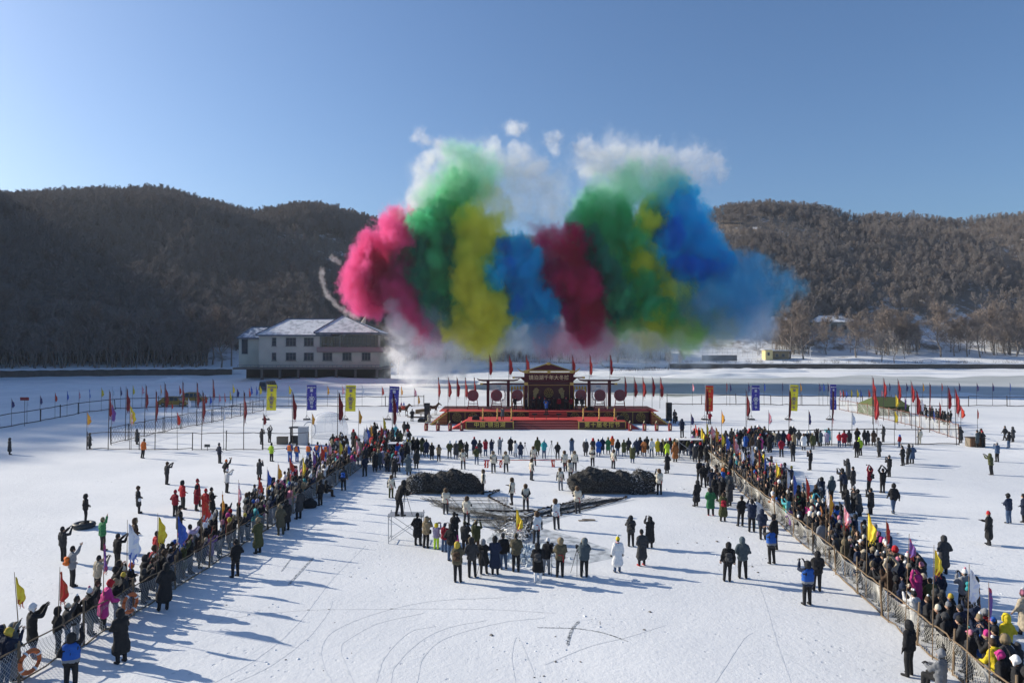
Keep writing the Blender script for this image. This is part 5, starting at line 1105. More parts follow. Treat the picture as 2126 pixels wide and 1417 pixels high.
def pennant(px, pt, pb, D, color, label, group, polem=DARKW, base_z=0.0, pole_top=.15, wfac=.25, tails=4, tailc=None, lean=0, pr=.03, flip=None):
    top = atD(px, pt, D); bot = atD(px, pb, D); h = top.z - bot.z
    key = (random.randrange(4), round(wfac, 2), tails)
    if key not in FLM: a, r = cloth_mesh_(wfac, 1.0, key[0] * 11 + 3, tails); FLM[key] = (a.mesh('flag_cloth', FM['red'], True), r.mesh('ribbons', FM['red']) if tails else None)
    f = thing('flag', (top.x, top.y, base_z), label, 'flag', group, random.uniform(-.9, .9) + (math.pi if flip else 0)); f.rotation_euler[0] = random.gauss(0, .01); f.rotation_euler[1] = lean
    m = MB(); H_ = top.z - base_z; m.tube([(0, 0, -.05), (0, 0, H_ * .6), (0, 0, H_ + pole_top)], [pr, pr * .8, pr * .45], 5); m.build('pole', polem, f)
    c = obj('cloth', FLM[key][0], f, (0, 0, H_)); c.scale = (h * random.uniform(.8, 1.1), h * .9, h); put(c, 0, FM[color])
    if tails and FLM[key][1]: r = obj('ribbons', FLM[key][1], f, (0, 0, H_)); r.scale = c.scale; put(r, 0, FM[tailc or color])
    return f
# tall maroon standards (x, top, cloth bottom, base y)
ML = [(225.6, 811, 862, 933), (261, 804, 851, 914), (300, 799.4, 843, 904), (322.6, 811, 864, 933), (343, 795, 843, 898), (378, 792, 839, 889), (409.6, 793.6, 840, 882), (419, 812.6, 866, 933), (443, 787, 824, 876), (506.5, 812.6, 867, 933), (609, 812, 869, 933), (701, 812, 870, 933), (815, 814, 879, 925)]
for i, (x, a, b, c) in enumerate(ML):
    g = onz(x, c); pennant(x, a, b, g.y, 'maroon', f'tall maroon battle standard over the left enclosure, {ordn(i)} from the left', 'maroon standards on tall poles', wfac=.18, pr=.045, lean=random.gauss(0, .012))
MR = [(1467.4, 810, 859, 928), (1548.7, 810, 862, 926), (1636.8, 810, 865, 926), (1726, 810, 868, 924), (1811, 781, 828, 880), (1812.5, 805, 868, 900), (1833.7, 784, 822, 873), (1863, 787, 828, 880), (1892, 791, 833, 889), (1900.5, 809, 857, 923), (1929, 796, 839, 897), (1966, 802, 847, 907), (1985, 806, 857, 923)]
for i, (x, a, b, c) in enumerate(MR):
    g = onz(x, c); pennant(x, a, b, g.y, 'maroon' if i < 4 else 'brightred', f'tall dark red battle standard right of the stage, {ordn(i)} from the left', 'maroon standards on tall poles', wfac=.18, pr=.045, lean=random.gauss(0, .012))
# small pennants along the far fence
cols = ['navy', 'white', 'navy', 'red', 'blue', 'pink', 'blue', 'yellow', 'white', 'navy', 'yellow', 'pink', 'orange', 'red', 'white', 'red', 'blue', 'pink', 'red', 'yellow', 'yellow', 'navy', 'red', 'blue', 'blue', 'yellow', 'yellow', 'orange', 'pink', 'white', 'red', 'orange', 'pink', 'orange']
xsF = [25, 57, 84, 115, 140, 165, 187, 211, 235, 251, 276, 295, 335, 373, 391, 426, 436, 455, 467, 478, 484, 492, 518, 521, 532, 539, 600, 680, 711, 752, 793, 833, 860, 868]
tpF = [828, 824, 821, 815, 812, 810, 808, 805, 804, 803, 800, 800, 800, 800, 826, 819, 820, 816, 816, 812, 797, 806, 805, 801, 802, 800, 800, 801, 800, 801, 802, 801, 805, 820]
for i, (x, t, c) in enumerate(zip(xsF, tpF, cols)):
    by = float(np.interp(x, [0, 85, 163, 240, 330, 560, 880], [889, 874, 859, 849, 845, 844, 843])); g = onz(x, by)
    pennant(x, t, t + 17, g.y, c, f'small {c} pennant on the far left fence, {ordn(i)} from the left', 'small pennants on the far fence', wfac=.3, tails=3, pr=.03)
xr = [1437, 1508, 1515, 1553, 1586, 1624, 1661, 1700, 1708, 1718, 1743, 1749, 1755, 1766, 1778, 1786, 1802, 1829, 1846, 1881, 1915, 1955, 1990, 2027, 2060, 2096]
cr = ['pink', 'red', 'navy', 'navy', 'blue', 'navy', 'orange', 'navy', 'blue', 'navy', 'pink', 'red', 'blue', 'yellow', 'yellow', 'blue', 'red', 'pink', 'navy', 'navy', 'orange', 'red', 'navy', 'navy', 'navy', 'blue']
for i, (x, c) in enumerate(zip(xr, cr)):
    t = 795 if not 1740 < x < 1835 else 808; g = onz(x, 841)
    pennant(x, t, t + 16, g.y, c, f'small {c} pennant on the far right fence, {ordn(i)} from the left', 'small pennants on the far fence', wfac=.25, tails=2, pr=.035)
# pennants of the near enclosures
for i, (x, t, b, base, c) in enumerate([(181, 855, 880, 933, 'orange'), (232, 838, 873, 924, 'purple'), (270, 842, 878, 933, 'yellow'), (273, 855, 880, 933, 'pink'), (357, 835, 847, 890, 'red'), (369, 855, 880, 933, 'red'), (391, 825, 845, 882, 'white'), (465, 850, 870, 934, 'white'), (547, 858, 880, 933, 'maroon'), (648, 858, 880, 934, 'orange'), (745, 850, 878, 925, 'orange'),
                                         (1434, 858, 880, 925, 'navy'), (1497, 853, 877, 925, 'orange'), (1595, 853, 878, 926, 'pink'), (1679, 853, 880, 925, 'navy'), (1768, 855, 880, 925, 'white'), (1856, 852, 876, 924, 'yellow'), (1858, 818, 842, 890, 'yellow'), (1878, 825, 848, 884, 'purple'), (1912, 828, 852, 895, 'white'), (1937, 852, 876, 892, 'blue'), (1950, 835, 860, 897, 'red'), (1994, 842, 866, 912, 'red'), (2028, 850, 868, 909, 'red')]):
    g = onz(x, base); s_ = 'left' if x < 1000 else 'right'
    pennant(x, t, b, g.y, c, f"{c} pennant on a thin pole in the {s_} enclosure, {ordn(i if x < 1000 else i - 11)} from the left", 'pennants in the enclosures', wfac=.28, tails=3)
# hand-height flags among the spectators
CFL = [(50, 1193, 1250, 'yellow', 'red'), (122, 1184, 1245, 'red', 'red'), (217, 1125, 1180, 'purple', 'red'), (265, 1085, 1160, 'white', 'blue'), (326, 1071, 1125, 'yellow', 'yellow'), (372, 1070, 1125, 'blue', 'blue'), (421, 1025, 1082, 'red', 'white'), (461, 1024, 1060, 'orange', 'red'), (495, 1000, 1040, 'pink', 'red'), (532, 988, 1022, 'red', 'white'), (555, 973, 1005, 'blue', 'blue'), (574, 962, 992, 'orange', 'red'), (606, 948, 980, 'red', 'white'), (627, 947, 980, 'yellow', 'yellow'), (650, 935, 965, 'purple', 'red'), (668, 922, 952, 'red', 'red'), (683, 917, 942, 'pink', 'red'), (704, 913, 938, 'yellow', 'yellow'), (738, 912, 942, 'pink', 'red'), (721, 920, 940, 'blue', 'blue'), (754, 888, 915, 'white', 'blue'), (762, 885, 910, 'blue', 'blue'), (771, 881, 904, 'orange', 'red'), (786, 881, 902, 'red', 'red'), (798, 866, 892, 'yellow', 'blue'),
       (1446, 880, 904, 'red', 'white'), (1455, 887, 914, 'yellow', 'yellow'), (1466, 878, 904, 'yellow', 'yellow'), (1478, 882, 908, 'pink', 'red'), (1487, 886, 915, 'orange', 'orange'), (1498, 897, 922, 'yellow', 'yellow'), (1504, 902, 930, 'blue', 'blue'), (1522, 905, 928, 'red', 'red'), (1529, 912, 940, 'pink', 'red'), (1538, 930, 956, 'white', 'red'), (1560, 925, 960, 'white', 'blue'), (1574, 933, 965, 'red', 'red'), (1585, 945, 974, 'blue', 'blue'), (1607, 957, 988, 'yellow', 'red'), (1632, 975, 1012, 'white', 'red'), (1646, 985, 1025, 'blue', 'blue'), (1677, 990, 1033, 'red', 'red'), (1713, 1010, 1046, 'white', 'white'), (1720, 1024, 1068, 'orange', 'red'), (1753, 1048, 1088, 'pink', 'red'), (1796, 1062, 1118, 'yellow', 'yellow'), (1842, 1082, 1128, 'red', 'white'), (1876, 1113, 1152, 'purple', 'red'), (1933, 1138, 1190, 'yellow', 'red'), (2003, 1178, 1245, 'white', 'white'), (2051, 1218, 1280, 'purple', 'red')]
il = ir = 0
for (x, t, b, c, tc_) in CFL:
    left = x < 1000; fn = fenceL if left else fenceR
    dd = np.linspace(20, 66, 500); pxs = CX + fn(dd) * F / dd; D = float(dd[np.argmin(abs(pxs - x))]) if not (740 < x < 1470) else 63 + abs(x - 1100) * .01
    if x in (754, 762, 771, 786, 798): D = 66 + (x - 754) * .08
    if x > 1840: D -= .4
    i = il if left else ir; il += left; ir += (not left)
    sd_ = 'left' if left else 'right'
    pennant(x, t, b, D + .3, c, f"{c} pennant with {tc_} ribbons above the {sd_} crowd, {ordn(i)} from the left", 'pennants above the spectators', polem=WOOD, wfac=.33, tails=5, tailc=tc_, pr=.02, lean=random.gauss(0, .03))
# flag at the tail of the net
pennant(1071, 1055, 1095, onz(1071, 1118).y, 'yellow', 'yellow flag with red tails planted in the net at the ice hole', None, wfac=.5, tails=4, tailc='red', pr=.02)

# vertical banners with writing
BY = mat('banner_yellow', (.80, .68, .04), .7); BB = mat('banner_blue', (.05, .045, .30), .7); BR = mat('banner_red', (.68, .035, .02), .7); LW = mat('letter_white', (.80, .80, .82), .7); LB = mat('letter_purple', (.16, .10, .30), .7); LG = mat('letter_gold', (.70, .50, .06), .5)
for i, (x0, x1, y0, y1, bm, lm, cn, tilt) in enumerate([(553, 573, 798, 851, BY, LB, 'yellow', .03), (638, 658, 799, 851, BB, LW, 'blue', -.01), (717, 738, 799, 853, BY, LB, 'yellow', .02), (806, 826, 801, 855, BB, LW, 'blue', .05), (1463, 1479, 800, 853, BR, LG, 'red', .03), (1560, 1577, 800, 852, BB, LW, 'blue', 0), (1637, 1654, 798, 852, BY, LB, 'yellow', .05), (1723, 1736, 798, 850, BB, LW, 'blue', 0)]):
    g = onz((x0 + x1) / 2, 871); D = g.y; a = atD(x0, y0, D); c = atD(x1, y1, D); w = c.x - a.x; h = a.z - c.z
    side = ('left' if x0 < 1000 else 'right'); nth = {553: 'leftmost', 717: 'second from the left', 638: 'left of the two', 806: 'nearest the stage on the left', 1463: 'nearest the stage on the right', 1560: 'inner', 1637: 'between two blue ones', 1723: 'outermost'}[x0]
    f = thing('banner', (a.x, D, 0), f'tall {cn} banner with vertical writing {side} of the stage, {nth}', 'banner', 'tall vertical banners beside the stage', 0); f.rotation_euler[1] = tilt
    m = MB(); m.tube([(-.05, .03, 0), (-.05, .03, a.z + .1)], .035, 6); m.build('pole', mat('steel', (.45, .46, .47), .4, metal=.6), f)
    m = MB(); 
    for q in range(3): t = q * 2.09 + .5; m.tube([(-.05, 0, .75), (.55 * math.cos(t) - .05, .55 * math.sin(t), .03)], .02, 4)
    m.box((-.05, 0, .10), (.9, .7, .18)); m.build('base', mat('dark_metal', (.04, .04, .045), .5), f)
    m = MB(); vs = []; n_ = 12
    for q in range(n_ + 1):
        for r in range(5): vs.append((w * r / 4, .05 * math.sin(q * .9 + r * .5), a.z - h * q / n_))
    m.add(vs, [(q * 5 + r, q * 5 + r + 1, q * 5 + r + 6, q * 5 + r + 5) for q in range(n_) for r in range(4)]); cl = m.build('banner_cloth', bm, f)
    text('writing', '镜泊湖冬捕', (w / 2, -.075, a.z - h * .10), w * .17, lm, cl)
    for k, ch in enumerate('第十届捕节'):
        text('writing', ch, (w / 2, -.075, a.z - h * (.22 + .165 * k)), w * (.36 if k != 1 else .26), lm, cl)
    m = MB(); m.ring((w / 2, -.075, a.z - h * .55), w * .27, .022, 18); 
    for k in range(8): m.ring((w / 2 + w * .27 * math.cos(k * .785), -.075, a.z - h * .55 + w * .27 * math.sin(k * .785)), .05, .012, 6)
    for k in range(26): sx = random.choice([.07, .93]) * w + random.gauss(0, .02); m.box((sx, -.075, a.z - h * random.uniform(.06, .97)), (.05, .01, .05))
    m.build('pattern', lm, cl)

# ================================================================== STAGE
RC = mat('red_carpet', (.40, .03, .03), .85, nscale=1.5, color2=(.58, .07, .06), bump=.5, bscale=2); DR = mat('dark_red', (.075, .010, .016), .6); MA = mat('maroon_panel', (.055, .012, .016), .5); GD = mat('gold', (.50, .36, .10), .4, metal=.3); STP = mat('step_red', (.20, .012, .02), .7)
def SX(px, D): return (px - CX) * D / F
def SZ(py, D): return CAMZ - (py - HY) * D / F
S = thing('festival_stage', (0, 0, 0), 'long red and maroon festival stage with gold medallion panels and carpeted steps', 'stage')
def medal(par, cx, y, cz, r):
    m = MB(); m.ring((cx, y, cz), r, .028, 22); m.ring((cx, y, cz), r * .62, .022, 18); m.ring((cx, y, cz), r * .25, .03, 10)
    for k in range(8):
        a = k * math.pi / 4; m.tube([(cx + r * .3 * math.cos(a), y, cz + r * .3 * math.sin(a)), (cx + r * .95 * math.cos(a + .3), y, cz + r * .95 * math.sin(a + .3))], .025, 4)
        m.ring((cx + r * .8 * math.cos(a), y, cz + r * .8 * math.sin(a)), r * .13, .016, 8)
    return m.build('medallion', GD, par)
# lower platform
D1 = 90.1; zt = 1.08; xl, xr_ = SX(967, D1), SX(1299, D1); sl_, sr_ = SX(1066, D1), SX(1201, D1)
m = MB(); m.span(xl, xr_, D1 + 1.6, 96.2, 0, zt - .03); m.span(xl, sl_, D1, D1 + 1.6, 0, zt - .03); m.span(sr_, xr_, D1, D1 + 1.6, 0, zt - .03); m.build('lower_platform', DR, S)
m = MB(); m.span(xl, xr_, D1 + 1.6, 96.19, zt - .028, zt); m.span(xl, sl_, D1 - .02, D1 + 1.6, zt - .028, zt); m.span(sr_, xr_, D1 - .02, D1 + 1.6, zt - .028, zt); m.build('carpet', RC, S)
for (a, b, s_) in ((xl, sl_, '中国·镜泊湖'), (sr_, xr_, '第十届冬捕节')):
    m = MB(); m.span(a + .08, b - .08, D1 - .06, D1 - .005, .16, zt - .1); p = m.build('front_panel', MA, S)
    m = MB(); m.span(a, b, D1 - .1, D1 - .03, zt - .1, zt - .02); m.span(a, b, D1 - .1, D1 - .03, .10, .16); m.span(a, a + .1, D1 - .1, D1 - .03, .16, zt - .1); m.span(b - .1, b, D1 - .1, D1 - .03, .16, zt - .1); m.build('gold_frame', GD, p)
    tx = text('writing', s_, ((a + b) / 2, D1 - .075, (.16 + zt) / 2 - .02), .74, mat('gold_letter', (.70, .52, .10), .45), p, sp=1.15)
for k in range(5):
    z1 = zt * (k + 1) / 6; y0 = D1 - .15 + .33 * k; m = MB(); m.span(sl_ + .05, sr_ - .05, y0, D1 + 1.6, zt * k / 6 + .002, z1 - .03); s_ = m.build('step', STP, S)
    m = MB(); m.span(sl_ + .05, sr_ - .05, y0 - .02, D1 + 1.6, z1 - .028, z1); m.build('step_carpet', RC, s_); m = MB(); m.span(sl_ + .05, sr_ - .05, y0 - .045, y0 - .022, z1 - .05, z1 + .005); m.build('step_nosing', mat('pink_trim', (.55, .28, .24)), s_)
for a in (sl_ - .05, sr_ - .05): m = MB(); m.span(a, a + .1, D1 - .2, D1 - .11, 0, zt + .02); m.build('gold_post', GD, S)
for (a, sgn) in ((xl, -1), (xr_, 1)):
    m = MB(); m.add([(a + sgn * .01, D1 + .6, zt), (a + sgn * .01, D1 + 3.2, zt), (a + sgn * 1.9, D1 + 3.0, .02), (a + sgn * 1.9, D1 + .2, .02), (a + sgn * .01, D1 + .6, 0), (a + sgn * .01, D1 + 3.2, 0)], [(0, 1, 2, 3), (0, 3, 4), (1, 5, 2), (3, 2, 5, 4)]); m.build('ramp', RC, S)
# main stage
D2 = 96.5; z2 = 1.8; ml, mr = SX(932, D2), SX(1347, D2); cl_, cr_ = SX(1098, D2), SX(1176, D2)
m = MB(); m.span(ml, mr, D2, 105, 0, z2 - .03); m.build('main_platform', DR, S)
m = MB(); m.span(ml - 1.4, mr + 1.4, D2 - .02, D2 + 3.4, z2 - .028, z2); m.build('carpet', RC, S); m = MB(); m.span(ml - 1.4, mr + 1.4, D2 + 3.41, 105, z2 - .028, z2 - .002); m.build('stage_floor', mat('dark_floor', (.07, .02, .022), .6), S)
pl = [ml + (cl_ - ml) * k / 5 for k in range(6)]; pr_ = [cr_ + (mr - cr_) * k / 5 for k in range(6)]
for arr in (pl, pr_):
    for k in range(5):
        a, b = arr[k], arr[k + 1]; m = MB(); m.span(a + .04, b - .04, D2 - .06, D2 - .004, .1, z2 - .1); p = m.build('front_panel', MA, S)
        m = MB(); m.span(a, b, D2 - .1, D2 - .02, z2 - .1, z2 - .03); m.span(a, a + .06, D2 - .1, D2 - .061, 0, z2 - .1); m.build('gold_frame', GD, p); medal(p, (a + b) / 2, D2 - .09, .96, .62)
for k in range(4):
    z1 = 1.12 + (z2 - 1.12) * (k + 1) / 4; y0 = D2 - 1.3 + .33 * k; m = MB(); m.span(cl_, cr_, y0, D2 - .11, 1.081, z1 - .03); s_ = m.build('step', STP, S); m = MB(); m.span(cl_, cr_, y0 - .02, D2 - .11, z1 - .028, z1); m.build('step_carpet', RC, s_)
for (a, sgn) in ((ml, -1), (mr, 1)):
    for k in range(7):
        z1 = z2 * (7 - k) / 7; x0 = a + sgn * (.15 + .32 * k); m = MB(); m.span(min(x0, x0 + sgn * .32), max(x0, x0 + sgn * .32), D2 - 1.2, D2 + 3, 0, z1 - .02); s_ = m.build('step', STP, S)
        m = MB(); m.span(min(x0, x0 + sgn * .32), max(x0, x0 + sgn * .32), D2 - 1.22, D2 + 3, z1 - .018, z1); m.build('step_carpet', RC, s_)
    m = MB(); m.prism([(a + sgn * .1, z2 + .05), (a + sgn * .1, z2 - .12), (a + sgn * 2.35, 0), (a + sgn * 2.5, .12)] if sgn < 0 else [(a + sgn * .1, z2 - .12), (a + sgn * .1, z2 + .05), (a + sgn * 2.5, .12), (a + sgn * 2.35, 0)], D2 - 1.3, D2 - 1.23); m.build('gold_stringer', GD, S)
    m = MB()
    for k in range(8): m.span(min(a + sgn * .1, a + sgn * (2.3 - k * .0)), max(a + sgn * .1, a + sgn * (2.35 - k * .29)), D2 - 1.27, D2 - 1.24, .1 + k * .21, .14 + k * .21)
    m.build('stair_riser_lines', GD, S)
# gate
DG = 100.5; G = thing('stage_gate', (0, 0, 0), 'dark red gabled stage gate with gold trim and Chinese characters', 'gate')
def gs(x0, x1, y0, y1, d0, d1, m_, nm, par=G): m = MB(); m.span(SX(x0, DG), SX(x1, DG), DG + d0, DG + d1, SZ(y1, DG), SZ(y0, DG)); return m.build(nm, m_, par)
zb = 848.4
for (a, b) in ((1088.5, 1095.5), (1183, 1190)): gs(a, b, 771.5, zb, -.5, .5, DR, 'post')
for (a, b) in ((1088, 1096), (1182.5, 1190.5)): gs(a, b, 793, 799, -.56, -.505, GD, 'gold_cap'); gs(a, b, 768, 774, -.56, -.505, GD, 'gold_cap')
bp_ = gs(1096, 1182.7, 799.6, zb, -.1, .2, MA, 'back_panel'); 
gs(1096, 1182.7, 798.6, 799.4, -.2, -.11, GD, 'gold_trim'); gs(1096.2, 1097.2, 799.6, zb, -.2, -.11, GD, 'gold_trim'); gs(1181.5, 1182.5, 799.6, zb, -.2, -.11, GD, 'gold_trim')
sb = gs(1095.6, 1182.9, 774.2, 792.6, -.3, .3, DR, 'sign_board'); gs(1095.6, 1182.9, 792.8, 798.4, -.34, .3, MA, 'beam')
tx = text('writing', '镜泊湖千年大冬捕', (SX(1139.2, DG), DG - .33, SZ(783.6, DG)), .72, mat('pale_gold', (.72, .60, .34), .4), sb, sp=1.06)
gs(1095, 1183.5, 772.2, 773.8, -.36, .3, GD, 'gold_trim'); gs(1094, 1185, 768, 770.2, -.4, .4, GD, 'gold_trim'); gs(1136, 1142.6, 768.4, 774.4, -.5, -.41, GD, 'gold_block')
m = MB(); m.prism([(SX(1097, DG), SZ(768, DG)), (SX(1139, DG), SZ(755, DG)), (SX(1181.5, DG), SZ(768, DG))][::-1], DG - .3, DG + .4); m.build('gable', DR, G)
for sg in (-1, 1):
    m = MB(); pts = [(1139, 754), (1139 + sg * 40, 767.5), (1139 + sg * 52, 771.5), (1139 + sg * 58, 770), (1139 + sg * 63, 766), (1139 + sg * 65.5, 763.5)]
    m.tube([(SX(a, DG), DG - .1, SZ(b, DG)) for a, b in pts], [.12, .12, .13, .11, .07, .03], 6); m.build('eave', GD if sg else GD, G)
    m = MB(); m.span(SX(1139 + sg * 50.5, DG), SX(1139 + sg * 70, DG), DG - .3, DG + .3, SZ(784.5, DG), SZ(782, DG)); bb = m.build('side_beam', DR, G)
    m = MB(); m.span(SX(1139 + sg * 70.1, DG), SX(1139 + sg * 75, DG), DG - .33, DG + .33, SZ(785.2, DG), SZ(781.5, DG)); m.build('gold_end', GD, bb)
    m = MB(); m.prism([(SX(1139 + sg * 50.6, DG), SZ(784.6, DG)), (SX(1139 + sg * 58, DG), SZ(784.6, DG)), (SX(1139 + sg * 50.6, DG), SZ(791, DG))][::sg], DG - .2, DG + .2); m.build('bracket', DR, G)
gs(1135.5, 1142.5, 752, 757, -.45, .2, GD, 'ridge_block')
medal(bp_, SX(1139, DG), DG - .14, SZ(814.5, DG), .66)
for sg in (-1, 1):      # gilded lion reliefs
    cx, cz = SX(1139 + sg * 26, DG), SZ(813, DG); y = DG - .14; m = MB()
    for (u, v, r) in ((0, .35, .28), (-.12 * sg, .0, .24), (.15 * sg, -.3, .30), (.2 * sg, -.7, .26), (-.3 * sg, .25, .12), (.33 * sg, .1, .16)): m.capsule((cx + u, y, cz + v), (cx + u + .05, y, cz + v + .05), r, r * .8, 8, 0, (1, .25, 1))
    for k in range(9): a = k * .7; m.tube([(cx, y - .04, cz + .25), (cx + .42 * math.cos(a), y - .05, cz + .25 + .4 * math.sin(a))], [.05, .02], 4)
    m.build('lion_relief', mat('dull_gold', (.32, .26, .11), .5, metal=.2), bp_)
# side pergolas
for sg in (-1, 1):
    Pg = thing('pergola', (0, 0, 0), f"open dark red pergola {'left' if sg < 0 else 'right'} of the stage gate with upturned roof beam", 'pergola', 'pergolas beside the gate')
    M_ = lambda p: p if sg < 0 else 2 * 1139.2 - p
    for px in (1013.3, 1055.5): m = MB(); m.span(SX(M_(px) - 3, DG), SX(M_(px) + 3, DG), DG - .25, DG + .25, z2 + .002, SZ(790, DG)); m.build('post', DR, Pg); m = MB(); m.span(SX(M_(px) - 4, DG), SX(M_(px) + 4, DG), DG - .32, DG + .32, z2 + .001, z2 + .35); m.build('post_base', MAT_S if False else mat('sand_stone', (.30, .24, .17)), Pg)
    m = MB(); m.tube([(SX(M_(a), DG), DG, SZ(b, DG)) for a, b in ((990, 785.5), (995, 788.3), (1003, 789.3), (1066, 789.3), (1074, 788), (1079, 785.5))], [.04, .12, .15, .15, .12, .04], 6); m.build('roof_beam', DR, Pg)
    m = MB(); m.span(*sorted((SX(M_(1003), DG), SX(M_(1088), DG))), DG - .15, DG + .15, SZ(798, DG), SZ(795, DG)); bb = m.build('cross_beam', DR, Pg)
    m = MB(); m.span(*sorted((SX(M_(997), DG), SX(M_(1002.9), DG))), DG - .2, DG + .2, SZ(798.4, DG), SZ(794.6, DG)); m.build('gold_end', GD, bb)
    sc_ = thing('scroll_screen', (0, 0, 0), f"white openwork screen of round scrolls in the {'left' if sg < 0 else 'right'} pergola", 'screen', 'white scroll screens'); m = MB(); cx = SX(M_(1036), DG + 1.5)
    for i in range(6):
        for j in range(9):
            if (i - 2.5) ** 2 * .9 + (j - 4) ** 2 * .30 < 3.2: continue
            m.ring((cx + (i - 2.5) * .37, DG + 1.5, z2 + .35 + j * .40), .17, .035, 10); m.ring((cx + (i - 2.5) * .37, DG + 1.5, z2 + .35 + j * .40), .07, .03, 7)
    m.ring((cx, DG + 1.5, z2 + 1.95), .95, .07, 24); m.build('scrollwork', mat('white_paint', (.78, .78, .78), .6), sc_)
    m = MB(); m.span(cx - 1.25, cx - 1.15, DG + 1.45, DG + 1.55, z2, z2 + 3.6); m.span(cx + 1.15, cx + 1.25, DG + 1.45, DG + 1.55, z2, z2 + 3.6); m.build('screen_frame', MATS['white_paint'], sc_)
    db = thing('flame_screen', (0, 0, 0), f"yellow flame-shaped ornament behind the drum {'left' if sg < 0 else 'right'} of the gate", 'ornament', 'yellow flame ornaments'); m = MB(); cx = SX(M_(1075), DG + 1.2)
    for i in range(5):
        xx = cx + (i - 2) * .42; m.add([(xx - .17, DG + 1.2, SZ(809, DG)), (xx + .17, DG + 1.2, SZ(809, DG)), (xx + .12, DG + 1.2, SZ(805, DG)), (xx, DG + 1.2, SZ(800.5, DG)), (xx - .15, DG + 1.2, SZ(804, DG)), (xx, DG + 1.3, SZ(806, DG))], [(0, 1, 2, 3, 4), (0, 5, 1), (1, 5, 2), (2, 5, 3), (3, 5, 4), (4, 5, 0)])
    m.span(cx - 1.0, cx - .8, DG + 1.15, DG + 1.25, z2, SZ(809, DG) - .01); m.span(cx + .8, cx + 1.0, DG + 1.15, DG + 1.25, z2, SZ(809, DG) - .01); m.build('flames', mat('ornament_yellow', (.75, .52, .06), .5), db)
# drums
DH = mat('drum_skin', (.22, .12, .12), .6, nscale=5, color2=(.14, .06, .07)); 
for i, px in enumerate((982, 1031, 1074, 1206, 1245.5, 1287)):
    cx, cz = SX(px, 99.5), SZ(820.4, 99.5); d = thing('drum', (cx, 99.5, z2), f"great upright drum on a stand, {['left end of the stage', 'inside the left pergola', 'left of the gate', 'right of the gate', 'inside the right pergola', 'right end of the stage'][i]}", 'drum', 'great drums on the stage')
    z = cz - z2; m = MB(); m.disc((0, .25, z), .80, .6, 28); m.build('drum_body', DR, d); m = MB(); m.disc((0, -.07, z), .78, .05, 28); sk = m.build('drum_head', DH, d)
    m = MB(); m.ring((0, -.1, z), .55, .03, 20, 0); m.ring((0, -.1, z), .3, .03, 14); m.ring((0, -.1, z), .80, .045, 26); m.build('drum_pattern', mat('drum_red', (.30, .03, .05)), sk)
    m = MB(); 
    for sg in (-1, 1): m.tube([(sg * .55, .25, z - .45), (sg * .72, .25, .5), (sg * .85, .25, 0)], .06, 5); m.tube([(sg * .8, -.1, .04), (sg * .8, .7, .04)], .06, 5)
    m.tube([(-.7, .25, .45), (.7, .25, .45)], .07, 5); m.tube([(-.62, .25, .8), (.62, .25, .8)], .05, 5); m.build('drum_stand', mat('drum_stand_red', (.20, .02, .03)), d)
# gold candle columns, red ice drums, loudspeakers, monitors
for i, px in enumerate((1002.5, 1032.4, 1061.8, 1210.7, 1243.6, 1275.6)):
    d = thing('gold_column', (SX(px, 91), 91, 1.08), f"slim gold column at the lower stage edge, {ordn(i)} from the left", 'column', 'gold columns on the lower stage')
    m = MB(); m.tube([(0, 0, 0), (0, 0, .16)], [.17, .13], 8); m.build('base', MATS['dark_metal'], d); m = MB(); m.tube([(0, 0, .16)] + [(.02 * math.sin(k * 2), .02 * math.cos(k * 2), .16 + .18 * k) for k in range(1, 8)] + [(0, 0, 1.66)], [.07, .10, .07, .10, .07, .10, .07, .10, .05], 8); m.build('shaft', mat('bright_gold', (.70, .46, .14), .35, metal=.3), d)
for i, px in enumerate((885, 909.4, 934.6, 958.7, 1308, 1337.7, 1363, 1390.7)):
    g = onz(px, 893.5); d = thing('ice_drum', g, f"dark red waist-high barrel drum on the ice before the stage, {ordn(i)} from the left", 'drum', 'barrel drums in front of the stage')
    m = MB(); m.tube([(0, 0, 0), (0, 0, .12), (0, 0, .5), (0, 0, .95)], [.26, .24, .27, .22], 12); m.build('barrel', mat('barrel_red', (.20, .02, .025), .5), d); m = MB(); m.tube([(0, 0, .951), (0, 0, 1.0)], [.24, .24], 12); m.build('rim', MATS['dark_metal'], d)
    m = MB(); m.tube([(-.12, 0, 1.0), (0, .05, 1.25), (.03, .05, 1.3)], [.05, .07, .02], 6); m.tube([(0, -.285, .25), (0, -.285, .75)], .05, 5); m.build('ornament', mat('pale_gold', (.72, .60, .34)), d)
for i, (px, yb, yt) in enumerate(((887, 875, 836), (1388.5, 873, 835))):
    g = onz(px, yb); h = (yb - yt) * g.y / F; d = thing('loudspeaker', g, f"tall stack of black loudspeakers at the {'left' if i == 0 else 'right'} end of the stage", 'loudspeaker', 'loudspeaker stacks')
    for k in range(3):
        m = MB(); m.box((0, 0, h * (k + .5) / 3), (.78, .6, h / 3 - .03)); c = m.build('speaker_cabinet', mat('speaker_black', (.018, .018, .02), .6), d); m = MB(); m.disc((0, -.31, h * (k + .5) / 3), .26, .03, 16); m.build('speaker_cone', MATS['dark_metal'], c)
for i, (px, py, D, z) in enumerate(((988, 870, 92, 1.08), (1288, 870, 92, 1.08), (1225.5, 850, 98, 1.8), (875, 874, 99, 0))):
    p = V3(SX(px, D), D, z); m = MB(); m.prism([(-.5, 0), (.5, 0), (.5, .3), (.3, .55), (-.3, .55), (-.5, .3)], -.3, .3); m.build('monitor_speaker', MATS['speaker_black'], loc=p, label=['low black monitor speaker at the left of the lower stage', 'low black monitor speaker at the right of the lower stage', 'black case on the main stage right of the gate', 'dark equipment case beside the left loudspeaker'][i], cat='speaker')
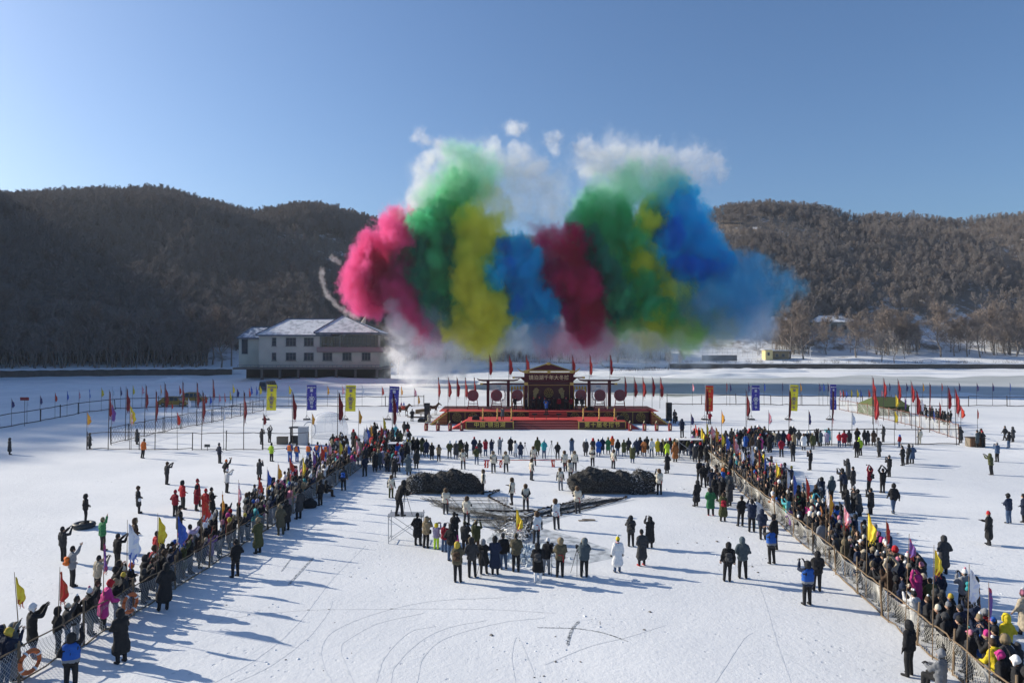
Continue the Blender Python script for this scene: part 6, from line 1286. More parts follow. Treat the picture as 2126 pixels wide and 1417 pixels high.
# red standards behind the stage and on the pergolas
for i, px in enumerate((910, 930, 947.5, 965, 984, 1297, 1315.7, 1334, 1353.7, 1369.7)):
    pennant(px, 782, 822, 101.5, 'brightred', f"red standard behind the stage, {ordn(i)} from the left", 'red standards behind the stage', base_z=1.8, wfac=.2, tails=3)
for i, px in enumerate((1015, 1055.6, 1091.5, 1187, 1223, 1266)):
    pennant(px, 735, 776, 100.9, 'brightred', f"red standard flying above the gate roofs, {ordn(i)} from the left", 'red standards above the gate', base_z=5.5, wfac=.2, tails=3)
# people of the stage
SG = 'performers on the stage'
for i, (px, c, hc_) in enumerate(((1092, 'charcoal', 'black'), (1107, 'black', 'red'), (1119, 'black', 'red'), (1130, 'navy', 'crimson'), (1139, 'navy', 'black'), (1149, 'black', 'black'), (1160, 'crimson', 'black'), (1173, 'black', 'crimson'), (1185, 'crimson', 'black'), (1196, 'black', 'crimson'), (1209, 'charcoal', 'black'), (1070, 'black', 'crimson'))):
    person(SX(px, 99), 99, z2, math.pi + random.gauss(0, .3), pose=['stand', 'crossed', 'pockets', 'wave', 'stand', 'behind'][i % 6], st='short', coat=c, hat='beanie', hatc=hc_, group=SG, label=f"performer in {c} with {hc_} headdress on the main stage, {ordn(i) if i < 11 else 'far-left one'} from the left")
person(SX(1134.5, 96), 95.6, 1.5, 2.6, pose='overhead', st='short', coat='blue', hat=None, group=SG, label='dancer in bright blue in the middle of the stage steps')
person(SX(1043, 92), 92, 1.08, 3.1, pose='phone', st='long', coat='slate', hat='beanie', hatc='charcoal', group=SG, label='presenter in long dark pattern coat on the lower stage')
for i, px in enumerate((913, 923, 936, 948, 960, 972, 1003, 1309, 1322, 1333, 1344, 1355, 1362)):
    person(SX(px, 101), 100.6, z2, math.pi, pose='sit', st='short', coat='crimson' if i % 2 else 'black', hat='beanie', hatc='black', own=False)
for i, px in enumerate(range(905, 990, 14)):
    pass
for i, (px, py) in enumerate(((1110, 864), (1134, 865), (1160, 864))):
    p = V3(SX(px, 92.5), 92.5, 1.08); d = thing('floor_drum', p, f"small black drum on a stand on the lower stage, {['left', 'middle', 'right'][i]} of three", 'drum', 'small drums on the lower stage'); m = MB(); m.tube([(-.35, 0, .75), (0, 0, .68), (.35, 0, .75)], [.10, .13, .10], 8); m.build('drum_shell', MATS['speaker_black'], d); m = MB(); m.tube([(0, 0, 0), (0, 0, .65)], .035, 5); m.build('drum_leg', MATS['dark_metal'], d)

# ================================================================== NET PILES ON THE ICE
NETM = mat('wet_net', (.018, .017, .017), .95, nscale=11, color2=(.15, .145, .135), cut=(.42, .75), bump=1.6, bscale=26); FISH = mat('fish_silver', (.70, .70, .70), .35)
def pile(name, label, pxl, pxr, pyb, hh, lobes, fish_side, seed):
    a, b = onz(pxl, pyb), onz(pxr, pyb); cx = (a.x + b.x) / 2; cy = a.y + 1.1; w = b.x - a.x; t = thing(name, (cx, cy, 0), label, 'net pile', 'net piles on sledges')
    C = [((-w * .5 + w * u0, dy, z0 - .1), (-w * .5 + w * u1, dy, z1 - .1), r0, r1, 0) for (u0, u1, dy, z0, z1, r0, r1) in lobes]
    me = bake('net_heap', C, .07, 2); nv = len(me.vertices); v = np.empty(nv * 3, np.float32); me.vertices.foreach_get('co', v); v = v.reshape(-1, 3); nr_ = np.empty(nv * 3, np.float32); me.vertices.foreach_get('normal', nr_)
    n1 = vnoise(v[:, 0] + v[:, 2], v[:, 1] - v[:, 2], .35, 3) + vnoise(v[:, 0] - v[:, 2] * .7, v[:, 1] + v[:, 2], .14, 4) * .6 - .8
    v += nr_.reshape(-1, 3) * (n1 * .22)[:, None]; v[:, 2] = np.maximum(v[:, 2], .0); me.vertices.foreach_set('co', v.ravel()); me.update(); me.materials.append(NETM); obj('net_heap', me, t)
    mb = MB(); rs = random.Random(seed)
    for k in range(1500):   # loose loops of netting standing off the heap
        i = rs.randrange(nv); p = Vector(v[i]); 
        if p.z < .05: continue
        q = p + Vector((rs.gauss(0, .13), rs.gauss(0, .13), rs.gauss(.0, .10))); r = q + Vector((rs.gauss(0, .13), rs.gauss(0, .13), rs.gauss(-.05, .1))); mb.tube([p, q, r], .007, 3, caps=False)
    mb.build('loose_cords', mat('net_cord_dark', (.075, .072, .066), .9), t, kind='stuff')
    mb = MB(); sx0, sx1 = fish_side
    for k in range(2600):
        i = rs.randrange(nv); p = Vector(v[i]); u = (p.x + w / 2) / w
        if not (sx0 <= u <= sx1) or rs.random() < .35 or p.z < .02: continue
        nn = Vector(nr_.reshape(-1, 3)[i]); d = Vector((rs.gauss(0, 1), rs.gauss(0, 1), rs.gauss(0, 1))).normalized() * rs.uniform(.02, .05); mb.capsule(p + nn * .03 - d, p + nn * .03 + d, .014, .005, 4)
    mb.build('caught_fish', FISH, t, kind='stuff')
    m = MB(); 
    for sy in (-.7, .7): m.tube([(-w * .5, sy, .08), (w * .5, sy, .08), (w * .53, sy, .22)], .06, 5)
    for k in range(5): m.box((-w * .4 + w * .2 * k, 0, .12), (.12, 1.6, .06))
    m.build('sledge', WOOD, t); return t
pile('net_pile', 'left dark heap of wet fishing net, fish at its left end', 844, 997, 1027, 2, [(.11, .22, 0, .75, .80, .80, .78), (.25, .38, .1, .75, .72, .72, .68), (.42, .62, 0, .78, .90, .82, .90), (.66, .86, .05, .85, .66, .90, .72), (.78, .93, .2, .5, .42, .6, .5), (.05, .2, -.4, .3, .3, .4, .4), (.4, .9, -.3, .4, .35, .5, .5)], (0, .22), 1)
pile('net_pile', 'right dark heap of wet fishing net with white fish at its right end', 1188, 1362, 1027, 2, [(.10, .26, 0, .80, 1.0, .85, .95), (.28, .42, 0, .98, .92, .95, .85), (.45, .62, 0, .82, .85, .84, .86), (.62, .74, 0, .82, .75, .84, .78), (.84, .93, .05, .98, .95, .78, .66), (.80, .95, -.3, .35, .3, .5, .4), (.2, .8, -.3, .4, .4, .5, .5), (.72, .86, -.7, .15, .12, .25, .22)], (.70, 1.0), 2)
# net spread flat over the ice, running to the hole
mb = MB(); rs = random.Random(4)
def patch(poly, n, spread, r=.012, zr=.10):
    P = [onz(*p) for p in poly]
    for k in range(n):
        t = rs.random(); off = rs.gauss(0, spread); pts = []
        for i in range(len(P) - 1):
            for q in range(4):
                u = q / 4; c = P[i].lerp(P[i + 1], u); pts.append(c)
        pts.append(P[-1]); a = int(t * (len(pts) - 3)); seg = pts[a:a + rs.randrange(3, 7)]
        if len(seg) < 2: continue
        mb.tube([s + V3(off * .9 + rs.gauss(0, .12), off * .7 + rs.gauss(0, .16), rs.uniform(.01, zr)) for s in seg], r, 3, caps=False)
def web(c, n, r=.008):   # mesh of crossing cords inside a quad
    P = [onz(*p) for p in c]
    for k in range(n):
        for fl in (0, 1):
            u = rs.random(); a, b = ((P[0].lerp(P[1], u), P[3].lerp(P[2], min(1, max(0, u + rs.gauss(0, .06))))) if fl else (P[0].lerp(P[3], u), P[1].lerp(P[2], min(1, max(0, u + rs.gauss(0, .06))))))
            mb.tube([a.lerp(b, q / 5) + V3(rs.gauss(0, .05), rs.gauss(0, .05), rs.uniform(.012, .06)) for q in range(6)], r, 3, caps=False)
patch([(880, 1032), (930, 1052), (1000, 1068), (1060, 1076), (1110, 1072)], 90, .22); patch([(1100, 1072), (1160, 1058), (1220, 1046), (1290, 1034)], 100, .2)
patch([(1060, 1074), (1072, 1098), (1072, 1122)], 420, .42, .012, .22)
web([(890, 1032), (1055, 1032), (1060, 1066), (930, 1066)], 22); web([(1200, 1032), (1300, 1032), (1180, 1064), (1110, 1070)], 26); web([(960, 1068), (1120, 1068), (1095, 1112), (1045, 1112)], 36)
mb.build('spread_net', MATS['net_cord_dark'], label='dark fishing net spread over the ice down to the hole', cat='fishing net', kind='stuff')
# slushy sheet whose grey tone also paints in solid shading under the densest net
SLU = mat('net_shade_slush', (.30, .32, .34), .35, nscale=2.2, color2=(.62, .65, .68), cut=(.35, .6), bump=.6, bscale=4)
blob('net_shade_slush_film', [tuple(onz(*p))[:2] for p in [(905, 1046), (960, 1041), (1040, 1045), (1090, 1056), (1170, 1046), (1240, 1038), (1320, 1036), (1250, 1052), (1160, 1075), (1115, 1092), (1190, 1112), (1270, 1140), (1280, 1155), (1200, 1172), (1110, 1172), (1050, 1165), (1010, 1120), (1030, 1100), (990, 1085), (940, 1070)]], .006, SLU)
mb2 = MB()
for line in ([(1010, 1060), (1060, 1062), (1105, 1060)], [(1090, 1068), (1150, 1050), (1195, 1040), (1212, 1020)], [(1110, 1076), (1200, 1060), (1290, 1036), (1300, 1031)], [(1000, 1024), (1036, 1018), (1015, 1030), (1030, 1040), (1062, 1056)]):
    pts = smooth_line([tuple(onz(*p))[:2] for p in line], 40); mb2.tube([(p[0], p[1], .06 + .02 * math.sin(i)) for i, p in enumerate(pts)], .035, 5)
    for p in pts[::2]: mb2.capsule((p[0] - .05, p[1], .09), (p[0] + .05, p[1], .09), .05, .05, 6)
mb2.build('head_rope', DARKW, label='dark float ropes edging the spread net', cat='rope')
# crushed ice and fish around the hole
mb = MB()
for k in range(700):
    px = rs.gauss(1080, 30); py = rs.gauss(1152, 10); g = onz(px, py); s = abs(rs.gauss(0, .045)) + .02; mb.box((g.x, g.y, s * .6 + max(0, .25 - abs(px - 1085) * .006) * rs.random()), (s * 2, s * 1.5, s * 1.3), rs.uniform(0, 3), 0, .6)
mb.build('crushed_ice', mat('ice_lump', (.58, .64, .68), .3), kind='stuff')
mb = MB()
for k in range(420):
    px = rs.gauss(1070, 13); py = rs.gauss(1110, 10); g = onz(px, py); d = V3(rs.gauss(0, 1), rs.gauss(0, 1), rs.gauss(0, .3)).normalized() * rs.uniform(.06, .12); c = g + V3(0, 0, .15 + rs.random() * .25); mb.capsule(c - d, c + d, .035, .012, 5)
mb.build('fish_catch', FISH, kind='stuff')
mb = MB(); c = onz(1071, 1140); mb.add([(c.x + .8 * math.cos(k * .52) * (1 + .1 * math.sin(k * 3)), c.y + .7 * math.sin(k * .52), .009) for k in range(12)], [tuple(range(12))]); mb.build('ice_hole', mat('dark_water', (.01, .015, .02), .05, spec=.8), kind='structure')
m = MB(); g = onz(1218, 1080); m.box((0, 0, .05), (1.1, .1, .04), .12); m.box((.1, .05, .09), (.8, .06, .04), -.15); m.build('plank', WOOD, loc=g, label='short wooden plank lying on the snow right of the net', cat='plank')
# red ribboned carrying pole
m = thing('carrying_pole', (0, 0, 0), 'long red pole with red ribbons held by fishermen between the net piles', 'pole'); a, b = onz(1004, 980, 0) + V3(0, 0, 1.05), onz(1180, 978, 0) + V3(0, 0, 1.05)
q = MB(); q.tube([a, b], .035, 6); q.build('pole_shaft', FM['red'], m)
for px in (1007, 1013, 1041, 1038, 1146, 1150, 1172):
    t = (px - 1004) / 176; c = a.lerp(b, t); q = MB(); vs = []
    for k in range(5): vs += [(c.x - .05 + random.gauss(0, .03), c.y - .04, c.z - .16 * k), (c.x + .07 + random.gauss(0, .03), c.y - .04, c.z - .16 * k)]
    q.add(vs, [(2 * k, 2 * k + 1, 2 * k + 3, 2 * k + 2) for k in range(4)]); q.build('ribbon', FM['red'], m)

# ================================================================== SCAFFOLDS, TABLES, DOME, TENT
def scaffold(x0, x1, y0, y1, h, label, deckm, parts_top=.05):
    t = thing('scaffold_platform', ((x0 + x1) / 2, (y0 + y1) / 2, 0), label, 'platform'); w, d = (x1 - x0) / 2, (y1 - y0) / 2; ST = MATS['steel']
    for sx in (-1, 1):
        for sy in (-1, 1): m = MB(); m.tube([(sx * w, sy * d, 0), (sx * w, sy * d, h + .15)], .028, 6); m.build('leg', ST, t)
        m = MB(); m.tube([(sx * w, -d, h * .92), (sx * w, d, h * .92)], .022, 5); m.tube([(sx * w, -d, .25), (sx * w, d, .25)], .022, 5); m.build('crossbar', ST, t)
    for sy in (-1, 1): m = MB(); m.tube([(-w, sy * d, .1), (w, sy * d, h * .9)], .018, 5); m.tube([(-w, sy * d + .03, h * .9), (w, sy * d + .03, .1)], .018, 5); m.build('brace', ST, t)
    m = MB(); m.box((0, 0, h), (2 * w + .1, 2 * d + .1, parts_top)); m.build('deck', deckm, t); return t
a = onz(807, 1127); scaffold(a.x, a.x + 1.85, a.y, a.y + .9, 1.52, 'steel scaffold with crossed braces carrying a cameraman, left of the photographers', MATS['steel'])
a = onz(1409, 953); scaffold(a.x, a.x + 2.3, a.y, a.y + 1.2, 1.9, 'white topped scaffold table at the right end of the middle row', MATS['white_paint'])
a = onz(806, 955); scaffold(a.x, a.x + 1.5, a.y, a.y + 1.1, 1.6, 'white topped scaffold table behind the left crowd', MATS['white_paint'])
person(onz(812, 927).x, 66, 1.7, -.5, pose='camera', st='short', coat='black', hat='beanie', hatc='black', group=PH, label='cameraman in black standing high above the far left crowd', s=1.1)
person(onz(1419, 950).x, onz(1419, 950).y + .6, 1.93, .1, pose='camera', st='short', coat='navy', hat='hood', hatc='navy', group=PH, label='person in navy jacket standing on the right scaffold table', s=1.0)
def tripod(p, h, label, rz=0):
    t = thing('tripod', p, label, 'tripod', 'camera tripods', rz)
    for k in range(3): a_ = k * 2.09 + .4; m = MB(); m.tube([(0, 0, h), (.42 * h / 1.4 * math.cos(a_), .42 * h / 1.4 * math.sin(a_), 0)], [.018, .012], 5); m.build('leg', MATS['dark_metal'], t)
    m = MB(); m.box((0, 0, h + .07), (.15, .22, .13)); m.tube([(0, .1, h + .07), (0, .28, h + .07)], .05, 7); m.tube([(0, -.1, h), (.05, -.4, h - .1)], .012, 4); m.build('camera', MATS['speaker_black'], t)
for (px, py, z, h, lab) in [(842, 1071, 1.55, 1.35, 'video camera on a tripod on top of the scaffold'), (1146, 1188, 0, 1.3, 'tripod between white-hatted and sashed photographers'), (1198, 1190, 0, 1.25, 'tripod left of the slate jacket photographer'), (1145, 951, 0, 1.6, 'tall tripod in the middle back row'), (1090, 950, 0, 1.4, 'tripod at the back row near teal shirt'), (1001, 1195, 0, 1.1, 'thin monopod stand in the photographer row')]:
    tripod(onz(px, py, z), h, lab)
# bubble tent
g = onz(682, 905); B_ = thing('bubble_tent', g, 'transparent inflated bubble tent with round doorway behind the left crowd', 'tent')
m = MB(); vs = []; nn, mm_ = 24, 10; R0 = 2.38
for j in range(mm_ + 1):
    e = -.35 + (math.pi / 2 + .35) * j / mm_
    for k in range(nn): vs.append((R0 * math.cos(e) * math.cos(2 * math.pi * k / nn), R0 * math.cos(e) * math.sin(2 * math.pi * k / nn), .75 + R0 * math.sin(e) * .95))
m.add(vs, [(j * nn + k, j * nn + (k + 1) % nn, (j + 1) * nn + (k + 1) % nn, (j + 1) * nn + k) for j in range(mm_) for k in range(nn)])
PF = bpy.data.materials.new('clear_film'); PF.use_nodes = True; nt = PF.node_tree; nt.nodes.clear()
o_ = nt.nodes.new('ShaderNodeOutputMaterial'); mxs = nt.nodes.new('ShaderNodeMixShader'); tr_ = nt.nodes.new('ShaderNodeBsdfTransparent'); gl_ = nt.nodes.new('ShaderNodeBsdfPrincipled'); lw = nt.nodes.new('ShaderNodeLayerWeight'); lw.inputs[0].default_value = .35
gl_.inputs['Roughness'].default_value = .15; gl_.inputs['Base Color'].default_value = (.8, .82, .85, 1); mrr = nt.nodes.new('ShaderNodeMapRange'); mrr.inputs[3].default_value = .16; mrr.inputs[4].default_value = .75
nt.links.new(lw.outputs['Facing'], mrr.inputs[0]); nt.links.new(mrr.outputs[0], mxs.inputs[0]); nt.links.new(tr_.outputs[0], mxs.inputs[1]); nt.links.new(gl_.outputs[0], mxs.inputs[2]); nt.links.new(mxs.outputs[0], o_.inputs[0])
m.build('film', PF, B_, smooth=True)
m = MB(); 
for z in (.3, 2.55): r = R0 * math.sqrt(max(0, 1 - ((z - .75) / (R0 * .95)) ** 2)) + .01; m.tube([(r * math.cos(2 * math.pi * k / 24), r * math.sin(2 * math.pi * k / 24), z) for k in range(25)], .02, 4, caps=False)
for a_ in (0.4, 2.0, 3.6, 5.2): m.tube([((R0 + .01) * math.cos(e) * math.cos(a_), (R0 + .01) * math.cos(e) * math.sin(a_), .75 + R0 * .95 * math.sin(e)) for e in np.linspace(-.3, 1.2, 8)], .015, 4, caps=False)
m.build('seam', mat('film_seam', (.6, .62, .65)), B_)
m = MB(); m.tube([(-1.75 + .75 * math.cos(t), -1.9, 1.0 + .95 * math.sin(t)) for t in np.linspace(-1.0, math.pi + 1.0, 20)], .07, 6); m.build('door_ring', MATS['film_seam'], B_)
for k in range(7):
    person(g.x + random.uniform(-.4, 1.6), g.y + random.uniform(-1, 1), 0, random.uniform(-.6, .6), pose=random.choice(['pockets', 'stand', 'camera']), st='short', coat=['black', 'red', 'charcoal', 'navy', 'red', 'black', 'black'][k], hat='beanie', hatc='black', own=False)
g = onz(624, 922); t = thing('cabinet', g, 'grey metal cabinet with open side standing left of the bubble tent', 'cabinet')
m = MB(); m.box((.35, 0, 1.0), (.95, .9, 2.0)); m.build('housing', mat('grey_metal', (.42, .44, .47), .5), t); m = MB(); m.box((-.65, 0, 1.93), (1.0, .9, .12)); m.box((-1.1, .2, 1.0), (.08, .5, 1.8)); m.box((-.6, .4, .5), (.9, .08, .9)); m.build('frame', MATS['dark_metal'], t)
g = onz(587, 921); t = thing('wooden_box', g, 'brown wooden box on the snow left of the grey cabinet', 'box'); m = MB(); m.box((0, 0, .4), (1.1, .7, .75)); m.build('box', mat('box_brown', (.20, .17, .13)), t); m = MB(); m.box((0, 0, .80), (1.16, .76, .05)); m.build('lid', DARKW, t)
# green tent
D = 108; g = onz(1848, 862); t = thing('army_tent', (0, 0, 0), 'olive green ridge tent beside the right net fence', 'tent'); X = lambda p: (p - CX) * D / F
m = MB(); y0, y1 = D, D + 5.0; xa, xb = X(1812), X(1887); xm = X(1858); e0, r_ = 1.45, 2.75
m.add([(xa, y0, 0), (xb, y0, 0), (xb, y0, e0), (xa, y0, e0), (xa, y1, 0), (xb, y1, 0), (xb, y1, e0), (xa, y1, e0)], [(0, 1, 2, 3), (5, 4, 7, 6), (1, 5, 6, 2), (4, 0, 3, 7)]); m.build('wall', mat('tent_green', (.06, .085, .03), .85, bump=.4, bscale=2), t)
m = MB(); ov = .15; ym = (y0 + y1) / 2; m.add([(xa - ov, y0 - ov, e0), (xb + ov, y0 - ov, e0), (xb + ov, y1 + ov, e0), (xa - ov, y1 + ov, e0), (xa + 1.2, ym, r_), (xb - .6, ym, r_)], [(0, 1, 5, 4), (1, 2, 5), (2, 3, 4, 5), (3, 0, 4)]); m.build('roof', mat('tent_roof', (.09, .115, .04), .85, bump=.4, bscale=2), t)
m = MB(); m.span(xb - 2.6, xb - 1.4, y0 - .03, y0 - .01, 0, 1.3); m.build('door_flap', mat('tent_dark', (.03, .045, .02)), t)
# crates, signs
g = onz(2023, 926); t = thing('crate_table', g, 'brown slatted crate stall at the far right of the ice', 'crate')
for k in range(6): m = MB(); m.box((-.7 + .28 * k, -.45, .5), (.25, .05, .95)); m.build('slat', mat('crate_brown', (.22, .12, .07)), t)
m = MB(); m.box((0, 0, .5), (1.65, .8, .93)); m.build('crate_body', MATS['box_brown'], t); m = MB(); m.box((0, 0, 1.0), (1.8, 1.0, .05)); m.build('top', DARKW, t)
for i, (px, pt, pb, base, w, c, lab) in enumerate([(53, 824, 830.5, 884, 18, 'sign_red', 'small red sign board on the far left fence'), (432, 921, 927, 934, 11.5, 'sign_grey', 'small grey sign board low on the front left rail fence')]):
    D = onz(px, base).y; z1, z0 = SZ(pt, D), SZ(pb, D); t = thing('sign_board', (SX(px, D), D - .12, 0), lab, 'sign'); m = MB(); m.box((0, 0, (z0 + z1) / 2), (w * D / F, .04, z1 - z0)); m.build('board', mat(c, (.30, .04, .04) if i == 0 else (.10, .10, .09)), t); m = MB(); m.tube([(0, .04, 0), (0, .04, z0)], .03, 5); m.build('post', DARKW, t)
# life rings on the left net
LR = mat('ring_orange', (.62, .17, .06), .6)
for (px, py, D, lab) in [(255, 1252, 27.6, 'orange life ring hanging on the left net beside a guard'), (50, 1383, 22.6, 'orange life ring on the near end of the left net')]:
    x = float(fenceL(D)) + .12; p = V3(x, D, .65 if D > 25 else .6); t = thing('life_ring', p, lab, 'life ring', 'life rings on the net'); t.rotation_euler = (0, 0, R_(75)); m = MB(); m.ring((0, 0, 0), .34, .08, 24); m.build('ring', LR, t); m = MB()
    for k in range(4): a_ = k * math.pi / 2 + .5; m.tube([(.34 * math.cos(a_ - .09), 0, .34 * math.sin(a_ - .09)), (.34 * math.cos(a_ + .09), 0, .34 * math.sin(a_ + .09))], .086, 8)
    m.build('band', MATS['white_paint'], t)
# sledge tube, dark sack
g = onz(176, 1094); t = thing('snow_tube', g, 'dark inflated snow tube under the person in black on left ice', 'snow tube'); m = MB(); m.tube([(.48 * math.cos(2 * math.pi * k / 20), .48 * math.sin(2 * math.pi * k / 20), .17) for k in range(21)], .17, 8, caps=False); m.build('tube', mat('rubber', (.04, .045, .05), .5), t, smooth=True); m = MB(); m.capsule((0, 0, .16), (0, 0, .2), .34, .30, 10, 0, (1, 1, .6)); m.build('seat_cushion', MATS['speaker_black'], t)
g = onz(643, 1053); me = bake('sack', [(V3(-.2, 0, .25), V3(.25, 0, .25), .32, .30, 0), (V3(0, .1, .45), V3(.1, 0, .5), .22, .2, 0)], .05, 2); me.materials.append(cloth(CC['black'])); obj('sack', me, loc=g, label='bulging black sack on the snow at the left net', cat='sack')

# ================================================================== VEHICLES
GLZ = mat('car_glass', (.02, .025, .03), .08, spec=.8, nscale=.3); TYR = mat('tyre', (.02, .02, .02), .8); RIM = mat('rim', (.35, .36, .37), .35, metal=.6)
def car(loc, rz, L_, W_, H_, paint, label, van=False):
    t = thing('parked_car', loc, label, 'car', 'cars parked beyond the left enclosure' if not van else None, rz); h = L_ / 2
    prof = [(-h, .38), (-h + .05, .75), (-h + .15, .98), (-h * .62, H_ * .93), (-h * .45, H_), (h * .18, H_), (h * .30, H_ * .97), (h * .52, 1.03), (h * .93, .90), (h, .70), (h, .35), (h * .88, .25), (-h * .9, .25)] if not van else [(-h, .35), (-h, H_ * .9), (-h + .25, H_), (h * .55, H_), (h * .75, H_ * .93), (h * .95, 1.15), (h, .95), (h, .35), (h * .9, .28), (-h * .9, .28)]
    n = len(prof); vs = []; 
    for (sy, inset) in ((-1, .12), (-1, 0), (1, 0), (1, .12)):
        for (x, z) in prof:
            tumble = max(0, (z - 1.0)) * .22; vs.append((x * (1 - .03 * (inset > 0)), sy * (W_ / 2 - tumble - (inset if sy else 0) * .5 * (0 if inset == 0 else 1)), z if inset == 0 else .25 + (z - .25) * .985))
    order = [0, 1, 2, 3]; V2 = [vs[i * n:(i + 1) * n] for i in order]; mb = MB(); allv = V2[0] + V2[1] + V2[2] + V2[3]
    # outer faces
    V_ = [(x, -W_ / 2 + max(0, z - 1.0) * .22, z) for x, z in prof] + [(x, W_ / 2 - max(0, z - 1.0) * .22, z) for x, z in prof]
    mb.add(V_, [tuple(range(n)), tuple(range(2 * n - 1, n - 1, -1))] + [(i, i + n, (i + 1) % n + n, (i + 1) % n) for i in range(n)]); b = mb.build('body', paint, t)
    bv = b.modifiers.new('bv', 'BEVEL'); bv.width = .06; bv.segments = 2
    for sy in (-1, 1):
        zs0, zs1 = 1.02, H_ - .1
        for (xa, xb) in (((-h * .55, -h * .22), (-h * .18, h * .10), (h * .14, h * .42)) if not van else ((-h * .85, -h * .45), (-h * .4, 0), (.05, h * .4), (h * .45, h * .8))):
            yy = lambda z: sy * (W_ / 2 - max(0, z - 1.0) * .22 + .012); cut = .30 if xb > h * .35 else 0; m = MB(); m.add([(xa, yy(zs0), zs0), (xb, yy(zs0), zs0), (xb - cut, yy(zs1), zs1), (xa + (.12 if xa < -h * .5 else 0), yy(zs1), zs1), (xa, yy(zs0) - sy * .03, zs0), (xb, yy(zs0) - sy * .03, zs0)], [(0, 1, 2, 3)]); m.build('side_window', GLZ, t)
    if not van:
        for (xa, za, xb, zb_) in ((h * .33, H_ * .955, h * .50, 1.06), (-h * .64, H_ * .90, -h * .96 + .12, 1.02)):
            dx = .02 if xa > 0 else -.02; m = MB(); m.add([(xa + dx, -W_ * .38, za + .02), (xa + dx, W_ * .38, za + .02), (xb + dx, W_ * .43, zb_ + .02), (xb + dx, -W_ * .43, zb_ + .02)], [(0, 1, 2, 3)]); m.build('windscreen', GLZ, t)
    else:
        for xx in (-h - .012,): m = MB(); m.add([(xx, -W_ * .38, 1.2), (xx, W_ * .38, 1.2), (xx, W_ * .36, H_ * .88), (xx, -W_ * .36, H_ * .88)], [(0, 1, 2, 3)]); m.build('windscreen', GLZ, t)
    for sx in (-.62, .62):
        for sy in (-1, 1):
            m = MB(); m.disc((h * sx, sy * (W_ / 2 - .10), .35), .35, .24, 18); w = m.build('wheel', TYR, t); m = MB(); m.disc((h * sx, sy * (W_ / 2 + .025), .35), .21, .02, 14); m.build('rim', RIM, w)
    for sy in (-1, 1): m = MB(); m.box((h - .03, sy * W_ * .38, .72), (.10, .32, .16)); m.build('headlight', mat('lamp_clear', (.7, .7, .68), .2), t); m = MB(); m.box((-h + .03, sy * W_ * .40, .82), (.10, .2, .22)); m.build('tail_light', mat('lamp_red', (.4, .02, .02), .2), t)
    m = MB(); m.box((-h * .1, 0, H_ + .04), (L_ * .3, .04, .04)); m.build('roof_rail', MATS['dark_metal'], t); return t
YP = mat('taxi_yellow', (.40, .22, .03), .35, spec=.6)
g = onz(357, 843); car((g.x, g.y + .9, 0), .06, 5.2, 1.9, 1.75, YP, 'nearer of two yellow cars parked beyond the left enclosure')
g = onz(398, 834); car((g.x, g.y + .9, 0), .04, 5.0, 1.9, 1.85, YP, 'farther yellow car parked behind the other yellow car')
g = onz(551, 812); car((g.x, g.y + 2, 0), R_(80), 5.2, 2.2, 2.5, mat('van_paint', (.05, .08, .12), .35, spec=.6), 'dark blue minibus driving on the ice behind a yellow banner', van=True)

# ================================================================== HORSES AND SLEDGES
HBR = mat('horse_brown', (.10, .04, .02), .7, nscale=6, color2=(.05, .022, .014)); MANE = mat('mane', (.012, .01, .01), .8)
def horse(loc, rz, label, rug=True):
    t = thing('horse', loc, label, 'horse', 'horses pulling sledges', rz); C = [(V3(-.55, 0, 1.22), V3(-.1, 0, 1.15), .30, .27, 0), (V3(-.1, 0, 1.14), V3(.42, 0, 1.2), .27, .30, 0), (V3(-.72, 0, 1.24), V3(-.6, 0, 1.25), .24, .27, 0), (V3(.5, 0, 1.3), V3(.95, 0, 1.78), .22, .12, 0), (V3(.93, 0, 1.80), V3(1.22, 0, 1.62), .12, .085, 0), (V3(1.22, 0, 1.62), V3(1.35, 0, 1.50), .085, .07, 0), (V3(.93, .06, 1.9), V3(.93, .07, 2.0), .035, .015, 0), (V3(.93, -.06, 1.9), V3(.93, -.07, 2.0), .035, .015, 0)]
    for sy, k in ((.14, 1), (-.14, -1)):
        C += [(V3(.45, sy, 1.05), V3(.48 + .14 * k, sy, .62), .13, .07, 0), (V3(.48 + .14 * k, sy, .62), V3(.44 + .10 * k, sy, .12), .06, .045, 0), (V3(.44 + .10 * k, sy, .10), V3(.48 + .10 * k, sy, .03), .055, .06, 1),
              (V3(-.6, sy, 1.1), V3(-.52 - .14 * k, sy, .75), .19, .10, 0), (V3(-.52 - .14 * k, sy, .75), V3(-.78 - .16 * k, sy, .52), .09, .06, 0), (V3(-.78 - .16 * k, sy, .52), V3(-.72 - .18 * k, sy, .12), .055, .045, 0), (V3(-.72 - .18 * k, sy, .10), V3(-.68 - .18 * k, sy, .03), .055, .06, 1)]
    C += [(V3(-.92, 0, 1.3), V3(-1.08, 0, .75), .07, .09, 1), (V3(.52, 0, 1.55), V3(.9, 0, 1.95), .06, .05, 1)]
    me = bake('horse_body', C, .04, 2); nearest_labels(me, C); me.materials.append(HBR); me.materials.append(MANE); obj('horse_body', me, t)
    if rug: me = bake('saddle', [(V3(-.2, 0, 1.25), V3(.15, 0, 1.25), .31, .31, 0)], .05, 1); me.materials.append(FM['red']); obj('saddle_cloth', me, t)
    m = MB(); m.tube([(1.15, .09, 1.66), (.6, .2, 1.3)], .012, 4); m.tube([(1.15, -.09, 1.66), (.6, -.2, 1.3)], .012, 4); m.build('reins', MATS['dark_metal'], t); return t
g = onz(838, 863); horse(g, 0, 'brown horse with red saddle cloth walking towards the stage from the left')
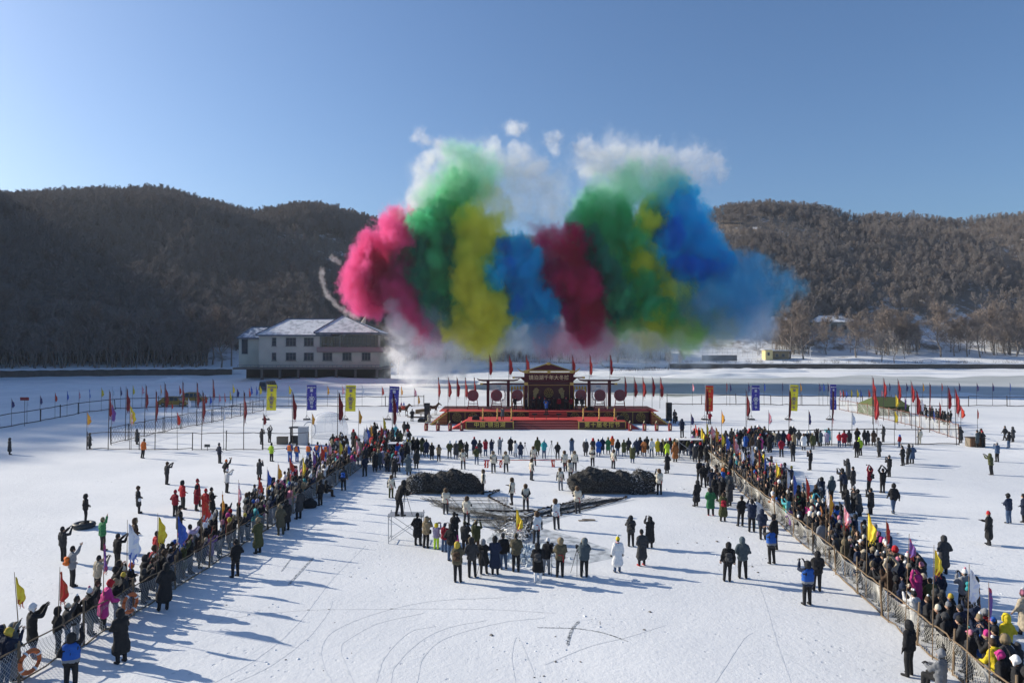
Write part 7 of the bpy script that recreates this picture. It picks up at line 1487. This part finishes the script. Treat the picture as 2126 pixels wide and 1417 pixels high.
for k in range(2): p_ = MB(); p_.add([(0, 0, 0), (.18, .02, -.55), (-.18, -.02, -.55)], [(0, 1, 2)]); p_.tube([(0, .02, -.9), (0, .02, .05)], .015, 4); p_.build('back_pennant', FM['blue'] if k else FM['purple'], loc=(g.x - .35 + .4 * k, g.y, 2.25), label=['purple pennant upright on the horse saddle', 'blue pennant upright on the horse saddle'][k], cat='flag')
g = onz(897, 862); horse((g.x, g.y + 1.5, 0), 0, 'dark horse half hidden behind the left loudspeakers', rug=False)
g = onz(866, 866); t = thing('sledge', (g.x, g.y, 0), 'wooden sledge with curved runners between the two horses', 'sledge'); m = MB()
for sy in (-.5, .5): m.tube([(-1.6, sy, .5), (-1.35, sy, .12), (-.9, sy, .05), (1.6, sy, .07)], .05, 5); m.tube([(.6, sy, .1), (.6, sy, .6)], .04, 5); m.tube([(-.6, sy, .1), (-.6, sy, .55)], .04, 5)
m.build('runner', WOOD, t); m = MB(); m.box((.1, 0, .62), (2.2, 1.1, .07)); m.build('deck', WOOD, t); m = MB(); m.tube([(-.2, 0, .95), (1.1, 0, 1.1)], .28, 8); m.tube([(-.9, 0, .7), (2.2, 0, 1.4)], .05, 5); m.build('load', mat('straw', (.22, .15, .08), .9), t)
for (px, py, c, hc_, lab) in [(855.5, 874, 'black', 'black', 'handler in black leading the sledge left of the stage'), (891, 881, 'cream', 'brown', 'handler in cream vest beside the left loudspeaker'), (1400, 876, 'charcoal', 'black', 'stage hand in dark coat right of the right loudspeaker'), (1404, 879, 'black', 'brown', 'stage hand crouched near the right loudspeaker'), (1473, 880, 'crimson', 'black', 'person in crimson jacket below the red banner')]:
    g = onz(px, py); person(g.x, g.y, 0, random.uniform(-.5, .5), pose='pockets' if px != 1404 else 'sit', st='long' if c != 'crimson' else 'short', coat=c, hat='beanie', hatc=hc_, group='stage hands and handlers', label=lab)

# ================================================================== COLOURED SMOKE
def smoke(name, color, dens, paths, Rpx, vox=.42, warp=.95, nsc=.11, depth=1.0, inner=.78, wisp=None, Y=195.0, per=9, seed=1, aniso=.3, bumps=1.6, lo=.25, zs=.6):
    kk = Y / F; rs = random.Random(seed); pts = []; R0 = Rpx * kk
    for path in paths:
        pr = 1.0
        if isinstance(path[0], (int, float)): pr = path[0]; path = path[1:]
        for i in range(max(1, len(path) - 1)):
            a = path[i]; b = path[min(i + 1, len(path) - 1)]; L_ = math.hypot(b[0] - a[0], b[1] - a[1]); n = max(1, int(L_ / Rpx * per * .35) + 1)
            for q in range(n):
                t = (q + rs.random()) / n; px = a[0] + (b[0] - a[0]) * t + rs.gauss(0, Rpx * .22); py = a[1] + (b[1] - a[1]) * t + rs.gauss(0, Rpx * .22); pts.append(((px - CX) * kk, Y + rs.gauss(0, R0 * .45 * depth), CAMZ - (py - HY) * kk))
    me = bpy.data.meshes.new(name); me.from_pydata(pts, [], []); ob = obj(name, me, kind='stuff')
    ng = bpy.data.node_groups.new(name, 'GeometryNodeTree'); ng.interface.new_socket('G', in_out='INPUT', socket_type='NodeSocketGeometry'); ng.interface.new_socket('G', in_out='OUTPUT', socket_type='NodeSocketGeometry')
    N = ng.nodes.new; L = ng.links.new; gi = N('NodeGroupInput'); go = N('NodeGroupOutput'); pos = N('GeometryNodeInputPosition')
    def noise(s, det, ro, off):
        o = N('ShaderNodeVectorMath'); o.operation = 'ADD'; o.inputs[1].default_value = (off, off * 1.7, off * .3); L(pos.outputs[0], o.inputs[0])
        q = N('ShaderNodeVectorMath'); q.operation = 'MULTIPLY'; q.inputs[1].default_value = (1, 1, zs); L(o.outputs[0], q.inputs[0]); o = q
        n = N('ShaderNodeTexNoise'); n.inputs['Scale'].default_value = s; n.inputs['Detail'].default_value = det; n.inputs['Roughness'].default_value = ro; n.inputs['Lacunarity'].default_value = 2.2; L(o.outputs[0], n.inputs['Vector']); return n
    no = noise(nsc, 5, .70, seed * 3.1); sub = N('ShaderNodeVectorMath'); sub.operation = 'SUBTRACT'; sub.inputs[1].default_value = (.5, .5, .5); L(no.outputs['Color'], sub.inputs[0])
    ma = N('ShaderNodeVectorMath'); ma.operation = 'MULTIPLY_ADD'; ma.inputs[1].default_value = (R0 * warp * 3.2,) * 3; L(sub.outputs[0], ma.inputs[0]); L(pos.outputs[0], ma.inputs[2])
    pr = N('GeometryNodeProximity'); pr.target_element = 'POINTS'; L(gi.outputs[0], pr.inputs[0]); L(ma.outputs[0], pr.inputs['Sample Position'])
    # billows: cell noise pushes the shell in and out
    vo = N('ShaderNodeTexVoronoi'); vo.feature = 'F1'; vo.inputs['Scale'].default_value = 1 / (R0 * .62); L(ma.outputs[0], vo.inputs['Vector'])
    vm = N('ShaderNodeMath'); vm.operation = 'MULTIPLY_ADD'; vm.inputs[1].default_value = R0 * .22 * bumps; L(vo.outputs['Distance'], vm.inputs[0]); L(pr.outputs['Distance'], vm.inputs[2])
    v2 = N('ShaderNodeTexVoronoi'); v2.feature = 'F1'; v2.inputs['Scale'].default_value = 1 / (R0 * .26); L(ma.outputs[0], v2.inputs['Vector'])
    vm2 = N('ShaderNodeMath'); vm2.operation = 'MULTIPLY_ADD'; vm2.inputs[1].default_value = R0 * .42; L(v2.outputs['Distance'], vm2.inputs[0]); L(vm.outputs[0], vm2.inputs[2])
    nf = noise(nsc * 2.6, 4, .72, seed * 5.3 + 9); vm3 = N('ShaderNodeMath'); vm3.operation = 'MULTIPLY_ADD'; vm3.inputs[1].default_value = R0 * .9; L(nf.outputs[0], vm3.inputs[0]); L(vm2.outputs[0], vm3.inputs[2])
    vsb = N('ShaderNodeMath'); vsb.operation = 'SUBTRACT'; vsb.inputs[1].default_value = R0 * .62; L(vm3.outputs[0], vsb.inputs[0]); vm = vsb
    mr = N('ShaderNodeMapRange'); mr.interpolation_type = 'SMOOTHSTEP'; mr.inputs[1].default_value = R0 * 1.15; mr.inputs[2].default_value = R0 * 1.15 * inner; L(vm.outputs[0], mr.inputs[0])
    n3 = noise(nsc * 4.2, 5, .68, seed * 7.7 + 40); m3 = N('ShaderNodeMapRange'); w = wisp or (.38, .58); m3.inputs[1].default_value = w[0]; m3.inputs[2].default_value = w[1]; m3.inputs[3].default_value = 0 if wisp else lo; L(n3.outputs[0], m3.inputs[0])
    mu = N('ShaderNodeMath'); mu.operation = 'MULTIPLY'; L(mr.outputs[0], mu.inputs[0]); L(m3.outputs[0], mu.inputs[1])
    vc = N('GeometryNodeVolumeCube'); mn = [min(p[i] for p in pts) - R0 * 1.9 for i in range(3)]; mxx = [max(p[i] for p in pts) + R0 * 1.9 for i in range(3)]; mn[2] = max(mn[2], .3)
    vc.inputs['Min'].default_value = mn; vc.inputs['Max'].default_value = mxx
    for k, i in (('Resolution X', 0), ('Resolution Y', 1), ('Resolution Z', 2)): vc.inputs[k].default_value = max(6, int((mxx[i] - mn[i]) / vox))
    L(mu.outputs[0], vc.inputs['Density'])
    m = bpy.data.materials.new(name); m.use_nodes = True; t = m.node_tree; t.nodes.clear(); out = t.nodes.new('ShaderNodeOutputMaterial'); pv = t.nodes.new('ShaderNodeVolumePrincipled'); pv.inputs['Color'].default_value = (*color, 1); pv.inputs['Density'].default_value = dens; pv.inputs['Anisotropy'].default_value = aniso
    t.links.new(pv.outputs[0], out.inputs['Volume']); sm = N('GeometryNodeSetMaterial'); sm.inputs['Material'].default_value = m; L(vc.outputs[0], sm.inputs[0]); L(sm.outputs[0], go.inputs[0])
    ob.modifiers.new('g', 'NODES').node_group = ng; me.materials.append(m); return ob
RED = (.945, .21, .50); CRM = (.84, .05, .28); GRN = (.18, .76, .42); YEL = (.9995, .965, .20); BLU = (.015, .74, .995); WHT = (.93, .93, .94)

smoke('red_smoke', RED, .85, [[(835, 480), (795, 500), (757, 535), (745, 580), (770, 620), (800, 640)], [(800, 540), (815, 590), (845, 635), (880, 665)]], 42, seed=1)
smoke('dark_red_smoke', (.60, .16, .32), .40, [[(850, 600), (880, 650), (905, 695)], [(830, 560), (850, 600)]], 38, seed=9)
smoke('green_smoke', GRN, .80, [[(905, 440), (880, 490), (885, 550), (905, 600), (930, 655)], [(865, 510), (872, 560)], [(940, 400), (922, 470), (925, 540), (932, 610), (940, 660)]], 42, seed=2)
smoke('pale_green_smoke', (.50, .88, .62), .20, [[(905, 440), (935, 395), (965, 350)], [(960, 430), (985, 370)], [(1000, 400), (1010, 350)]], 46, seed=22, lo=.25)
smoke('yellow_smoke', YEL, .75, [[(985, 470), (980, 520), (985, 575), (1000, 625), (1012, 675), (1000, 705)], [(1020, 600), (1035, 660)], [(965, 640), (975, 690)], [(1000, 470), (1010, 540)]], 40, seed=3, Y=192, warp=1.15)
smoke('pale_yellow_smoke', (.95, .90, .45), .16, [[(990, 470), (1000, 430), (1020, 395)], [(1025, 470), (1040, 430)]], 30, seed=23, lo=.2)
smoke('blue_smoke', BLU, .85, [[(1068, 505), (1055, 540), (1078, 580), (1100, 625), (1122, 672)], [(1045, 520), (1050, 600), (1075, 660)], [(1080, 540), (1110, 600), (1130, 650)]], 42, seed=4)
smoke('crimson_smoke', CRM, .90, [[(1140, 510), (1158, 555), (1182, 600), (1203, 650), (1215, 690)], [(1185, 490), (1200, 540), (1222, 600), (1238, 650)]], 38, seed=5)
smoke('magenta_haze', (.85, .42, .58), .14, [[(1130, 500), (1135, 540)], [(1130, 695), (1200, 712), (1265, 712)], [(860, 690), (905, 705)]], 40, seed=13, lo=.3)
smoke('green_smoke', GRN, .80, [[(1232, 430), (1222, 470), (1250, 520), (1275, 570), (1298, 630), (1292, 680)], [(1275, 420), (1292, 480), (1305, 530)], [(1335, 590), (1350, 650), (1380, 650)]], 39, seed=6)
smoke('pale_green_smoke', (.50, .88, .62), .18, [[(1225, 430), (1275, 385), (1330, 385), (1400, 375)], [(1240, 400), (1260, 430)]], 48, seed=26, lo=.25)
smoke('yellow_smoke', YEL, .80, [[(1352, 430), (1328, 480), (1335, 535), (1372, 572), (1410, 605), (1415, 640)], [(1345, 640), (1400, 660)]], 30, seed=7, Y=194, warp=1.25)
smoke('blue_smoke', BLU, .85, [[(1408, 410), (1395, 470), (1420, 510), (1475, 525), (1505, 545)], [(1378, 510), (1400, 560), (1445, 575)], [(1440, 480), (1460, 540)]], 46, seed=8)
smoke('teal_smoke', (.16, .62, .84), .22, [[(1520, 545), (1550, 590), (1530, 630), (1470, 640), (1400, 640)], [(1560, 590), (1585, 610)], [(1480, 590), (1520, 600)]], 52, seed=10)
smoke('pale_yellow_smoke', (.82, .78, .34), .14, [[(1320, 690), (1400, 685), (1460, 665)], [(950, 700), (1040, 715)]], 44, seed=11, lo=.3)
smoke('grey_smoke', (.62, .70, .82), .11, [[(880, 690), (960, 705), (1060, 700), (1140, 690)], [(1180, 715), (1300, 710), (1420, 700), (1540, 680)], [(1460, 640), (1560, 660), (1595, 680)], [(1070, 670), (1130, 680)]], 42, seed=12, Y=203, lo=.3)
smoke('white_smoke', WHT, .30, [[(850, 425), (870, 375), (895, 320)], [(872, 290), (885, 285)], [(905, 290), (920, 320)], [(960, 380), (995, 340), (1030, 300)], [(1060, 266), (1080, 268)], [(1045, 330), (1090, 310)], [(1060, 360), (1125, 350)], [(1143, 285), (1155, 305)], [(1200, 305), (1230, 320), (1290, 320)], [(1300, 330), (1360, 310), (1400, 340)], [(1420, 320), (1480, 338), (1500, 350)], [(1210, 355), (1330, 350), (1440, 365)]], 21, seed=15, nsc=.15, warp=1.1, vox=.40, inner=.5, wisp=(.34, .60), zs=.9)
smoke('white_smoke', WHT, .17, [[(1040, 320), (1060, 380), (1100, 430)], [(1120, 350), (1170, 380)], [(940, 330), (1010, 380)], [(870, 430), (890, 370), (950, 320)], [(1080, 320), (1100, 360)], [(1210, 330), (1300, 325), (1400, 345), (1460, 365)], [(990, 400), (1060, 420), (1120, 430)], [(1040, 370), (1130, 390), (1170, 430), (1150, 480)], [(1230, 360), (1330, 370), (1440, 380)], [(1090, 470), (1130, 480)], [(850, 440), (840, 470)]], 44, seed=16, nsc=.13, inner=.15, wisp=(.36, .64), vox=.5, zs=.8)
smoke('white_smoke', WHT, .35, [[(815, 650), (830, 670), (850, 695)]], 22, seed=17, nsc=.2, vox=.42, Y=188)
smoke('ground_smoke', (.95, .96, .98), .42, [[(820, 700), (860, 720)], [(880, 750), (930, 770)]] +  [[(840, 705), (825, 740), (850, 775)], [(900, 715), (930, 745)], [(870, 730), (905, 755), (900, 780)], [(950, 740), (965, 765)], [(880, 785), (860, 775)]], 30, seed=18, nsc=.15, Y=186, inner=.3, lo=.05)
smoke('ground_smoke', (.62, .72, .88), .04, [[(800, 760), (900, 780)], [(1000, 750), (1100, 760), (1200, 760)], [(1300, 740), (1420, 745), (1560, 735)]], 36, seed=28, nsc=.12, Y=196, inner=.3, lo=.05, vox=.7)
smoke('smoke_trail', WHT, .30, [[(668, 560), (670, 595), (690, 625), (715, 645), (745, 662)], [(690, 535), (705, 545)]], 6, seed=19, nsc=.5, vox=.3, Y=190, warp=1.1, lo=.1)

smoke('white_veil_smoke', WHT, .055, [[(880, 420), (900, 350), (960, 320), (1020, 330)], [(1060, 350), (1110, 390), (1170, 400)], [(1210, 330), (1300, 320), (1400, 335), (1470, 350)], [(1150, 460), (1120, 430)]], 40, seed=51, Y=200, inner=.2, lo=.0, vox=.5, warp=1.4, zs=.9, nsc=.16)
smoke('deep_green_smoke', (.05, .42, .30), .9, [[(885, 500), (880, 560), (905, 620), (925, 650)], [(935, 470), (940, 560)]], 22, seed=41, Y=190, zs=.35, warp=1.5)
smoke('deep_green_smoke', (.05, .42, .30), .9, [[(1225, 470), (1245, 530), (1275, 590), (1290, 660)]], 22, seed=42, Y=190, zs=.35, warp=1.5)
smoke('deep_blue_smoke', (.01, .42, .90), .7, [[(1040, 520), (1048, 590), (1075, 640)], [(1400, 545), (1440, 560), (1480, 560)], [(1385, 470), (1395, 500)]], 22, seed=43, Y=190, zs=.4, warp=1.5)
smoke('deep_crimson_smoke', (.60, .01, .17), .9, [[(1160, 560), (1180, 620), (1200, 680)], [(770, 530), (775, 590), (810, 640)]], 22, seed=44, Y=190, zs=.4, warp=1.5)
smoke('bright_yellow_smoke', (1, .97, .25), .6, [[(955, 560), (955, 620)], [(1020, 560), (1035, 640)], [(1390, 590), (1420, 620)]], 18, seed=45, Y=189, zs=.35, warp=1.5)
smoke('lime_smoke', (.55, .88, .22), .30, [[(1320, 500), (1305, 580), (1330, 640)], [(1340, 640), (1400, 690), (1450, 690)], [(955, 440), (960, 520)]], 30, seed=46, Y=192, zs=.45, warp=1.3)
smoke('grey_blue_smoke', (.60, .74, .88), .20, [[(1440, 650), (1500, 670), (1580, 660)], [(1060, 680), (1130, 700)], [(930, 690), (900, 670)]], 40, seed=47, Y=192, lo=.2)
# ------------------------------------------------------------------ air
mb = MB(); mb.span(-700, 800, -60, 900, -1.5, 215); HZM = bpy.data.materials.new('haze_air'); HZM.use_nodes = True; t_ = HZM.node_tree; t_.nodes.clear()
o_ = t_.nodes.new('ShaderNodeOutputMaterial'); p_ = t_.nodes.new('ShaderNodeVolumePrincipled'); p_.inputs['Color'].default_value = (.82, .89, 1, 1); p_.inputs['Density'].default_value = .00010; p_.inputs['Anisotropy'].default_value = .3
t_.links.new(p_.outputs[0], o_.inputs['Volume']); mb.build('haze', HZM, kind='stuff')
